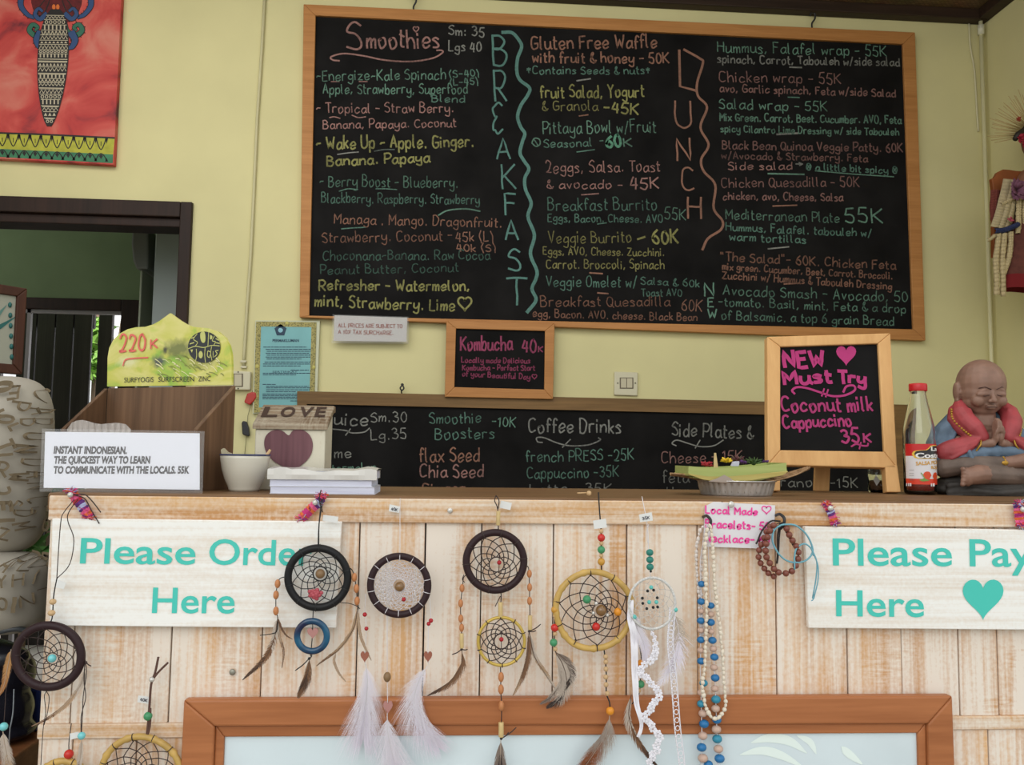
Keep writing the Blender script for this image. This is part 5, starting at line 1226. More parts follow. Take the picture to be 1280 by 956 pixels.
# ------------------------------------------------------------------ pink written card
LM = yplane(1.3195)
cd_ = thing('price_card', LM.p(922, 685), 'white card with pink handwriting about local bracelets and necklaces, pinned to the top rail', 'card')
MB().slab([LM.p(*q) for q in [(879,683),(967,686),(969,631.5),(892,627),(881,633)]], (0, .0008, 0)).build('paper', mat('card_white', (.74,.72,.74), rough=.45), cd_)
random.seed(31)
M_ink = mat('pink_marker', (.86,.06,.34), rough=.5)
for tx, p0, p1, h, w_ in [('Local Made', (882,640.5), (947,644), 9, 1.9), ('Bracelets- 50', (882,659), (962,662), 9.5, 2.0), ('Necklace- 60', (882,677), (962,679), 9.5, 2.0)]:
    mb = MB(); write(mb, LM, tx, p0, p1, h, w_, off=.0006, wob=.5)
    if 'Made' in tx: hb_ = MB(); stroke(hb_, LM, heart(958, 637.5, 11.5, 10), 1.4, off=.0006, closed=True, straight=True); hb_.build('heart', M_ink, cd_)
    mb.build('lettering', M_ink, cd_)

# ------------------------------------------------------------------ necklaces and bracelets on hooks
JP = yplane(1.300)
def jhook(x, y, label):
    s = JP.sc(x, y); mb = MB()
    mb.tube(smooth_path([JP.p(x, y-5, -.020), JP.p(x+1, y-7, -.006), JP.p(x+3.5, y-2, .003), JP.p(x+2.5, y+6, .002), JP.p(x+.5, y+11, -.003)], 5), 1.9*s, 8)
    return mb.build('wall_hook', M_blackmetal, None, label, cat='hook')
jhook(884, 652, 'black hook carrying the necklaces, in front of the pink written card')
jhook(976, 650, 'black hook carrying the bracelets, right of the pink written card')
M_shell = mat('cream_shell', (.72,.64,.52), rough=.45, noise=.12, nscale=200); M_blue = mat('blue_bead', (.02,.16,.38), rough=.4, noise=.3, nscale=150); M_blue2 = mat('teal_blue_bead', (.03,.24,.36), rough=.4, noise=.3, nscale=150); M_beige = mat('beige_pink_bead', (.55,.38,.30), rough=.5, noise=.15, nscale=150); M_clear = mat('pale_shell', (.66,.60,.56), rough=.4)
def strand(parent, pts, r, mats, name, step, kz=1.2, off=0.0, seed=1):
    rnd = random.Random(seed); q = smooth_path([(*p, 0) for p in pts], 12); acc = 0; k = 0
    cord(parent, JP, pts, .5, M_cord if 'shell' not in name else M_thread, off=off)
    for i in range(1, len(q)):
        acc += (q[i]-q[i-1]).length
        if acc >= step:
            acc -= step; v = q[i]
            o = bead(parent, JP, v.x+rnd.uniform(-.5, .5), v.y, r*rnd.uniform(.88, 1.12), mats[k % len(mats)], name, rnd.uniform(.62, 1.05), kz*rnd.uniform(.8, 1.15), off); d = q[i]-q[i-1]; o.rotation_euler = (0, math.atan2(-d.x, d.y)+rnd.uniform(-.4, .4), 0); k += 1
n1 = thing('shell_necklace', JP.p(892, 900), 'short necklace of cream shell chips ending in front of the showcase frame', 'necklace')
strand(n1, [(885,656),(882,668),(880,690),(881,720),(882,760),(881,800),(880,830),(877,852),(878,868),(881,882),(886,892),(893,897),(901,892),(906,878),(905,862),(903,840),(901,805),(897,770),(893,735),(891,705),(890,680),(888,664),(886,656)], 2.7, [M_shell], 'shell', 5.6, 1.25, .004, 3)
n2 = thing('shell_necklace', JP.p(874, 790), 'thinner pale shell necklace hanging behind, left of the cream one', 'necklace')
strand(n2, [(884,655),(876,665),(872,690),(873,720),(875,740),(876,765),(877,790),(879,800),(880,780),(878,740),(879,700),(882,670)], 2.3, [M_clear], 'pale_shell', 5.2, 1.2, -.006, 4)
n3 = thing('bead_necklace', JP.p(885, 956), 'long necklace of blue and beige round beads under the shell necklaces', 'necklace')
cord(n3, JP, [(884,655),(876,700),(877,752),(876,830),(877,878),(878,930),(877,956),(887,962),(900,950),(897,920),(895,870),(893,820),(889,760),(886,690),(885,656)], .6, M_thread, off=-.002)
for x, y, r, mm in [(877.5,730,4.6,M_blue),(877,752,4.8,M_blue),(877,764,4,M_beige),(876.5,776,4.8,M_blue),(876.5,788,4.2,M_beige),(876.5,800,4.8,M_blue),(876.5,813,4.4,M_beige),(877,826.5,5,M_blue),(880,854,5,M_blue2),(877,866,4.6,M_beige),(877,880,5,M_blue2),(879,892,5.2,M_beige),(880.5,905,5.8,M_blue),(879,920,5.6,M_beige),(877.5,934.5,5.8,M_blue),(879,948,6,M_beige),(886,956,5.4,M_blue),
                    (889,757,4.6,M_blue),(889,768,4.4,M_beige),(889,778,5,M_blue),(889.5,789.5,4.2,M_beige),(891,800.5,5,M_blue),(892,811,4.5,M_beige),(893.5,821.5,5,M_blue),(893,834.5,4.6,M_beige),(894.5,847.5,5.2,M_blue),(894,861,4.6,M_beige),(895.5,874.5,5.6,M_blue2),(895,886,5.2,M_beige),(896.5,900,5.4,M_blue),(896,912,5.6,M_beige),(897,924,5.8,M_blue2),(898.5,936.5,5.6,M_beige),(900,948.5,6,M_blue)]:
    bead(n3, JP, x, y, r, mm, 'blue_bead' if mm in (M_blue, M_blue2) else 'beige_bead', 1.08, .88, -.002)
M_rb = mat('red_brown_bead', (.19,.055,.035), rough=.3)
b1 = thing('bead_bracelet', JP.p(970, 720), 'double looped bracelet of red brown wooden beads on the right hook', 'bracelet')
def ring_beads(pts, r, step, off):
    q = smooth_path([(*p, 0) for p in pts], 10); acc = 0
    cord(b1, JP, pts, .6, M_cord, off=off)
    for i in range(1, len(q)):
        acc += (q[i]-q[i-1]).length
        if acc >= step: acc -= step; bead(b1, JP, q[i].x, q[i].y, r, M_rb, 'wooden_bead', off=off)
ring_beads([(974,653),(965,657),(959,668),(956,684),(957,696),(963,706),(970,714),(981,716),(990,712),(995,702),(997,692),(993,680),(987,672),(983,662),(978,655)], 4.1, 8.4, .004)
ring_beads([(972,656),(962,660),(956,674),(950,688),(950,700),(956,710),(963,718),(969,721)], 3.9, 8.2, -.004)
M_bc = mat('light_blue_cord', (.16,.38,.46), rough=.7); M_kc = mat('dark_brown_cord', (.03,.022,.02), rough=.7)
b2 = thing('cord_bracelet', JP.p(1005, 746), 'light blue cord bracelet with a long tail, hanging beside the red brown beads', 'bracelet')
cord(b2, JP, [(974,656),(966,662),(964,676),(972,692),(984,701),(998,702),(1008,698),(1014,688),(1010,674),(1003,664),(992,656),(980,655),(974,656)], 1.2, M_bc, 'loop', .006)
cord(b2, JP, [(991,711),(991,694),(994,684),(1003,679),(1011,684),(1015,694)], 1.1, M_bc, 'loop', .007)
cord(b2, JP, [(1014,688),(1019,702),(1018,722),(1014,745)], .9, M_bc, 'tail', .006); cord(b2, JP, [(1014,690),(1020,706),(1020,725),(1015,746)], .8, M_bc, 'tail', .007); knot(b2, JP, 1014.5, 746, [(1012,750)], M_bc, .006)
b3 = thing('cord_bracelet', JP.p(973, 706), 'dark brown cord bracelet knotted behind the red brown beads', 'bracelet')
cord(b3, JP, [(978,652),(966,652),(955,664),(949,678),(947,680)], 1.2, M_kc, 'loop', -.008); cord(b3, JP, [(977,654),(974,670),(974,690),(973,705)], 1.1, M_kc, 'tail', -.006); cord(b3, JP, [(978,654),(976,672),(975,692),(973.5,704)], 1.0, M_kc, 'tail', -.006); cord(b3, JP, [(978,653),(986,668),(993,682)], 1.3, M_kc, 'loop', -.004)

# ------------------------------------------------------------------ things on the counter
def cyl_between(mb, p, q, r, n=10): mb.tube([p, q], r, n)
YAXIS = Vector((0, 1, 0))
# sunscreen display box: back panel turned, header card above
BA = math.radians(26); 
hb0 = yplane(1.50).p(290, 482)
HB = Plane(hb0, (math.cos(BA), -math.sin(BA), 0), (0, 0, 1))
bx = thing('display_box', Vector((HB.at(-.11, 0, .08).x, HB.at(-.11, 0, .08).y, TOPZ)), 'open wooden display box with a yellow green sunscreen header card', 'display box')
u0 = HB.uv(134.5, 483)[0]; u1 = 0.0; zb = TOPZ - hb0.z; hz = 0.0; DEP = .088
M_boxw = wood('display_box_wood', srgb(74,52,36), srgb(128,96,70), 'z', .7, rough=.5)
MB().slab([HB.at(u0, zb), HB.at(u1, zb), HB.at(u1, hz), HB.at(u0, hz)], HB.n*-.008).build('back_panel', M_boxw, bx, bevel=.001)
fz = zb + .096
for ua in (u0-.008, u1):
    prof = [(0, zb), (DEP, zb), (DEP, fz), (0, hz)]
    MB().slab([HB.at(ua, z, d) for d, z in prof], HB.ex*.008).build('side_panel', M_boxw, bx, bevel=.001)
MB().slab([HB.at(u0, zb, DEP), HB.at(u1, zb, DEP), HB.at(u1, fz-.004, DEP), HB.at(u0, fz-.004, DEP)], HB.n*-.008).build('front_panel', M_boxw, bx, bevel=.001)
MB().slab([HB.at(u0, zb+.008, DEP-.008), HB.at(u1, zb+.008, DEP-.008), HB.at(u1, zb+.008, 0), HB.at(u0, zb+.008, 0)], (0, 0, -.007)).build('bottom_panel', M_boxw, bx)
card = [(134.5,483),(290,481),(290,455),(289.5,443),(287,432),(282,422),(273,414.5),(261,410.3),(250,409.3),(241,408.3),(233,405),(226,401),(219,396),(213,391.5),(207,396),(200,401),(192,405.5),(182,408.5),(171,409),(160,411.5),(150,417),(142,425),(137,435),(135,447)]
m, nt, bs = _new('wave_print'); N = nt.nodes; L = nt.links
tc = N.new('ShaderNodeTexCoord'); mp = N.new('ShaderNodeMapping'); mp.inputs['Rotation'].default_value = (0, .4, 0); mp.inputs['Scale'].default_value = (9, 9, 16)
n1 = N.new('ShaderNodeTexNoise'); n1.inputs['Scale'].default_value = 1.6; n1.inputs['Detail'].default_value = 4; n1.inputs['Distortion'].default_value = 1.0
rp = ramp(N, [(.30, srgb(150,190,70)), (.45, srgb(206,204,92)), (.6, srgb(222,214,130)), (.75, srgb(196,206,90))])
L.new(tc.outputs['Object'], mp.inputs[0]); L.new(mp.outputs[0], n1.inputs['Vector']); L.new(n1.outputs['Fac'], rp.inputs[0])
prev = rp.outputs[0]; n3 = N.new('ShaderNodeTexNoise'); n3.inputs['Scale'].default_value = 120; L.new(tc.outputs['Object'], n3.inputs['Vector'])
for (px, py), sx, sz, col, k in [((223, 436), .042, .020, srgb(118,124,66), .95), ((250, 452), .05, .016, srgb(150,152,82), .6), ((199, 452), .020, .013, srgb(78,84,84), .95), ((160, 452), .030, .013, srgb(232,226,176), .8), ((207, 438), .006, .009, srgb(58,56,52), .9)]:
    cpt = HB.p(px, py) - ORG[bx.name]; sb_ = N.new('ShaderNodeVectorMath'); sb_.operation = 'SUBTRACT'; sb_.inputs[1].default_value = cpt
    sc_ = N.new('ShaderNodeVectorMath'); sc_.operation = 'DIVIDE'; sc_.inputs[1].default_value = (sx, sx, sz); ln_ = N.new('ShaderNodeVectorMath'); ln_.operation = 'LENGTH'
    L.new(tc.outputs['Object'], sb_.inputs[0]); L.new(sb_.outputs[0], sc_.inputs[0]); L.new(sc_.outputs[0], ln_.inputs[0])
    ad_ = N.new('ShaderNodeMath'); ad_.operation = 'MULTIPLY_ADD'; ad_.inputs[1].default_value = .7; L.new(n3.outputs['Fac'], ad_.inputs[0]); L.new(ln_.outputs['Value'], ad_.inputs[2])
    rg_ = N.new('ShaderNodeMapRange'); rg_.inputs['From Min'].default_value = .7; rg_.inputs['From Max'].default_value = 1.4; rg_.inputs['To Min'].default_value = k; rg_.inputs['To Max'].default_value = 0; L.new(ad_.outputs[0], rg_.inputs['Value'])
    mx_ = N.new('ShaderNodeMix'); mx_.data_type = 'RGBA'; mx_.inputs['B'].default_value = (*col, 1); L.new(rg_.outputs[0], mx_.inputs['Factor']); L.new(prev, mx_.inputs['A']); prev = mx_.outputs['Result']
L.new(prev, bs.inputs['Base Color']); bs.inputs['Roughness'].default_value = .35
hc = MB(); q = [Vector(HB.uv(*p)) for p in card]; hc.slab([HB.at(v.x, v.y, .001) for v in q], HB.n*-.005)
hcard = hc.build('header_card', m, bx)
def art(name, shapes, m, off, parent=hcard):
    mb = MB()
    for sh in shapes: fill(mb, HB, sh, off=off, per=4)
    return mb.build(name, m, parent)
random.seed(17); wf = MB()
for k in range(46):
    x = random.uniform(194, 278); y = 446+random.uniform(-2, 26)-abs(x-236)*.06; l = random.uniform(4, 12); a = random.uniform(.35, .8)
    stroke(wf, HB, [(x, y), (x+l*.5*math.cos(a), y+l*.5*math.sin(a)-1), (x+l*math.cos(a), y+l*math.sin(a))], random.uniform(.6, 1.4), off=.0022, mi=k % 2)
wf.build('wave_spray', [mat('spray_light', srgb(232,226,170), rough=.4), mat('spray_olive', srgb(140,144,74), rough=.4)], hcard)
mb = MB(); write(mb, HB, '220', (151,439), (184,437), 20, 2.6, off=.0026); write(mb, HB, 'K', (190,436), (199,435), 11, 2.2, off=.0026); stroke(mb, HB, [(155,457),(158,450),(168,448),(186,447)], 1.8, off=.0026)
mb.build('price_writing', mat('coral_marker', (.80,.16,.13), rough=.5), hcard)
lg = MB(); fill(lg, HB, [(256.5+20.2*math.cos(a), 434+19.5*math.sin(a)) for a in np.linspace(0, 2*math.pi, 40, endpoint=False)], off=.0026)
lgo = lg.build('round_logo', mat('logo_charcoal', (.028,.030,.034), rough=.4), hcard)
# bubble letters filling the disc: pale outlines between swelling letter shapes
lt = MB()
def arcpt(a, r): return (256.5+r*math.cos(a), 434-r*math.sin(a))
stroke(lt, HB, [(237,436),(246,433),(256,434.5),(266,432),(276,432.5)], 1.0, off=.0032)
for p_ in ([(248,417.5),(243.5,424),(248.5,428),(246,432.5)], [(262.5,415.5),(262,424),(261.5,433)], [(269.5,420.5),(267,426),(271,427.5),(268.5,432)], [(247,436.5),(247.5,445),(246,451.5)], [(258,435),(257.5,444),(258.5,453)], [(266,433.5),(265,442),(266.5,450.5)]): stroke(lt, HB, p_, 1.0, off=.0032)
fill(lt, HB, [(252.5,416),(257,415),(258.5,422),(257.5,428),(254,428),(252,422)], off=.0032, per=4)
fill(lt, HB, [(264.5,419),(267,420.5),(266.3,424),(264.2,424)], off=.0032, per=3)
stroke(lt, HB, [(241,423),(245,421.5)], 1.3, off=.0032); stroke(lt, HB, [(239,430),(244,428.5)], 1.3, off=.0032); stroke(lt, HB, [(271.5,423.5),(275,425.5)], 1.2, off=.0032); stroke(lt, HB, [(272,428.5),(276,429.5)], 1.2, off=.0032)
fill(lt, HB, [(252.5+2.6*math.cos(a), 443.5+4.6*math.sin(a)) for a in np.linspace(0, 6.28, 14, endpoint=False)], off=.0032)
fill(lt, HB, [(243,437),(241.5,441),(239.5,437.2)], off=.0032); stroke(lt, HB, [(264,440),(261.5,439),(261,445),(263.5,447),(264,444)], 1.1, off=.0032); stroke(lt, HB, [(268,439.5),(268,447)], .9, off=.0032)
stroke(lt, HB, [(274.5,438),(271,439),(273,442.5),(270,446)], 1.1, off=.0032)
lt.build('logo_cutouts', mat('logo_pale', srgb(200,200,120), rough=.4), lgo)
mb = MB(); printed(mb, HB, 'SURFYOGIS', (156.5,478), (193,477.3), 6.4, off=.0026); printed(mb, HB, 'SURFSCREEN', (199,477.2), (243.5,476.7), 6.4, off=.0026); printed(mb, HB, 'ZINC', (249,476.6), (264,476.3), 6.4, off=.0026)
mb.build('lettering', mat('card_ink', (.05,.05,.035), rough=.6), hcard)

# laminated "instant indonesian" notice leaning on the box
def lean(Y, deg): 
    a = math.radians(deg); return Plane((0, Y, TOPZ), (1, 0, 0), (0, math.sin(a), math.cos(a)))
LP = lean(1.348, 9)
ls = thing('laminated_notice', LP.p(152, 615), 'wide laminated white notice with bold black capitals, leaning on the wooden display box', 'notice')
MB().slab([LP.p(*q) for q in [(54.5,609.5),(249.5,612),(249.5,541.5),(56.5,539.5)]], LP.n*-.001).build('paper', mat('notice_paper', (.74,.75,.82), rough=.5), ls)
mb = MB(); 
for tx, p0, p1 in [('INSTANT INDONESIAN.', (67,566.5), (158.5,567)), ('THE QUICKEST WAY TO LEARN', (67,579), (187.5,579)), ('TO COMMUNICATE WITH THE LOCALS. 55K', (66.5,591.5), (236.7,591.5))]: printed(mb, LP, tx, p0, p1, 9.0, off=.0003, bold=.05)
mb.build('lettering', mat('black_ink', (.03,.025,.03), rough=.5), ls)
MB().slab([LP.p(*q, .0016) for q in [(50,614.5),(253.5,616.5),(256,539),(53,536)]], LP.n*-.0006).build('laminate', M_laminate, ls)
PL2 = lean(1.362, 14)
sv = MB(); rows = []
for px in np.linspace(84, 163, 12):
    f = (px-84)/79; top = 530 - 3.5*math.sin(math.pi*f*2.0)**2 - (0 if .06 < f < .94 else -6)
    rows.append((PL2.p(px, 600, .004*math.sin(f*7)), PL2.p(px, 550, .005*math.sin(f*7)), PL2.p(px, top, .008*math.sin(f*6))))
for i in range(11):
    for k in range(2): sv.add([rows[i][k], rows[i+1][k], rows[i+1][k+1], rows[i][k+1]], [(0, 1, 2, 3)], True)
o = sv.build('plastic_sleeve', mat('clear_film', (.55,.50,.46), rough=.2, alpha=.55), None, 'clear plastic sleeve standing between the laminated notice and the wooden box', cat='sleeve')
o.modifiers.new('t', 'SOLIDIFY').thickness = .0006

# enamel bowl
def bowl_at(cx, Y): 
    p = yplane(Y); return p, p.sc(cx, 600)
p, s = bowl_at(305.5, 1.435)
c = Vector((p.p(305.5, 600).x, 1.435, TOPZ))
bw = thing('enamel_bowl', c, 'cream enamel bowl with a blue rim, beside the heart block', 'bowl')
H = 45*s; R = 30.3*s
prof = [(0, .001), (.55*R, .001), (.60*R, .0), (.62*R, .004), (.66*R, .008), (.80*R, H*.35), (.92*R, H*.62), (.985*R, H*.9), (R, H), (.97*R, H), (.95*R, H*.9), (.88*R, H*.6), (.75*R, H*.33), (.55*R, H*.12), (0, H*.1)]
MB().lathe(prof, c, 48).build('body', mat('cream_enamel', (.66,.62,.52), rough=.22, coat=.3), bw)
MB().tube([c+Vector((R*.988*math.cos(a), R*.988*math.sin(a), H)) for a in np.linspace(0, 2*math.pi, 48, endpoint=False)], .0014, 8, closed=True).build('rim', mat('blue_rim', (.03,.04,.12), rough=.3), bw)
def bitty(name, label, pts, r, m, cat): 
    return MB().tube(pts, r, 7).build(name, m, None, label, cat=cat)
P1 = yplane(1.43)
bitty('wooden_stick', 'short tan stick poking out of the right side of the enamel bowl', [P1.p(326, 580), P1.p(338, 562)], [.0035, .002], M_woodb, 'stick')
cr = MB(); cr.slab([P1.p(*q) for q in [(277,569),(288,570),(290,567),(284,565),(279,560),(276,562)]], (0, .01, 0)); cr.build('paper_scrap', mat('scrap_paper', (.45,.40,.27), rough=.8), None, 'crumpled pale scrap sticking out of the left side of the enamel bowl', cat='scrap')

# LOVE block
BP = yplane(1.485); s = BP.sc(362, 560)
x0 = BP.p(316, 560).x; x1 = BP.p(408.5, 560).x; zf = BP.p(362, 531).z
BPb = yplane(1.485+.075); zt_ = BPb.p(372, 506.5).z
lv = thing('love_block', (0.5*(x0+x1), 1.52, TOPZ), 'chunky distressed white wooden block with a mauve heart and LOVE cut in its sloping top', 'block')
prof = [(1.485, TOPZ), (1.485, zf-.008), (1.56+.012, zt_-.012), (1.56+.012, TOPZ)]
mb = MB(); mb.cs = 2.2; mb.slab([(x0+.003, y, z) for y, z in reversed(prof)], (x1-x0-.006, 0, 0)); 
mb.build('body', whitewash('distressed_white', srgb(150,120,84), srgb(176,148,112), (.66,.62,.50), 'z', .85), lv, bevel=.002)
M_top2 = whitewash('worn_brown_top', srgb(96,72,50), srgb(136,108,78), (.42,.36,.27), 'x', .5)
mb = MB(); mb.cs = 4.0
prof = [(1.480, zf-.008), (1.480, zf+.001), (1.560, zt_), (1.578, zt_), (1.578, zt_-.012), (1.560, zt_-.012)]
mb.slab([(x0-.001, y, z) for y, z in reversed(prof)], (x1-x0+.002, 0, 0)); mb.build('sloping_lid', M_top2, lv, bevel=.0015)
LT = Plane((0, 1.480, zf+.001), (1, 0, 0), (0, .080, zt_-zf-.001))
mb = MB(); printed(mb, LT, 'L', (326,521), (346,521), 12, off=.0012, bold=.035); printed(mb, LT, 'O', (349,521), (367,521), 12, off=.0012, bold=.03); printed(mb, LT, 'V', (372,521), (390,521), 12, off=.0012, bold=.03); printed(mb, LT, 'E', (393,521), (406,521), 12, off=.0012, bold=.035)
mb.build('cut_letters', mat('burnt_letters', (.055,.028,.018), rough=.8), lv)
HF = yplane(1.4848)
q = [(361,544),(366,538.5),(373,536.5),(381,538.5),(388,545),(391,555),(389.5,566),(384,575),(376,582),(369,587),(360,587.5),(352,582),(342,576),(334,567),(330.5,556),(332,546),(338,539.5),(346,537),(354,539)]
mb = MB(); v = smooth_path([(*HF.uv(*a), 0) for a in q], 4, True); v.reverse(); ar = sum(v[i].x*v[(i+1) % len(v)].y-v[(i+1) % len(v)].x*v[i].y for i in range(len(v)))
if ar < 0: v.reverse()
mb.slab([HF.at(a.x, a.y, .002) for a in v], (0, .002, 0)); mb.build('heart', wood('mauve_paint', srgb(88,56,62), srgb(122,84,90), 'z', 1.0, rough=.7), lv)
bs_ = MB(); bs_.box((x0-.05, 1.487, TOPZ), (x1-.01, 1.575, TOPZ+.012)); 
# books
BKP = yplane(1.365)
def book(label, xa, xb, yt, yb, zc, cover, dx=0.0, wrap=False):
    a = BKP.p(xa, yb); b = BKP.p(xb, yt); h = b.z-a.z if not wrap else .0125
    t = thing('paperback_book', ((a.x+b.x)/2, 1.42, zc), label, 'book', 'books stacked at the counter edge')
    th = .0006
    mb = MB(); mb.box((a.x+.001, 1.365, zc+th), (b.x-.001, 1.365+.105, zc+h-th)); mb.build('pages', M_pages, t)
    MB().box((a.x, 1.364, zc), (b.x, 1.471, zc+th)).build('cover', cover, t); MB().box((a.x, 1.364, zc+h-th), (b.x, 1.471, zc+h)).build('cover', cover, t)
    MB().box((a.x, 1.470, zc), (b.x, 1.472, zc+h)).build('spine', cover, t)
    if wrap:
        w = MB(); n = 18; rows = []
        for i in range(n+1):
            f = i/n; x = a.x-.003+(b.x-a.x+.006)*f
            wv = .0016*math.sin(f*9)+.0012*math.sin(f*21+1)
            rows.append([Vector((x, 1.3615, zc-.001)), Vector((x, 1.361+.001*math.sin(f*15), zc+h*.5)), Vector((x, 1.3625, zc+h+.001+wv+(.003 if .06 < f < .2 else 0))), Vector((x, 1.40, zc+h+.003+wv*1.5)), Vector((x, 1.47, zc+h+.002))])
        for i in range(n):
            for k in range(4): w.add([rows[i][k], rows[i+1][k], rows[i+1][k+1], rows[i][k+1]], [(0, 1, 2, 3)], True)
        w.build('plastic_wrap', mat('plastic_wrap', (.62,.60,.56), rough=.25), t)
    return h
M_pages = wood('page_edges', (.56,.57,.70), (.72,.74,.86), 'x', 3.0, rough=.7, bump=.3)
M_cov = mat('book_cover', (.62,.63,.68), rough=.4)
h = book('white paperback, lowest of the stack at the counter edge', 337, 469, 607, 615, TOPZ, M_cov)
h2 = book('white paperback, middle one of the stack at the counter edge', 336.5, 465.5, 599, 607, TOPZ+h, M_cov)
book('plastic wrapped book, topmost of the stack at the counter edge', 337, 469, 587, 599, TOPZ+h+h2, mat('wrapped_cover', (.5,.48,.44), rough=.3), wrap=True)

# pie tin with the leaf offering tray
TP = yplane(1.475); s = TP.sc(920, 605); tc_ = Vector((TP.p(920, 610).x, 1.475, TOPZ)); Rt = 47.5*s; Ht = .0255
tin = thing('pie_tin', tc_, 'crimped silver foil pie tin under the leaf offering tray', 'tin')
mb = MB(); n = 144; prof = [(0, .001, 0), (.90, .0, 0), (.915, .002, .0), (.925, .006, .012), (.955, .013, .014), (.98, .021, .012), (1.0, Ht-.001, 0), (1.03, Ht, 0), (1.035, Ht-.0015, 0), (1.02, Ht-.002, 0), (.985, Ht-.003, 0), (.95, .014, .012), (.91, .004, 0), (0, .003, 0)]
vs = []; 
for r, z, fl in prof:
    for j in range(n):
        a = 2*math.pi*j/n; rr = Rt*(r + fl*math.cos(36*a)); vs.append(tc_+Vector((rr*math.cos(a), rr*math.sin(a), z)))
mb.add(vs, [(i*n+j, i*n+(j+1) % n, (i+1)*n+(j+1) % n, (i+1)*n+j) for i in range(len(prof)-1) for j in range(n)])
mb.build('pan', mat('foil', (.66,.65,.63), rough=.3, metal=.75, noise=.15, nscale=60), tin)
# dry palm sheath and green leaf tray
TF = yplane(1.44)
of = thing('offering_tray', Vector((tc_.x, 1.475, TOPZ+Ht)), 'folded green leaf offering tray on a dry palm sheath, set on the foil pie tin', 'offering tray')
M_leaf = wood('young_palm_leaf', srgb(146,158,84), srgb(178,186,116), 'x', .7, rough=.5); M_leafy = wood('yellow_palm_leaf', srgb(170,154,82), srgb(198,182,112), 'x', .7, rough=.5)
M_sheath = wood('dry_palm_sheath', srgb(136,104,72), srgb(182,148,112), 'x', .9, rough=.7)
def leaf_wall(y0, y1, top, bot, m, name, thick=.0016):
    # front wall, back wall, ends: follows a slightly sagging strip
    mb = MB(); n = 10
    F = yplane(y0); Bk = yplane(y1)
    tops = [F.p(x, y) for x, y in top]; bots = [F.p(x, y) for x, y in bot]
    dv = Vector((0, y1-y0, 0))
    ring = tops + [p + dv for p in reversed(tops)]; ringb = bots + [p + dv for p in reversed(bots)]
    k = len(ring)
    mb.add(ring + ringb, [(i, i+k, (i+1) % k+k, (i+1) % k) for i in range(k)] + [tuple(range(k, 2*k))], False)
    o = mb.build(name, m, of); md = o.modifiers.new('t', 'SOLIDIFY'); md.thickness = thick; md.offset = -1
    return o
leaf_wall(1.430, 1.515, [(860.5,582.5),(880,584),(900,584.5),(925,583.5),(955,581.5),(983,578.5)], [(860.5,594),(880,596),(900,596),(925,595),(955,592),(983.5,590)], M_leaf, 'leaf_wall')
leaf_wall(1.426, 1.52, [(861,593),(885,595.5),(910,595.5),(940,593),(985,589.5)], [(878,599),(893,601),(910,601.5),(940,600),(978,594)], M_leafy, 'yellow_lining')
leaf_wall(1.432, 1.512, [(866,597),(890,599.5),(915,600),(945,598),(975,594.5)], [(890,601),(900,602.5),(915,603),(938,602),(952,600)], M_leaf, 'leaf_base')
sh_ = MB(); n = 16; pts = []
for i in range(n+1):
    f = i/n; px = 838.5+(1011-838.5)*f
    yy = [593.5, 594.5, 596.2, 598.5, 600.5, 602, 603.2, 603.8, 604, 603.8, 603, 601.5, 599.5, 597, 594, 590, 585.5][i]
    w = .004+.045*math.sin(math.pi*min(1, max(0, f*1.02)))**.6
    pts.append((TP.p(px, yy), w))
rows = [[p + Vector((0, dy*w, abs(dy)*abs(dy)*.004)) for dy in (-1, -.6, -.2, .2, .6, 1)] for p, w in pts]
for i in range(n):
    for k in range(5): sh_.add([rows[i][k], rows[i+1][k], rows[i+1][k+1], rows[i][k+1]], [(0, 1, 2, 3)], True)
o = sh_.build('palm_sheath', M_sheath, of); o.modifiers.new('t', 'SOLIDIFY').thickness = .002
fl_ = MB(); TF2 = yplane(1.418); fl_.slab([TF2.p(*q) for q in [(886,601.5),(905,603),(920,603.5),(913,597.5),(905.5,593.5),(896,598)]], (0, .002, .0)); fl_.build('leaf_flap', mat('grey_leaf_flap', (.38,.31,.26), rough=.8), of)
def blossom(name, label, cx, cy, r, mats, n, Y, seed, cat='flower', spread=1.0, flat=.35, grp=None):
    rnd = random.Random(seed); pl = yplane(Y); s = pl.sc(cx, cy); mb = MB(); c = pl.p(cx, cy)
    for k in range(n):
        a = rnd.uniform(0, 6.28); e = rnd.uniform(.05, 1.0); d = Vector((math.cos(a)*spread, math.sin(a)*.8, e)).normalized(); l = r*s*rnd.uniform(.7, 1.1)
        sd = d.cross(Vector((rnd.random(), rnd.random(), rnd.random()))).normalized()
        b = c - Vector((0, 0, r*s*.35)); mb.cm = k % len(mats)
        P = [b, b+d*l*.5+sd*l*flat*.8, b+d*l+sd*l*flat*.3, b+d*l*1.05, b+d*l-sd*l*flat*.3, b+d*l*.5-sd*l*flat*.8]
        mb.add(P, [(0, 1, 2, 3), (0, 3, 4, 5)], True)
    mb.ball(c-Vector((0, 0, r*s*.2)), r*s*.35, 8, 6)
    o = mb.build(name, mats, None, label, cat=cat, group=grp); o.modifiers.new('t', 'SOLIDIFY').thickness = .0006
    return o
blossom('red_flower', 'red petals lying at the left end of the leaf offering tray', 883, 579, 8, [mat('petal_red', (.36,.02,.03), rough=.5)], 22, 1.455, 1, spread=1.4)
blossom('yellow_flower', 'yellow flower in the middle of the leaf offering tray', 908, 574.5, 7, [mat('petal_yellow', (.75,.50,.02), rough=.5)], 24, 1.46, 2, spread=1.2)
blossom('purple_flower', 'purple flower beside the silver packet on the leaf offering tray', 929, 577, 5.5, [mat('petal_purple', (.09,.025,.13), rough=.6)], 22, 1.455, 3, spread=1.2)
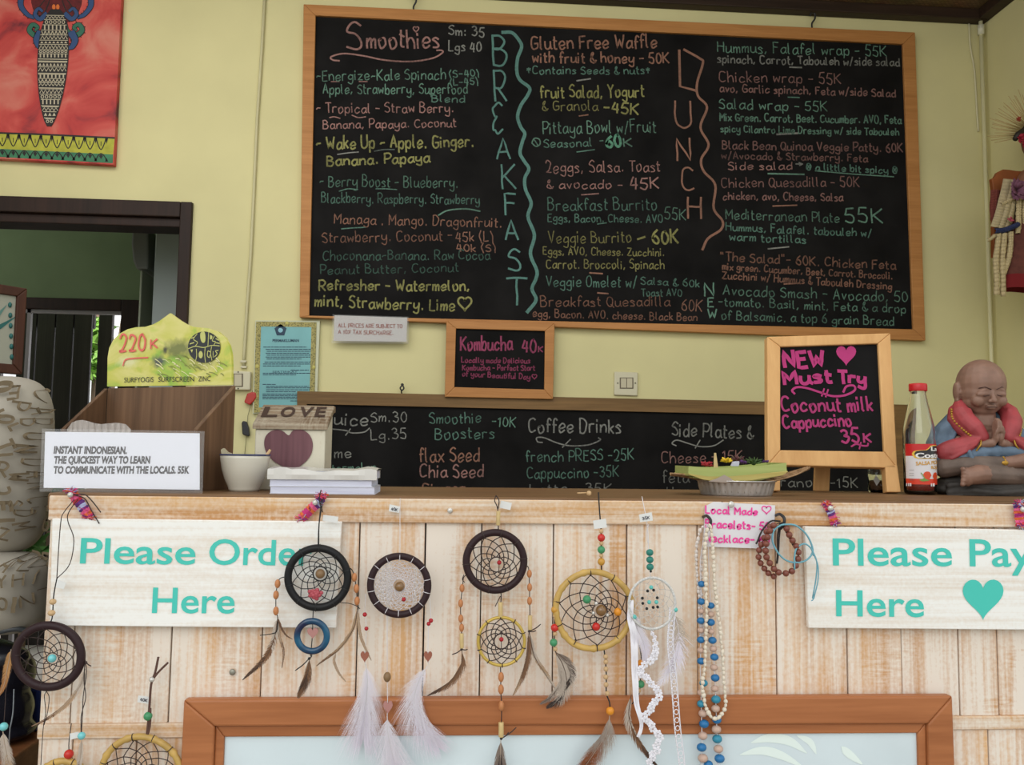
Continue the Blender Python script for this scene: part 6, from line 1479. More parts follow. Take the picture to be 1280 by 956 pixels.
blossom('purple_flower', 'purple flower at the right end of the leaf offering tray', 957, 576, 4, [MATS['petal_purple']], 18, 1.455, 4, spread=1.2)
blossom('herb_sprig', 'dark green shredded leaves heaped on the right half of the leaf offering tray', 942, 575.5, 11, [mat('herb_green', (.075,.14,.035), rough=.6), mat('herb_green_dark', (.035,.07,.02), rough=.6)], 60, 1.47, 5, cat='leaves', spread=1.6, flat=.09)
blossom('dried_flower', 'greyish brown dried flower behind the silver packet on the leaf offering tray', 922, 572.5, 9, [mat('dried_petal', (.12,.09,.06), rough=.8), mat('dried_petal_red', (.12,.03,.04), rough=.8)], 40, 1.475, 6, spread=1.5, flat=.12)
pk_ = MB(); q = yplane(1.448); pk_.slab([q.p(*a) for a in [(914,582.5),(923.5,582.5),(924.5,577),(916.5,577.5)]], (0, .004, .001)); pk_.build('foil_packet', mat('packet_silver', (.52,.52,.60), rough=.35), None, 'tiny silver packet lying among the flowers of the offering tray', cat='packet')
ws = MB(); q = yplane(1.45); ws.slab([q.p(*a) for a in [(892,587),(898,587),(895.2,566),(892.8,566)]], (0, .0015, 0)); ws.build('bamboo_splint', M_bamlight, None, 'pale pointed bamboo splint standing up in the offering tray', cat='splint')

# easel chalkboard
ang = math.radians(11)
EP = Plane((0, 1.585, TOPZ), (1, 0, 0), (0, math.sin(ang), math.cos(ang)))
ez = thing('easel_chalkboard', EP.p(1041, 620), 'small pine easel chalkboard with bright pink coconut milk cappuccino offer', 'chalkboard')
o4 = quv(EP, [(957.5,582),(1119,586),(1110.5,418),(957,422.5)]); i4 = quv(EP, [(973.5,563.5),(1102.5,565.5),(1095,431),(973.5,435)])
frame_mb(EP, o4, 0, .009, -.009, i4)[0].build('frame', M_easel, ez, bevel=.002)
cc = sum(i4, Vector((0, 0)))/4
es = MB().slab([EP.at(*(v+(v-cc).normalized()*.004), .003) for v in i4], EP.n*-.009).build('slate', M_slate, ez)
for q in ([(958,617),(973.5,617.5),(973.5,580),(957.5,580)], [(1106.5,619.5),(1124,620),(1119,582),(1103.5,582)]):
    MB().slab([EP.at(EP.uv(*a)[0], max(.002, EP.uv(*a)[1]), .009) for a in q], EP.n*-.018).build('leg', M_easel, ez, bevel=.002)
ab = math.radians(-15); tpz = EP.p(1040, 424)
for xx in ([(1018,1037)]):
    q = yplane(1.685); a = q.p(xx[0], 622); b = q.p(xx[1], 622)
    mb = MB(); mb.slab([Vector((a.x, 1.685, TOPZ)), Vector((b.x, 1.685, TOPZ)), Vector((b.x, 1.645, tpz.z-.01)), Vector((a.x, 1.645, tpz.z-.01))], (0, .008, 0)); mb.build('leg', M_easel, ez, bevel=.0015)
q0 = yplane(1.688); a = q0.p(966, 612); b = q0.p(974, 612)
mb = MB(); mb.slab([Vector((a.x, 1.685, TOPZ)), Vector((b.x, 1.685, TOPZ)), Vector((b.x, 1.645, tpz.z-.01)), Vector((a.x, 1.645, tpz.z-.01))], (0, .008, 0)); mb.build('leg', M_easel, ez, bevel=.0015)
q1 = EP.p(966, 440); q2 = EP.p(1104, 436)
MB().box((q1.x, 1.641, tpz.z-.03), (q2.x, 1.650, tpz.z-.012)).build('back_rail', M_easel, ez, bevel=.001)
hot = (.90,.10,.36); hot2 = (.80,.10,.32)
def cg(items, p_): chalk_group('chalk_lettering', es, EP, items, patch=p_)
random.seed(6)
EPs = Plane(EP.O + EP.n*.003, EP.ex, EP.ez)
def cg(items, p_): chalk_group('chalk_lettering', es, EPs, items, patch=p_)
cg([('t', hot, 'NEW', (981,459), (1032,457), 19, 5.0), ('H', hot, (1057.5,445,25,25))], .05)
cg([('t', hot, 'Must', (981,480.5), (1041,477), 15, 4.6), ('t', hot, 'Try', (1049,478), (1083,480), 14.5, 4.4), ('s', hot, [(993,492),(990,488),(996,484),(1008,485),(1024,490),(1040,495),(1056,494),(1068,488),(1067,482),(1058,483),(1054,490)], 2.8), ('l', hot, [(1030,486),(1027,495)], 2), ('l', hot, [(1035,487),(1032,496)], 2)], .1)
cg([('t', hot2, 'Coconut milk', (977.5,514), (1092,513.5), 17, 2.8), ('t', hot2, 'Cappuccino', (979.5,535), (1065,532), 15, 2.8), ('t', hot2, '35', (1052.5,552.5), (1075,552), 16.5, 3.0), ('t', hot2, 'K', (1080,552), (1090,552), 10, 2.6), ('s', hot2, [(1064,558),(1070,555),(1078,557),(1084,557),(1085,554)], 2.2), ('l', hot2, [(1076,553),(1074,561)], 1.8)], .15)

# glass jar behind the easel leg
M_glass = mat('clear_glass', (.95,.97,.95), rough=.02, trans=1.0, ior=1.45)
JPb = yplane(1.648); s = JPb.sc(1096, 605); jc = Vector((JPb.p(1096, 605).x, 1.648, TOPZ)); R = 10.5*s
jr = thing('glass_jar', jc, 'small glass jar with brown contents, half hidden behind the easel leg', 'jar')
MB().lathe([(0, 0), (R*.9, 0), (R, .004), (R, .042), (R*.85, .050), (R*.85, .058), (R*.78, .058), (R*.78, .049), (R*.92, .041), (R*.92, .005), (0, .003)], jc, 28).build('glass', M_glass, jr)
MB().lathe([(0, .0035), (R*.90, .0055), (R*.90, .020), (0, .021)], jc, 24).build('contents', mat('brown_contents', (.16,.07,.03), rough=.6), jr)
q = yplane(1.648-R*1.03); MB().slab([q.p(*a) for a in [(1092,600),(1096,607),(1100,601),(1095,594)]], (0, .0006, 0)).build('label', mat('jar_label', (.55,.55,.52), rough=.6), jr)

# hot sauce bottle
HPb = yplane(1.572); s = HPb.sc(1150, 560); bc = Vector((HPb.p(1150.3, 600).x, 1.572, TOPZ)); zz = lambda y: HPb.p(1150, y).z - TOPZ - (HPb.p(1150, 622.5).z - TOPZ)
bt_ = thing('sauce_bottle', bc, 'clear glass bottle of red sauce with a red cap, left of the praying statue', 'bottle')
K = 19.0*s
pr = [(0, 0), (.84*K, 0), (.97*K, .0025), (K, .006), (K, zz(549)), (.985*K, zz(544)), (.93*K, zz(537)), (.80*K, zz(525)), (.66*K, zz(513)), (.56*K, zz(504)), (.50*K, zz(498)), (.49*K, zz(493)), (.47*K, zz(489)), (.40*K, zz(489)), (.42*K, zz(497)), (.49*K, zz(505)), (.60*K, zz(514)), (.73*K, zz(525.5)), (.87*K, zz(538)), (.925*K, zz(545)), (.94*K, zz(550)), (.94*K, .008), (.8*K, .005), (0, .005)]
MB().lathe(pr, bc, 48).build('glass', M_glass, bt_)
MB().lathe([(0, .0055), (.78*K, .0055), (.93*K, .0085), (.93*K, zz(606)), (0, zz(606))], bc, 40).build('sauce', mat('red_sauce', (.25,.018,.008), rough=.25), bt_)
sm = MB(); 
MB().lathe([(.932*K, zz(606)), (.932*K, zz(562))], bc, 40).build('sauce_film', mat('sauce_film', (.38,.09,.045), rough=.4, alpha=.35, noise=.3, nscale=60), bt_)
MB().lathe([(0, zz(493.5)), (.555*K, zz(493.5)), (.57*K, zz(492.5)), (.57*K, zz(486)), (.54*K, zz(484.2)), (.3*K, zz(483.5)), (0, zz(483.5))], bc, 40).build('cap', mat('red_cap', (.52,.015,.018), rough=.3, noise=.05, nscale=300), bt_)
class Cyl(Plane):
    def __init__(s, base, c, R): super().__init__(base.O, base.ex, base.ez); s.c = c; s.R = R
    def at(s, u, v, off=0.0):
        a = (u - (s.c.x - s.O.x))/s.R; r = s.R+off
        return Vector((s.c.x + r*math.sin(a), s.c.y - r*math.cos(a), s.O.z + v))
lb = MB(); Rl = K*1.006; n = 40
def band(y0, y1, mi, off=0.0, a0=-1.5, a1=2.4):
    lb.cm = mi; z0, z1 = zz(y1), zz(y0); r = Rl+off; vs = []
    for i in range(n+1):
        a = a0+(a1-a0)*i/n; vs += [bc+Vector((r*math.sin(a), -r*math.cos(a), z0)), bc+Vector((r*math.sin(a), -r*math.cos(a), z1))]
    lb.add(vs, [(2*i, 2*i+2, 2*i+3, 2*i+1) for i in range(n)], True)
band(559.5, 574.5, 0); band(574.5, 602.5, 1); band(602.5, 609.5, 2)
M_lab = [mat('label_red', (.55,.018,.02), rough=.3), mat('label_white', (.70,.67,.68), rough=.3), mat('label_orange_red', (.66,.05,.02), rough=.3)]
lbo = lb.build('label', M_lab, bt_)
HC = Cyl(yplane(1.572-K), bc, Rl); HC.O = Vector((0, 1.572-K, 0))
def lab(name, m, fn):
    mb = MB(); fn(mb); return mb.build(name, m, lbo)
# pixel x on the label is read as arc length round the bottle
plate = [(1141.5,567),(1143.5,563.5),(1149,562.5),(1157,562),(1160,560),(1163,556.5),(1168,555.5),(1178,555.5),(1184,558),(1186,563),(1196,564),(1199,568),(1197,572.5),(1190,574),(1150,574),(1144,572.5)]
def shr(k, c=(1170, 566)): return [(c[0]+(x-c[0])*k, c[1]+(y-c[1])*k*.93) for x, y in plate]
lab('badge_border', mat('badge_yellow', (.80,.50,.06), rough=.3), lambda mb: fill_curved(mb, HC, shr(1.0), off=.0003))
lab('badge', mat('badge_black', (.02,.018,.018), rough=.3), lambda mb: fill_curved(mb, HC, shr(.90), off=.0006))
def nm(mb): printed(mb, HC, 'Costeña', (1146,572), (1192,572), 6.2, off=.0011, bold=.035); printed(mb, HC, 'La', (1163.5,563.2), (1175,563.2), 5.0, off=.0011, bold=.03)
lab('lettering', mat('label_lettering', (.80,.78,.76), rough=.3), nm)
lab('lettering', mat('gold_lettering', (.62,.33,.06), rough=.4), lambda mb: (printed(mb, HC, 'SALSA PICANTE', (1146.5,581.5), (1188,579), 4.6, off=.0006, bold=.03), printed(mb, HC, 'ROJA', (1164,586), (1178,586), 4, off=.0006, bold=.03)))
def tom(mb):
    for x, y, r in [(1159,594,5.2),(1171,595,5.0)]: fill_curved(mb, HC, [(x+r*math.cos(a), y+r*.95*math.sin(a)) for a in np.linspace(0, 6.28, 20, endpoint=False)], off=.0006)
lab('tomato_picture', mat('tomato_red', (.66,.07,.02), rough=.3), tom)
lab('leaf_picture', mat('label_leaf', (.17,.30,.06), rough=.3), lambda mb: (fill_curved(mb, HC, [(1150,600),(1155,597.5),(1162,600.5),(1154,601.8)], off=.0007), stroke(mb, HC, [(1152,591),(1154,594),(1156,598)], 1.2, off=.0008)))
def fine(mb):
    for y in (587.5, 592, 594.5, 599, 600.3): stroke(mb, HC, [(1138.5, y), (1144, y)], .7, off=.0006, straight=True)
    for y in np.linspace(578, 597, 14): stroke(mb, HC, [(1132.5, y), (1135, y)], .7, off=.0006, straight=True)
lab('fine_print', mat('label_grey', (.16,.14,.15), rough=.4), fine)
lab('lettering', MATS['label_lettering'], lambda mb: [stroke(mb, HC, [(x, 604.5), (x, 607.5)], 1.1, off=.0006, straight=True) for x in (1134, 1137, 1139, 1140.5, 1164, 1166.5, 1168.5)] and None)

# ------------------------------------------------------------------ praying monk statue
SB = yplane(1.595); ss = SB.sc(1226, 540)
def B3(px, py, d=0.0): return SB.p(px, py) + Vector((0, -1, 0))*(d*ss)
st_ = thing('monk_statue', Vector((SB.p(1228, 600).x, 1.595, TOPZ)), 'small painted statue of a bald praying monk in blue and red robes', 'statue')
M_skin = mat('statue_skin', srgb(132,100,84), rough=.5, noise=.16, nscale=45, bump=.3)
M_blue_r = mat('statue_blue_robe', srgb(86,104,122), rough=.6, noise=.25, nscale=45, bump=.3); M_red_r = mat('statue_red_cloth', srgb(158,62,66), rough=.55, noise=.2, nscale=40, bump=.3)
M_base = mat('statue_grey_cushion', srgb(62,58,54), rough=.7, noise=.35, nscale=35, bump=.5); M_leggr = mat('statue_grey_trousers', srgb(104,88,78), rough=.6, noise=.25, nscale=35, bump=.4); M_gold = mat('statue_gold', srgb(178,136,50), rough=.35, metal=.3)
def E(mb, px, py, d, rx, rz, ry, M=None): mb.ball(B3(px, py, d), (rx*ss, ry*ss, rz*ss), 20, 14, M)
def T(mb, pts, r, n=12):
    rr = r if isinstance(r, list) else [r]*len(pts); mb.tube([B3(*p) for p in pts], [x*ss for x in rr], n)
    mb.ball(B3(*pts[0]), rr[0]*ss*.98, 12, 8); mb.ball(B3(*pts[-1]), rr[-1]*ss*.98, 12, 8)
RZ = lambda deg: Matrix.Rotation(math.radians(deg), 3, 'Y')
# body: head, face, neck, chest, forearms, hands, feet as one skin
bd = MB()
E(bd, 1226, 480, 0, 28.5, 31, 30); E(bd, 1226, 492, 3, 27.5, 24, 25); E(bd, 1225, 503, 4, 24.5, 16, 21); E(bd, 1224.5, 512, 9, 16, 8.5, 11)
for sg in (-1, 1):
    E(bd, 1225.5+sg*10, 489, 23.5, 7, 1.9, 4.0, RZ(sg*14)); E(bd, 1225+sg*11, 494, 23.5, 8, 3.4, 4.0, RZ(sg*6)); E(bd, 1225+sg*13.5, 502, 19, 8.5, 7.5, 7)
    E(bd, 1226+sg*28.5, 489, -4, 3.0, 12, 6.5); E(bd, 1226+sg*28.0, 500, -3, 2.8, 4, 4); E(bd, 1223.5+sg*3.6, 503, 29, 2.6, 2.2, 2.6)
T(bd, [(1224,489,26), (1223.5,497,29), (1223.5,502.5,31.5)], [2.2, 2.6, 3.3]); E(bd, 1223.5, 508.6, 26, 7.2, 1.4, 3); E(bd, 1223.5, 511.6, 25.5, 5.8, 1.5, 3)
T(bd, [(1226,512,-2), (1226,530,-4)], [17, 21]); E(bd, 1226, 546, -4, 25, 26, 18)
for sg in (-1, 1):
    T(bd, [(1226+sg*34,552,10), (1226+sg*22,557,22), (1225+sg*6,554,34)], [7.5, 6.5, 5.2])
    E(bd, 1224.5+sg*2.6, 546, 36, 2.6, 9, 6)
    for k in range(4): T(bd, [(1224.5+sg*2.2, 541-.3*k, 31.5+3.2*k), (1224.3+sg*2.0, 532-.8*(1.5-abs(k-1.5)), 31.5+3.0*k), (1224.2+sg*1.5, 524.5+[3, 0, .6, 3.2][k], 32+2.8*k)], [1.75, 1.6, 1.2], 8)
    T(bd, [(1224.5+sg*5, 549, 37), (1224.5+sg*4.6, 541, 41), (1224.5+sg*2.8, 535, 42)], [2.3, 2.0, 1.5], 8)
# right foot (upper leg, towards the right)
T(bd, [(1230,578.5,36), (1243,577,38), (1256,575,40)], [7.5, 8, 9]); E(bd, 1263, 573.5, 40, 7, 9.5, 8)
for k in range(5): E(bd, 1268.5-.8*abs(k-1), 567+3.2*k, 43-.6*k, 3.2-.25*k, 2.3, 3.4)
# left foot (lower leg, sole to the front)
T(bd, [(1209,592,38), (1198,592,41), (1188,594,42)], [12, 12, 10.5]); E(bd, 1184, 595, 42, 6, 11.5, 9)
for k in range(5): E(bd, 1179-.7*abs(k-1.5), 585.5+4.6*k, 44, 2.8, 2.9, 3.6)
fused(bd, .0016, 4).build('body', M_skin, st_)
# closed eyes, brows and lips as fine carved lines
ln = MB()
for sg in (-1, 1):
    T(ln, [(1225+sg*5,495.4,27.2), (1225+sg*10,496.6,27.0), (1225+sg*15,495,24.0)], .55, 6); T(ln, [(1225+sg*3.5,488.6,28.2), (1225+sg*10,485.6,27.6), (1225+sg*15.5,486.8,23.5)], .6, 6)
T(ln, [(1217.5,510.2,27.4), (1223.5,510.0,29.0), (1229.5,510.4,27.4)], .5, 6)
ln.build('carved_lines', mat('statue_dark_line', srgb(74,48,42), rough=.7), st_)
# blue robe
rb_ = MB()
E(rb_, 1227, 570, -14, 50, 40, 22)
for sg in (-1, 1):
    T(rb_, [(1226+sg*27,524,-8), (1226+sg*41,540,-6), (1226+sg*52,560,2)], [12, 14, 17]); T(rb_, [(1226+sg*52,562,2), (1226+sg*54,574,8)], [15, 12])
    for k in range(4): T(rb_, [(1226+sg*(31+4*k),533+6*k,4), (1226+sg*(42+4*k),546+6*k,12+2*k)], 3.2, 8)
T(rb_, [(1186,572,22), (1210,566,28), (1228,564,30), (1250,566,28), (1272,571,22)], [8, 8, 8, 8, 8])
for k in range(5): T(rb_, [(1192+k*15,564,32), (1196+k*15,575,34)], 3.0, 8)
fused(rb_, .002, 4).build('robe', M_blue_r, st_)
# red collar and sleeve linings
rc = MB()
for sg in (-1, 1):
    x = lambda v: 1227+sg*v
    T(rc, [(x(25),506,-4), (x(30),516,6), (x(28),527,15), (x(22),537,22), (x(16),546,26)], [8, 11, 12.5, 12, 9])
    T(rc, [(x(31),512,-8), (x(36),524,2), (x(31),538,14), (x(24),547,22)], [6, 8.5, 9, 7])
    for k in range(3): T(rc, [(x(24+4*k),513+2*k,15-2*k), (x(24+3.5*k),528+1.5*k,24-2*k), (x(15+4*k),543+.5*k,31-2*k)], 2.6, 8)
    T(rc, [(x(20),548,25), (x(30),554,23), (x(43),560,19), (x(54),565,14)], [6, 9.5, 12, 12.5])
    T(rc, [(x(22),553,26), (x(34),562,25), (x(52),571,18)], [4.5, 6.5, 8])
    for k in range(3): T(rc, [(x(22+2*k),549+3*k,32), (x(36+2*k),556+4.5*k,32), (x(52),561+6*k,26)], 2.2, 8)
fused(rc, .002, 4).build('red_shawl', M_red_r, st_)
gt = MB()
for sg in (-1, 1):
    for k, v in enumerate(smooth_path([(1227+sg*40,512,4), (1227+sg*41,524,9), (1227+sg*36.5,536,20), (1227+sg*30,545,27)], 4)): E(gt, v.x, v.y, v.z, 1.5, 1.5, 1.5)
    T(gt, [(1227+sg*20,549,31.5), (1227+sg*21,556,33), (1227+sg*26,563,33)], 1.1, 6)
E(gt, 1228.5, 578, 44.2, 4.2, 2.6, 1.6); T(gt, [(1229+0, 571, 40), (1230, 578, 45.2), (1229, 585, 40)], 1.0, 6)
gt.build('gold_trim', M_gold, st_)
# crossed trouser legs
lg_ = MB()
T(lg_, [(1172,584,14), (1190,581,28), (1210,579,34), (1229,578.5,36)], [13, 11, 9.5, 8.5]); T(lg_, [(1282,588,14), (1268,592,28), (1248,594,34), (1224,593,37), (1208,592,38)], [13, 12.5, 12, 12.5, 12.5])
E(lg_, 1228, 588, 8, 60, 14, 24)
for k in range(4): T(lg_, [(1214+8*k,584,42), (1222+8*k,592,46), (1232+9*k,596,45)], 1.8, 6)
fused(lg_, .002, 3).build('trousers', M_leggr, st_)
bs2 = MB(); E(bs2, 1230, 611, 2, 68, 14, 40); E(bs2, 1230, 602, 4, 62, 12, 34)
for y0, d in ((605, 38), (613, 42), (619, 40)): T(bs2, [(1174,y0+1,22), (1195,y0-1.5,d-6), (1222,y0+1.5,d), (1250,y0-1,d-2), (1284,y0+1,22)], 4.2, 8)
q = fused(bs2, .002, 4); q.v = [(v[0], v[1], max(v[2], TOPZ+.0002)) for v in q.v]; q.build('cushion_base', M_base, st_)

# ------------------------------------------------------------------ hanging doll on the right wall
DP = yplane(3.02); ds = DP.sc(1270, 250)
def D3(px, py, d=0.0): return DP.p(px, py) + Vector((0, -1, 0))*(d*ds)
dl = thing('hanging_doll', D3(1285, 362), 'colourful hanging doll with a straw fan headdress, flowers and cream ribbons, on the right wall', 'doll')
bb = MB(); q = [(1243,330),(1330,330),(1330,232),(1318,212),(1290,206),(1262,210),(1252,214),(1246,222),(1244,220),(1240,224)]
bb.slab([D3(*p, -6) for p in [(1246,320),(1328,320),(1328,232),(1320,218),(1300,212),(1275,211.5),(1266,210),(1258,209.5),(1251,213),(1247,220),(1243.5,221),(1245.5,235)]], (0, .02, 0)); bb.build('back_board', mat('orange_brown_board', srgb(136,74,34), rough=.6, noise=.15, nscale=20), dl, bevel=.003)
hg = MB(); hg.tube([D3(1300, 215, -8), Vector((XR-.002, 3.10, D3(1300, 190).z))], .003, 6); hg.build('hanging_cord', mat('straw_cord', (.4,.3,.16), rough=.8), dl)
fan = MB(); rnd = random.Random(5)
for k in range(60):
    a = math.radians(-12+204*k/59); r = rnd.uniform(50, 60); c0 = (1293+16*math.cos(a), 168-16*math.sin(a)); c1 = (1293+r*math.cos(a), 168-r*math.sin(a))
    fan.tube([D3(*c0, 2), D3(*c1, rnd.uniform(-2, 4))], [.7*ds, .45*ds], 4)
fan.build('straw_fan', mat('pale_straw', srgb(176,152,104), rough=.7), dl)
hd_ = MB(); E2 = lambda mb, x, y, d, rx, rz, ry: mb.ball(D3(x, y, d), (rx*ds, ry*ds, rz*ds), 16, 10)
T2 = lambda mb, pts, r: mb.tube([D3(*p) for p in pts], ([x*ds for x in r] if isinstance(r, list) else r*ds), 10)
E2(hd_, 1292, 180, 4, 17, 21, 15); E2(hd_, 1292, 187, 15, 2.5, 4, 4); T2(hd_, [(1292,198,2),(1292,212,0)], [7, 9]); E2(hd_, 1292, 238, 2, 26, 30, 14)
fused(hd_, .003, 3).build('body', mat('doll_skin', srgb(120,78,54), rough=.6), dl)
hr = MB(); E2(hr, 1293, 168, 0, 20, 15, 16); T2(hr, [(1274,168,8),(1266,172,10),(1262,178,10)], [5, 4, 3]); hr.build('hair', mat('doll_hair', (.02,.014,.01), rough=.6), dl)
fc = MB()
for sg in (-1, 1): E2(fc, 1292+sg*6.5, 178, 16.5, 2.8, 1.1, 1.2); T2(fc, [(1292+sg*3.5,174,17.2),(1292+sg*7,172.8,16.6),(1292+sg*11,174,14)], .6)
E2(fc, 1292, 193, 16.5, 3.6, 1.2, 1.2); fc.build('painted_face', mat('face_paint', (.05,.01,.01), rough=.6), dl)
def band2(pts, w, m, nm, d=6, seed=1, ragged=0):
    rnd = random.Random(seed); q = smooth_path([(*p, 0) for p in pts], 8); mb = MB(); n = len(q); rows = []
    for i, v in enumerate(q):
        dd = (q[min(i+1, n-1)]-q[max(0, i-1)]).normalized(); nn = Vector((-dd.y, dd.x, 0)); ww = w*(1+rnd.uniform(-.15, .15)*ragged)
        rows.append([D3(v.x+nn.x*ww*f, v.y+nn.y*ww*f, d+2*math.cos(f*3)+.35*math.sin(i*.7)) for f in (-1, -.3, .3, 1)])
    for i in range(n-1):
        for k in range(3): mb.add([rows[i][k], rows[i+1][k], rows[i+1][k+1], rows[i][k+1]], [(0, 1, 2, 3)], True)
    o = mb.build(nm, m, dl); o.modifiers.new('t', 'SOLIDIFY').thickness = .0015; return o
skm = MB(); n = 40; rows = []
for zf_, r in [(262,26),(290,31),(320,37),(345,41),(362,43)]:
    rows.append([D3(1296+r*(1+.05*math.sin(9*a))*math.cos(a), zf_+3*math.sin(4*a)*.4, r*.55*math.sin(a)) for a in np.linspace(0, 2*math.pi, n, endpoint=False)])
for i in range(4):
    skm.cm = 1 if i == 3 else 0
    for j in range(n): skm.add([rows[i][j], rows[i][(j+1) % n], rows[i+1][(j+1) % n], rows[i+1][j]], [(0, 1, 2, 3)], True)
skm.build('skirt', [mat('skirt_dusky', srgb(92,50,42), rough=.9, noise=.2, nscale=60), mat('skirt_red', srgb(112,20,24), rough=.9)], dl)
M_crib = mat('cream_ribbon', srgb(190,172,132), rough=.85, noise=.1, nscale=50); M_sleeve = mat('cream_sleeve', srgb(176,160,126), rough=.9, noise=.1, nscale=40)
band2([(1262,228),(1254,262),(1246,288)], 12, M_sleeve, 'sleeve', 8, 2); band2([(1236,291.5),(1250,290),(1266,283)], 3.0, mat('navy_band', (.02,.03,.10), rough=.8), 'cuff_band', 13, 3)
for k, pts in enumerate([[(1243,294),(1240,330),(1241,370)], [(1250,294),(1248,330),(1249,372)], [(1258,292),(1257,318),(1249,345)], [(1238,296),(1234,300),(1229,302)], [(1268,250),(1268,275),(1267,294)], [(1275,246),(1275,272),(1276,292)], [(1272,240),(1262,250),(1246,258)]]): band2(pts, [3.4, 3.4, 3.2, 2, 3.2, 2.8, 2][k], M_crib, 'ribbon', 10, 4+k, 1)
def bloom(cx, cy, r, m, nm, n=16, d=14, seed=1):
    rnd = random.Random(seed); mb = MB(); c = D3(cx, cy, d)
    for k in range(n):
        a = rnd.uniform(0, 6.28); e = rnd.uniform(.2, 1); dd = Vector((math.cos(a), -e*.8, math.sin(a))).normalized(); l = r*ds*rnd.uniform(.7, 1.1); sd = dd.cross(Vector((0, -1, .2))).normalized()*l*.35
        mb.add([c, c+dd*l*.5+sd, c+dd*l, c+dd*l*.5-sd], [(0, 1, 2, 3)], True)
    o = mb.build(nm, m, dl); o.modifiers.new('t', 'SOLIDIFY').thickness = .001
bloom(1266, 178, 7, mat('doll_red_flower', srgb(150,22,48), rough=.7), 'red_flower', seed=1); bloom(1272, 186, 6, MATS['doll_red_flower'], 'red_flower', seed=2); bloom(1264, 154, 4, mat('doll_orange_flower', srgb(150,60,40), rough=.7), 'orange_flower', seed=9)
bloom(1262, 242, 15, mat('doll_purple_flower', srgb(112,70,92), rough=.8), 'purple_flower', 34, seed=3); bloom(1254, 278, 4.5, mat('doll_pink_flower', srgb(170,70,90), rough=.8), 'pink_flower', 12, seed=4); bloom(1278, 205, 8, mat('doll_leaf', srgb(60,72,44), rough=.7), 'leaf_cluster', 14, seed=5)
band2([(1244,238),(1243,262),(1244,275)], 6, mat('maroon_cloth', srgb(110,52,44), rough=.9), 'maroon_sash', 2, 12)

# ------------------------------------------------------------------ cushions, bag and stool left of the counter
class Pillow(Plane):
    def __init__(s, Y, c, a, b, d, p): super().__init__((0, Y, 0), (1, 0, 0), (0, 0, 1)); s.c = c; s.a = a; s.b = b; s.d = d; s.pw = p
    def depth(s, x, z):
        k = 1-abs((x-s.c.x)/s.a)**s.pw-abs((z-s.c.z)/s.b)**s.pw
        return s.d*max(0.0, k)**(1/2.2)
    def at(s, u, v, off=0.0): return Vector((u, s.c.y - s.depth(u, v) - off, v))
def pillow(label, cx, cy, rx, ry, dep, Y, pw, seed):
    pl = yplane(Y); k = pl.sc(cx, cy); c = pl.p(cx, cy); P = Pillow(Y-dep*.8, c, rx*k, ry*k, dep, pw)
    t = thing('lettered_cushion', c - Vector((0, 0, ry*k)), label, 'cushion')
    mb = MB(); n, m_ = 56, 28; vs = []
    rnd = random.Random(seed)
    for i in range(m_+1):
        ph = math.pi*i/m_ - math.pi/2
        for j in range(n):
            th = 2*math.pi*j/n; ct, st = math.cos(th), math.sin(th); rr = math.cos(ph)
            f = lambda v, e: math.copysign(abs(v)**e, v)
            e = 2/pw
            x = f(ct, e)*(abs(rr)**(2/2.2)); z = f(st, e)*(abs(rr)**(2/2.2)); y = f(math.sin(ph), 2/2.2)
            vs.append(c + Vector((x*P.a, y*dep, z*P.b)))
    mb.add(vs, [(i*n+j, i*n+(j+1) % n, (i+1)*n+(j+1) % n, (i+1)*n+j) for i in range(m_) for j in range(n)])
    mb.build('cover', mat('linen_cover', srgb(166,159,146), rough=.9, noise=.06, nscale=25, bump=.25), t)
    P.O = Vector((0, Y-dep*.8, 0)); return t, P
cu1, PL1 = pillow('linen cushion printed with brown capitals, upper of the two at the far left', -23, 580, 81, 111, .085, 1.60, 4.6, 1)
cu2, PL3 = pillow('linen cushion printed with brown capitals, lower of the two at the far left', -25, 740, 82, 51, .090, 1.585, 4.2, 2)
M_prt = mat('taupe_print', srgb(112,98,76), rough=.9)
def put(mb, pl, ch, x, y, h, rot, w):
    """one letter centred at x, y, turned by rot degrees"""
    a = math.radians(rot); e = (math.cos(a), math.sin(a)); up = (math.sin(a), -math.cos(a)); hw = h*.33
    bx_, by_ = x-up[0]*h/2, y-up[1]*h/2
    write(mb, pl, ch, (bx_-e[0]*hw, by_-e[1]*hw), (bx_+e[0]*hw, by_+e[1]*hw), h, w*1.35, off=.0012, wob=.2)
random.seed(12); mb = MB()
for ch, x, y, h, r, w in [('O',0,484,18,80,5),('E',14,491,17,170,3),('J',37,492,17,150,2.6),('P',24,508,15,100,3),('A',40,512,14,75,3.6),('B',34,528,15,85,2.6),('O',11,525,15,90,3),('L',20,534,10,60,2.6),('V',1,519,14,80,3),('U',36,546,14,95,4),('N',28,562,14,95,4.6),('T',10,558,16,70,3.4),('I',10,570,14,85,3),('D',33,579,14,95,3),('A',36,594,13,90,4),('R',8,586,17,10,2.6),('W',22,597,15,95,3.6),('N',36,609,13,90,3.6),('C',7,611,15,-80,3),('C',35,627,12,90,3),('E',36,640,12,95,2.6),('D',24.5,643,13,100,2.4),('E',7,634,18,90,4),('S',19,630,11,95,2.2),('I',7,652,16,90,4),('O',35,660,14,10,2.4),('M',22,659,13,80,3),('N',45,656,13,80,3.4),('Z',5,668,15,20,2.4)]: put(mb, PL1, ch, x, y, h, r, w)
mb.build('lettering', M_prt, cu1, kind='stuff')
mb = MB()
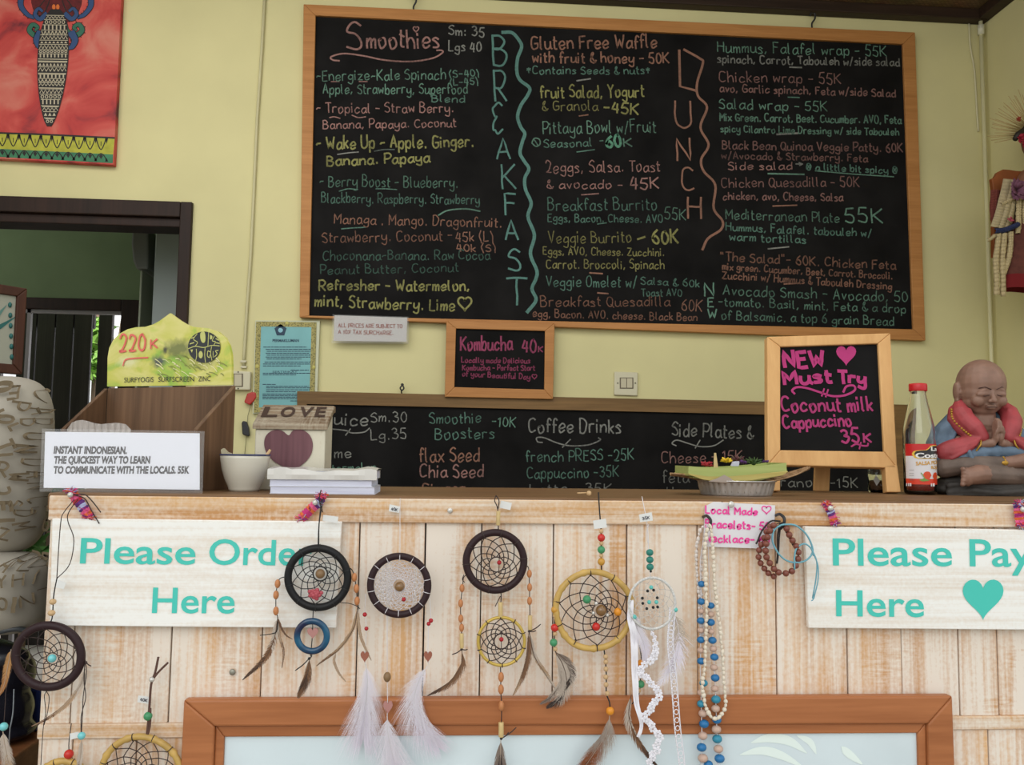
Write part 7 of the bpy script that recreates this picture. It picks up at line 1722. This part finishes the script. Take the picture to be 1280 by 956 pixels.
for ch, x, y, h, r, w in [('A',7,705,17,30,3),('P',18,703,15,15,2.6),('L',25,707,16,10,2.6),('E',32,705,15,12,2.6),('A',40,708,13,15,2.4),('R',46,711,11,20,2.4),('Y',6,726,14,-8,2.2),('H',21,725,15,-4,2.2),('I',33,725,14,0,2.2),('H',42,726,14,3,2.2),('T',50,727,9,5,1.8),('O',7,753,15,-10,2.4),('I',19,756,17,5,4),('N',27,752,15,-5,2.6),('T',37,750,15,0,3),('E',45,748,13,3,2.2),('D',51,748,9,6,2.0)]: put(mb, PL3, ch, x, y, h, r, w)
mb.build('lettering', M_prt, cu2, kind='stuff')
# black bag on a wooden stool
KB = yplane(1.60); ks_ = KB.sc(0, 850)
def K3(px, py, d=0.0): return KB.p(px, py) + Vector((0, -1, 0))*(d*ks_)
zs = KB.p(0, 926).z
bg = thing('black_bag', K3(-20, 926), 'shiny black padded bag with pale piping under the lettered cushions', 'bag')
mb = MB()
def EK(px, py, d, rx, rz, ry): mb.ball(K3(px, py, d), (rx*ks_, ry*ks_, rz*ks_), 20, 12)
EK(-25, 842, 0, 66, 44, 50); EK(-22, 885, 4, 62, 44, 50); EK(-5, 816, 20, 50, 18, 30); EK(-20, 912, 0, 62, 16, 48)
f_ = fused(mb, .005, 6); f_.v = [(v[0], v[1], max(v[2], zs+.001)) for v in f_.v]
f_.build('body', mat('black_vinyl', (.010,.010,.016), rough=.25, noise=.3, nscale=10), bg)
def piping(pts, r, m, nm):
    q = smooth_path([(*p, 0) for p in pts], 6); mb = MB(); mb.tube([K3(v.x, v.y, z) for v, z in zip(q, np.interp(np.linspace(0, 1, len(q)), [0, .5, 1], [42, 50, 40]))], r*ks_, 8); mb.build(nm, m, bg)
M_pip = mat('pale_grey_piping', (.22,.24,.26), rough=.3)
piping([(38,850),(39,880),(35,905),(30,922)], .8, M_pip, 'piping'); piping([(0,792),(20,781),(40,777),(53,780)], 3.2, mat('dark_grey_flap', (.045,.05,.055), rough=.3), 'flap_edge')
stl = thing('wooden_stool', (K3(0, 940).x, 1.60, 0), 'brown wooden stool carrying the black bag at the far left', 'stool')
sx0, sx1 = K3(-90, 930).x, KB.p(49, 930).x-.003
M_stool = wood('stool_wood', srgb(110,66,38), srgb(150,96,58), 'x', .8)
MB().box((sx0, 1.50, zs-.045), (sx1, 1.70, zs)).build('seat', M_stool, stl, bevel=.004)
for lx in (sx0+.005, sx1-.035):
    for ly in (1.505, 1.665): MB().box((lx, ly, 0), (lx+.03, ly+.03, zs-.045)).build('leg', M_stool, stl, bevel=.003)
MB().box((sx0+.02, 1.51, .35), (sx1-.02, 1.53, .385)).build('stretcher', M_stool, stl, bevel=.002)
# blue folded cloth behind the bag
mb = MB(); q = yplane(1.645); a = q.p(30, 905); b = q.p(51.5, 860); mb.box((a.x-.03, 1.645, zs), (b.x-.002, 1.69, b.z)); mb.build('blue_cloth', mat('navy_cloth', (.015,.03,.14), rough=.9), None, 'folded navy blue cloth standing on the stool behind the black bag', bevel=.006, cat='cloth')

# framed leaf picture on a post, far left
ang = math.radians(52)
r0 = yplane(1.95).p(32, 361)
QP = Plane(r0, (math.cos(ang), math.sin(ang), 0), (0, 0, 1))
pf = thing('framed_picture', Vector((QP.at(-.13, 0).x, QP.at(-.13, 0).y, 0)), 'dark wood framed teal leaf picture on a post, behind the cushions at the far left', 'picture')
ztop = 0.0; hgt = QP.uv(24, 468)[1]
fo = [Vector((-.26, hgt)), Vector((0, hgt)), Vector((0, 0)), Vector((-.26, 0))]
wd_ = .035
fmb, fi = frame_mb(QP, fo, .020, .008, -.012); fmb.build('frame', wood('mahogany_frame', srgb(54,30,20), srgb(86,50,34), 'z', .8), pf, bevel=.002)
ctr = sum(fi, Vector((0, 0)))/4
MB().slab([QP.at(v.x, v.y, .002) for v in fi], QP.n*-.008).build('mount', mat('picture_mount', (.34,.34,.27), rough=.5), pf)
lm = MB(); Vv = lambda u, v: QP.at(u, v, .003)
cxm = fi[2].x-.075; cz = (fi[0].y+fi[2].y)/2
for k in range(7):
    a = math.radians(40+k*17); p = [Vector((cxm, cz-.035)), Vector((cxm+.055*math.cos(a)+.006, cz-.035+.055*math.sin(a))), Vector((cxm+.105*math.cos(a), cz-.035+.105*math.sin(a))), Vector((cxm+.055*math.cos(a)-.01, cz-.035+.055*math.sin(a)))]
    lm.cm = k % 2; lm.add([Vv(v.x, v.y) for v in p], [(0, 1, 2, 3)], False)
lm.cm = 0; lm.add([Vv(cxm+.03*math.cos(a), cz-.045+.014*math.sin(a)) for a in np.linspace(0, 6.28, 14, endpoint=False)], [tuple(range(14))], False)
lm.build('leaf_print', [mat('teal_print', (.02,.12,.11), rough=.6), mat('pale_teal_print', (.10,.22,.19), rough=.6)], pf)
dm = MB()
for k in range(7): dm.ball(QP.at(fi[2].x-.012+.002*k, fi[2].y-.02-.022*k, .003), (.004, .004, .006), 8, 5)
dm.build('dot_border', MATS['teal_print'], pf)
pc = QP.at(-.13, hgt, -.016)
MB().box((pc.x-.02, pc.y-.005, .02), (pc.x+.02, pc.y+.025, r0.z-.02)).build('post', M_darkwood, pf); MB().box((pc.x-.14, pc.y-.1, 0), (pc.x+.14, pc.y+.14, .025)).build('foot', M_darkwood, pf, bevel=.004)
# potted plant glimpsed between cushion and counter
gpY = yplane(2.25); gc = gpY.p(60, 690)
pot = thing('potted_plant', (gc.x, 2.25, 0), 'leafy green potted plant glimpsed between the cushions and the counter', 'plant')
MB().lathe([(0, 0), (.12, 0), (.17, .30), (.18, .32), (.16, .32), (.15, .29), (0, .28)], (gc.x, 2.25, 0), 28).build('pot', mat('terracotta_pot', (.30,.12,.07), rough=.8), pot)
mb = MB(); 
for k in range(3): mb.tube([(gc.x+.03*k-.03, 2.25, .28), (gc.x+.05*k-.05, 2.25+.03*k, .75), (gc.x+.06*k-.06, 2.25, 1.05)], .008, 6)
mb.build('stem', MATS['bark'], pot)
rnd = random.Random(3); mb = MB()
for k in range(90):
    c = Vector((gc.x+rnd.uniform(-.11, .11), 2.25+rnd.uniform(-.12, .12), rnd.uniform(.97, 1.13))); d = Vector((rnd.uniform(-1, 1), rnd.uniform(-1, 1), rnd.uniform(-.6, .8))).normalized()*rnd.uniform(.03, .06); sd = d.cross(Vector((rnd.uniform(-1, 1), rnd.uniform(-1, 1), 1))).normalized()*.016
    mb.add([c-d, c+sd, c+d, c-sd], [(0, 1, 2, 3)], False)
mb.build('foliage', mat('dark_leaf', (.05,.14,.03), rough=.5), pot)
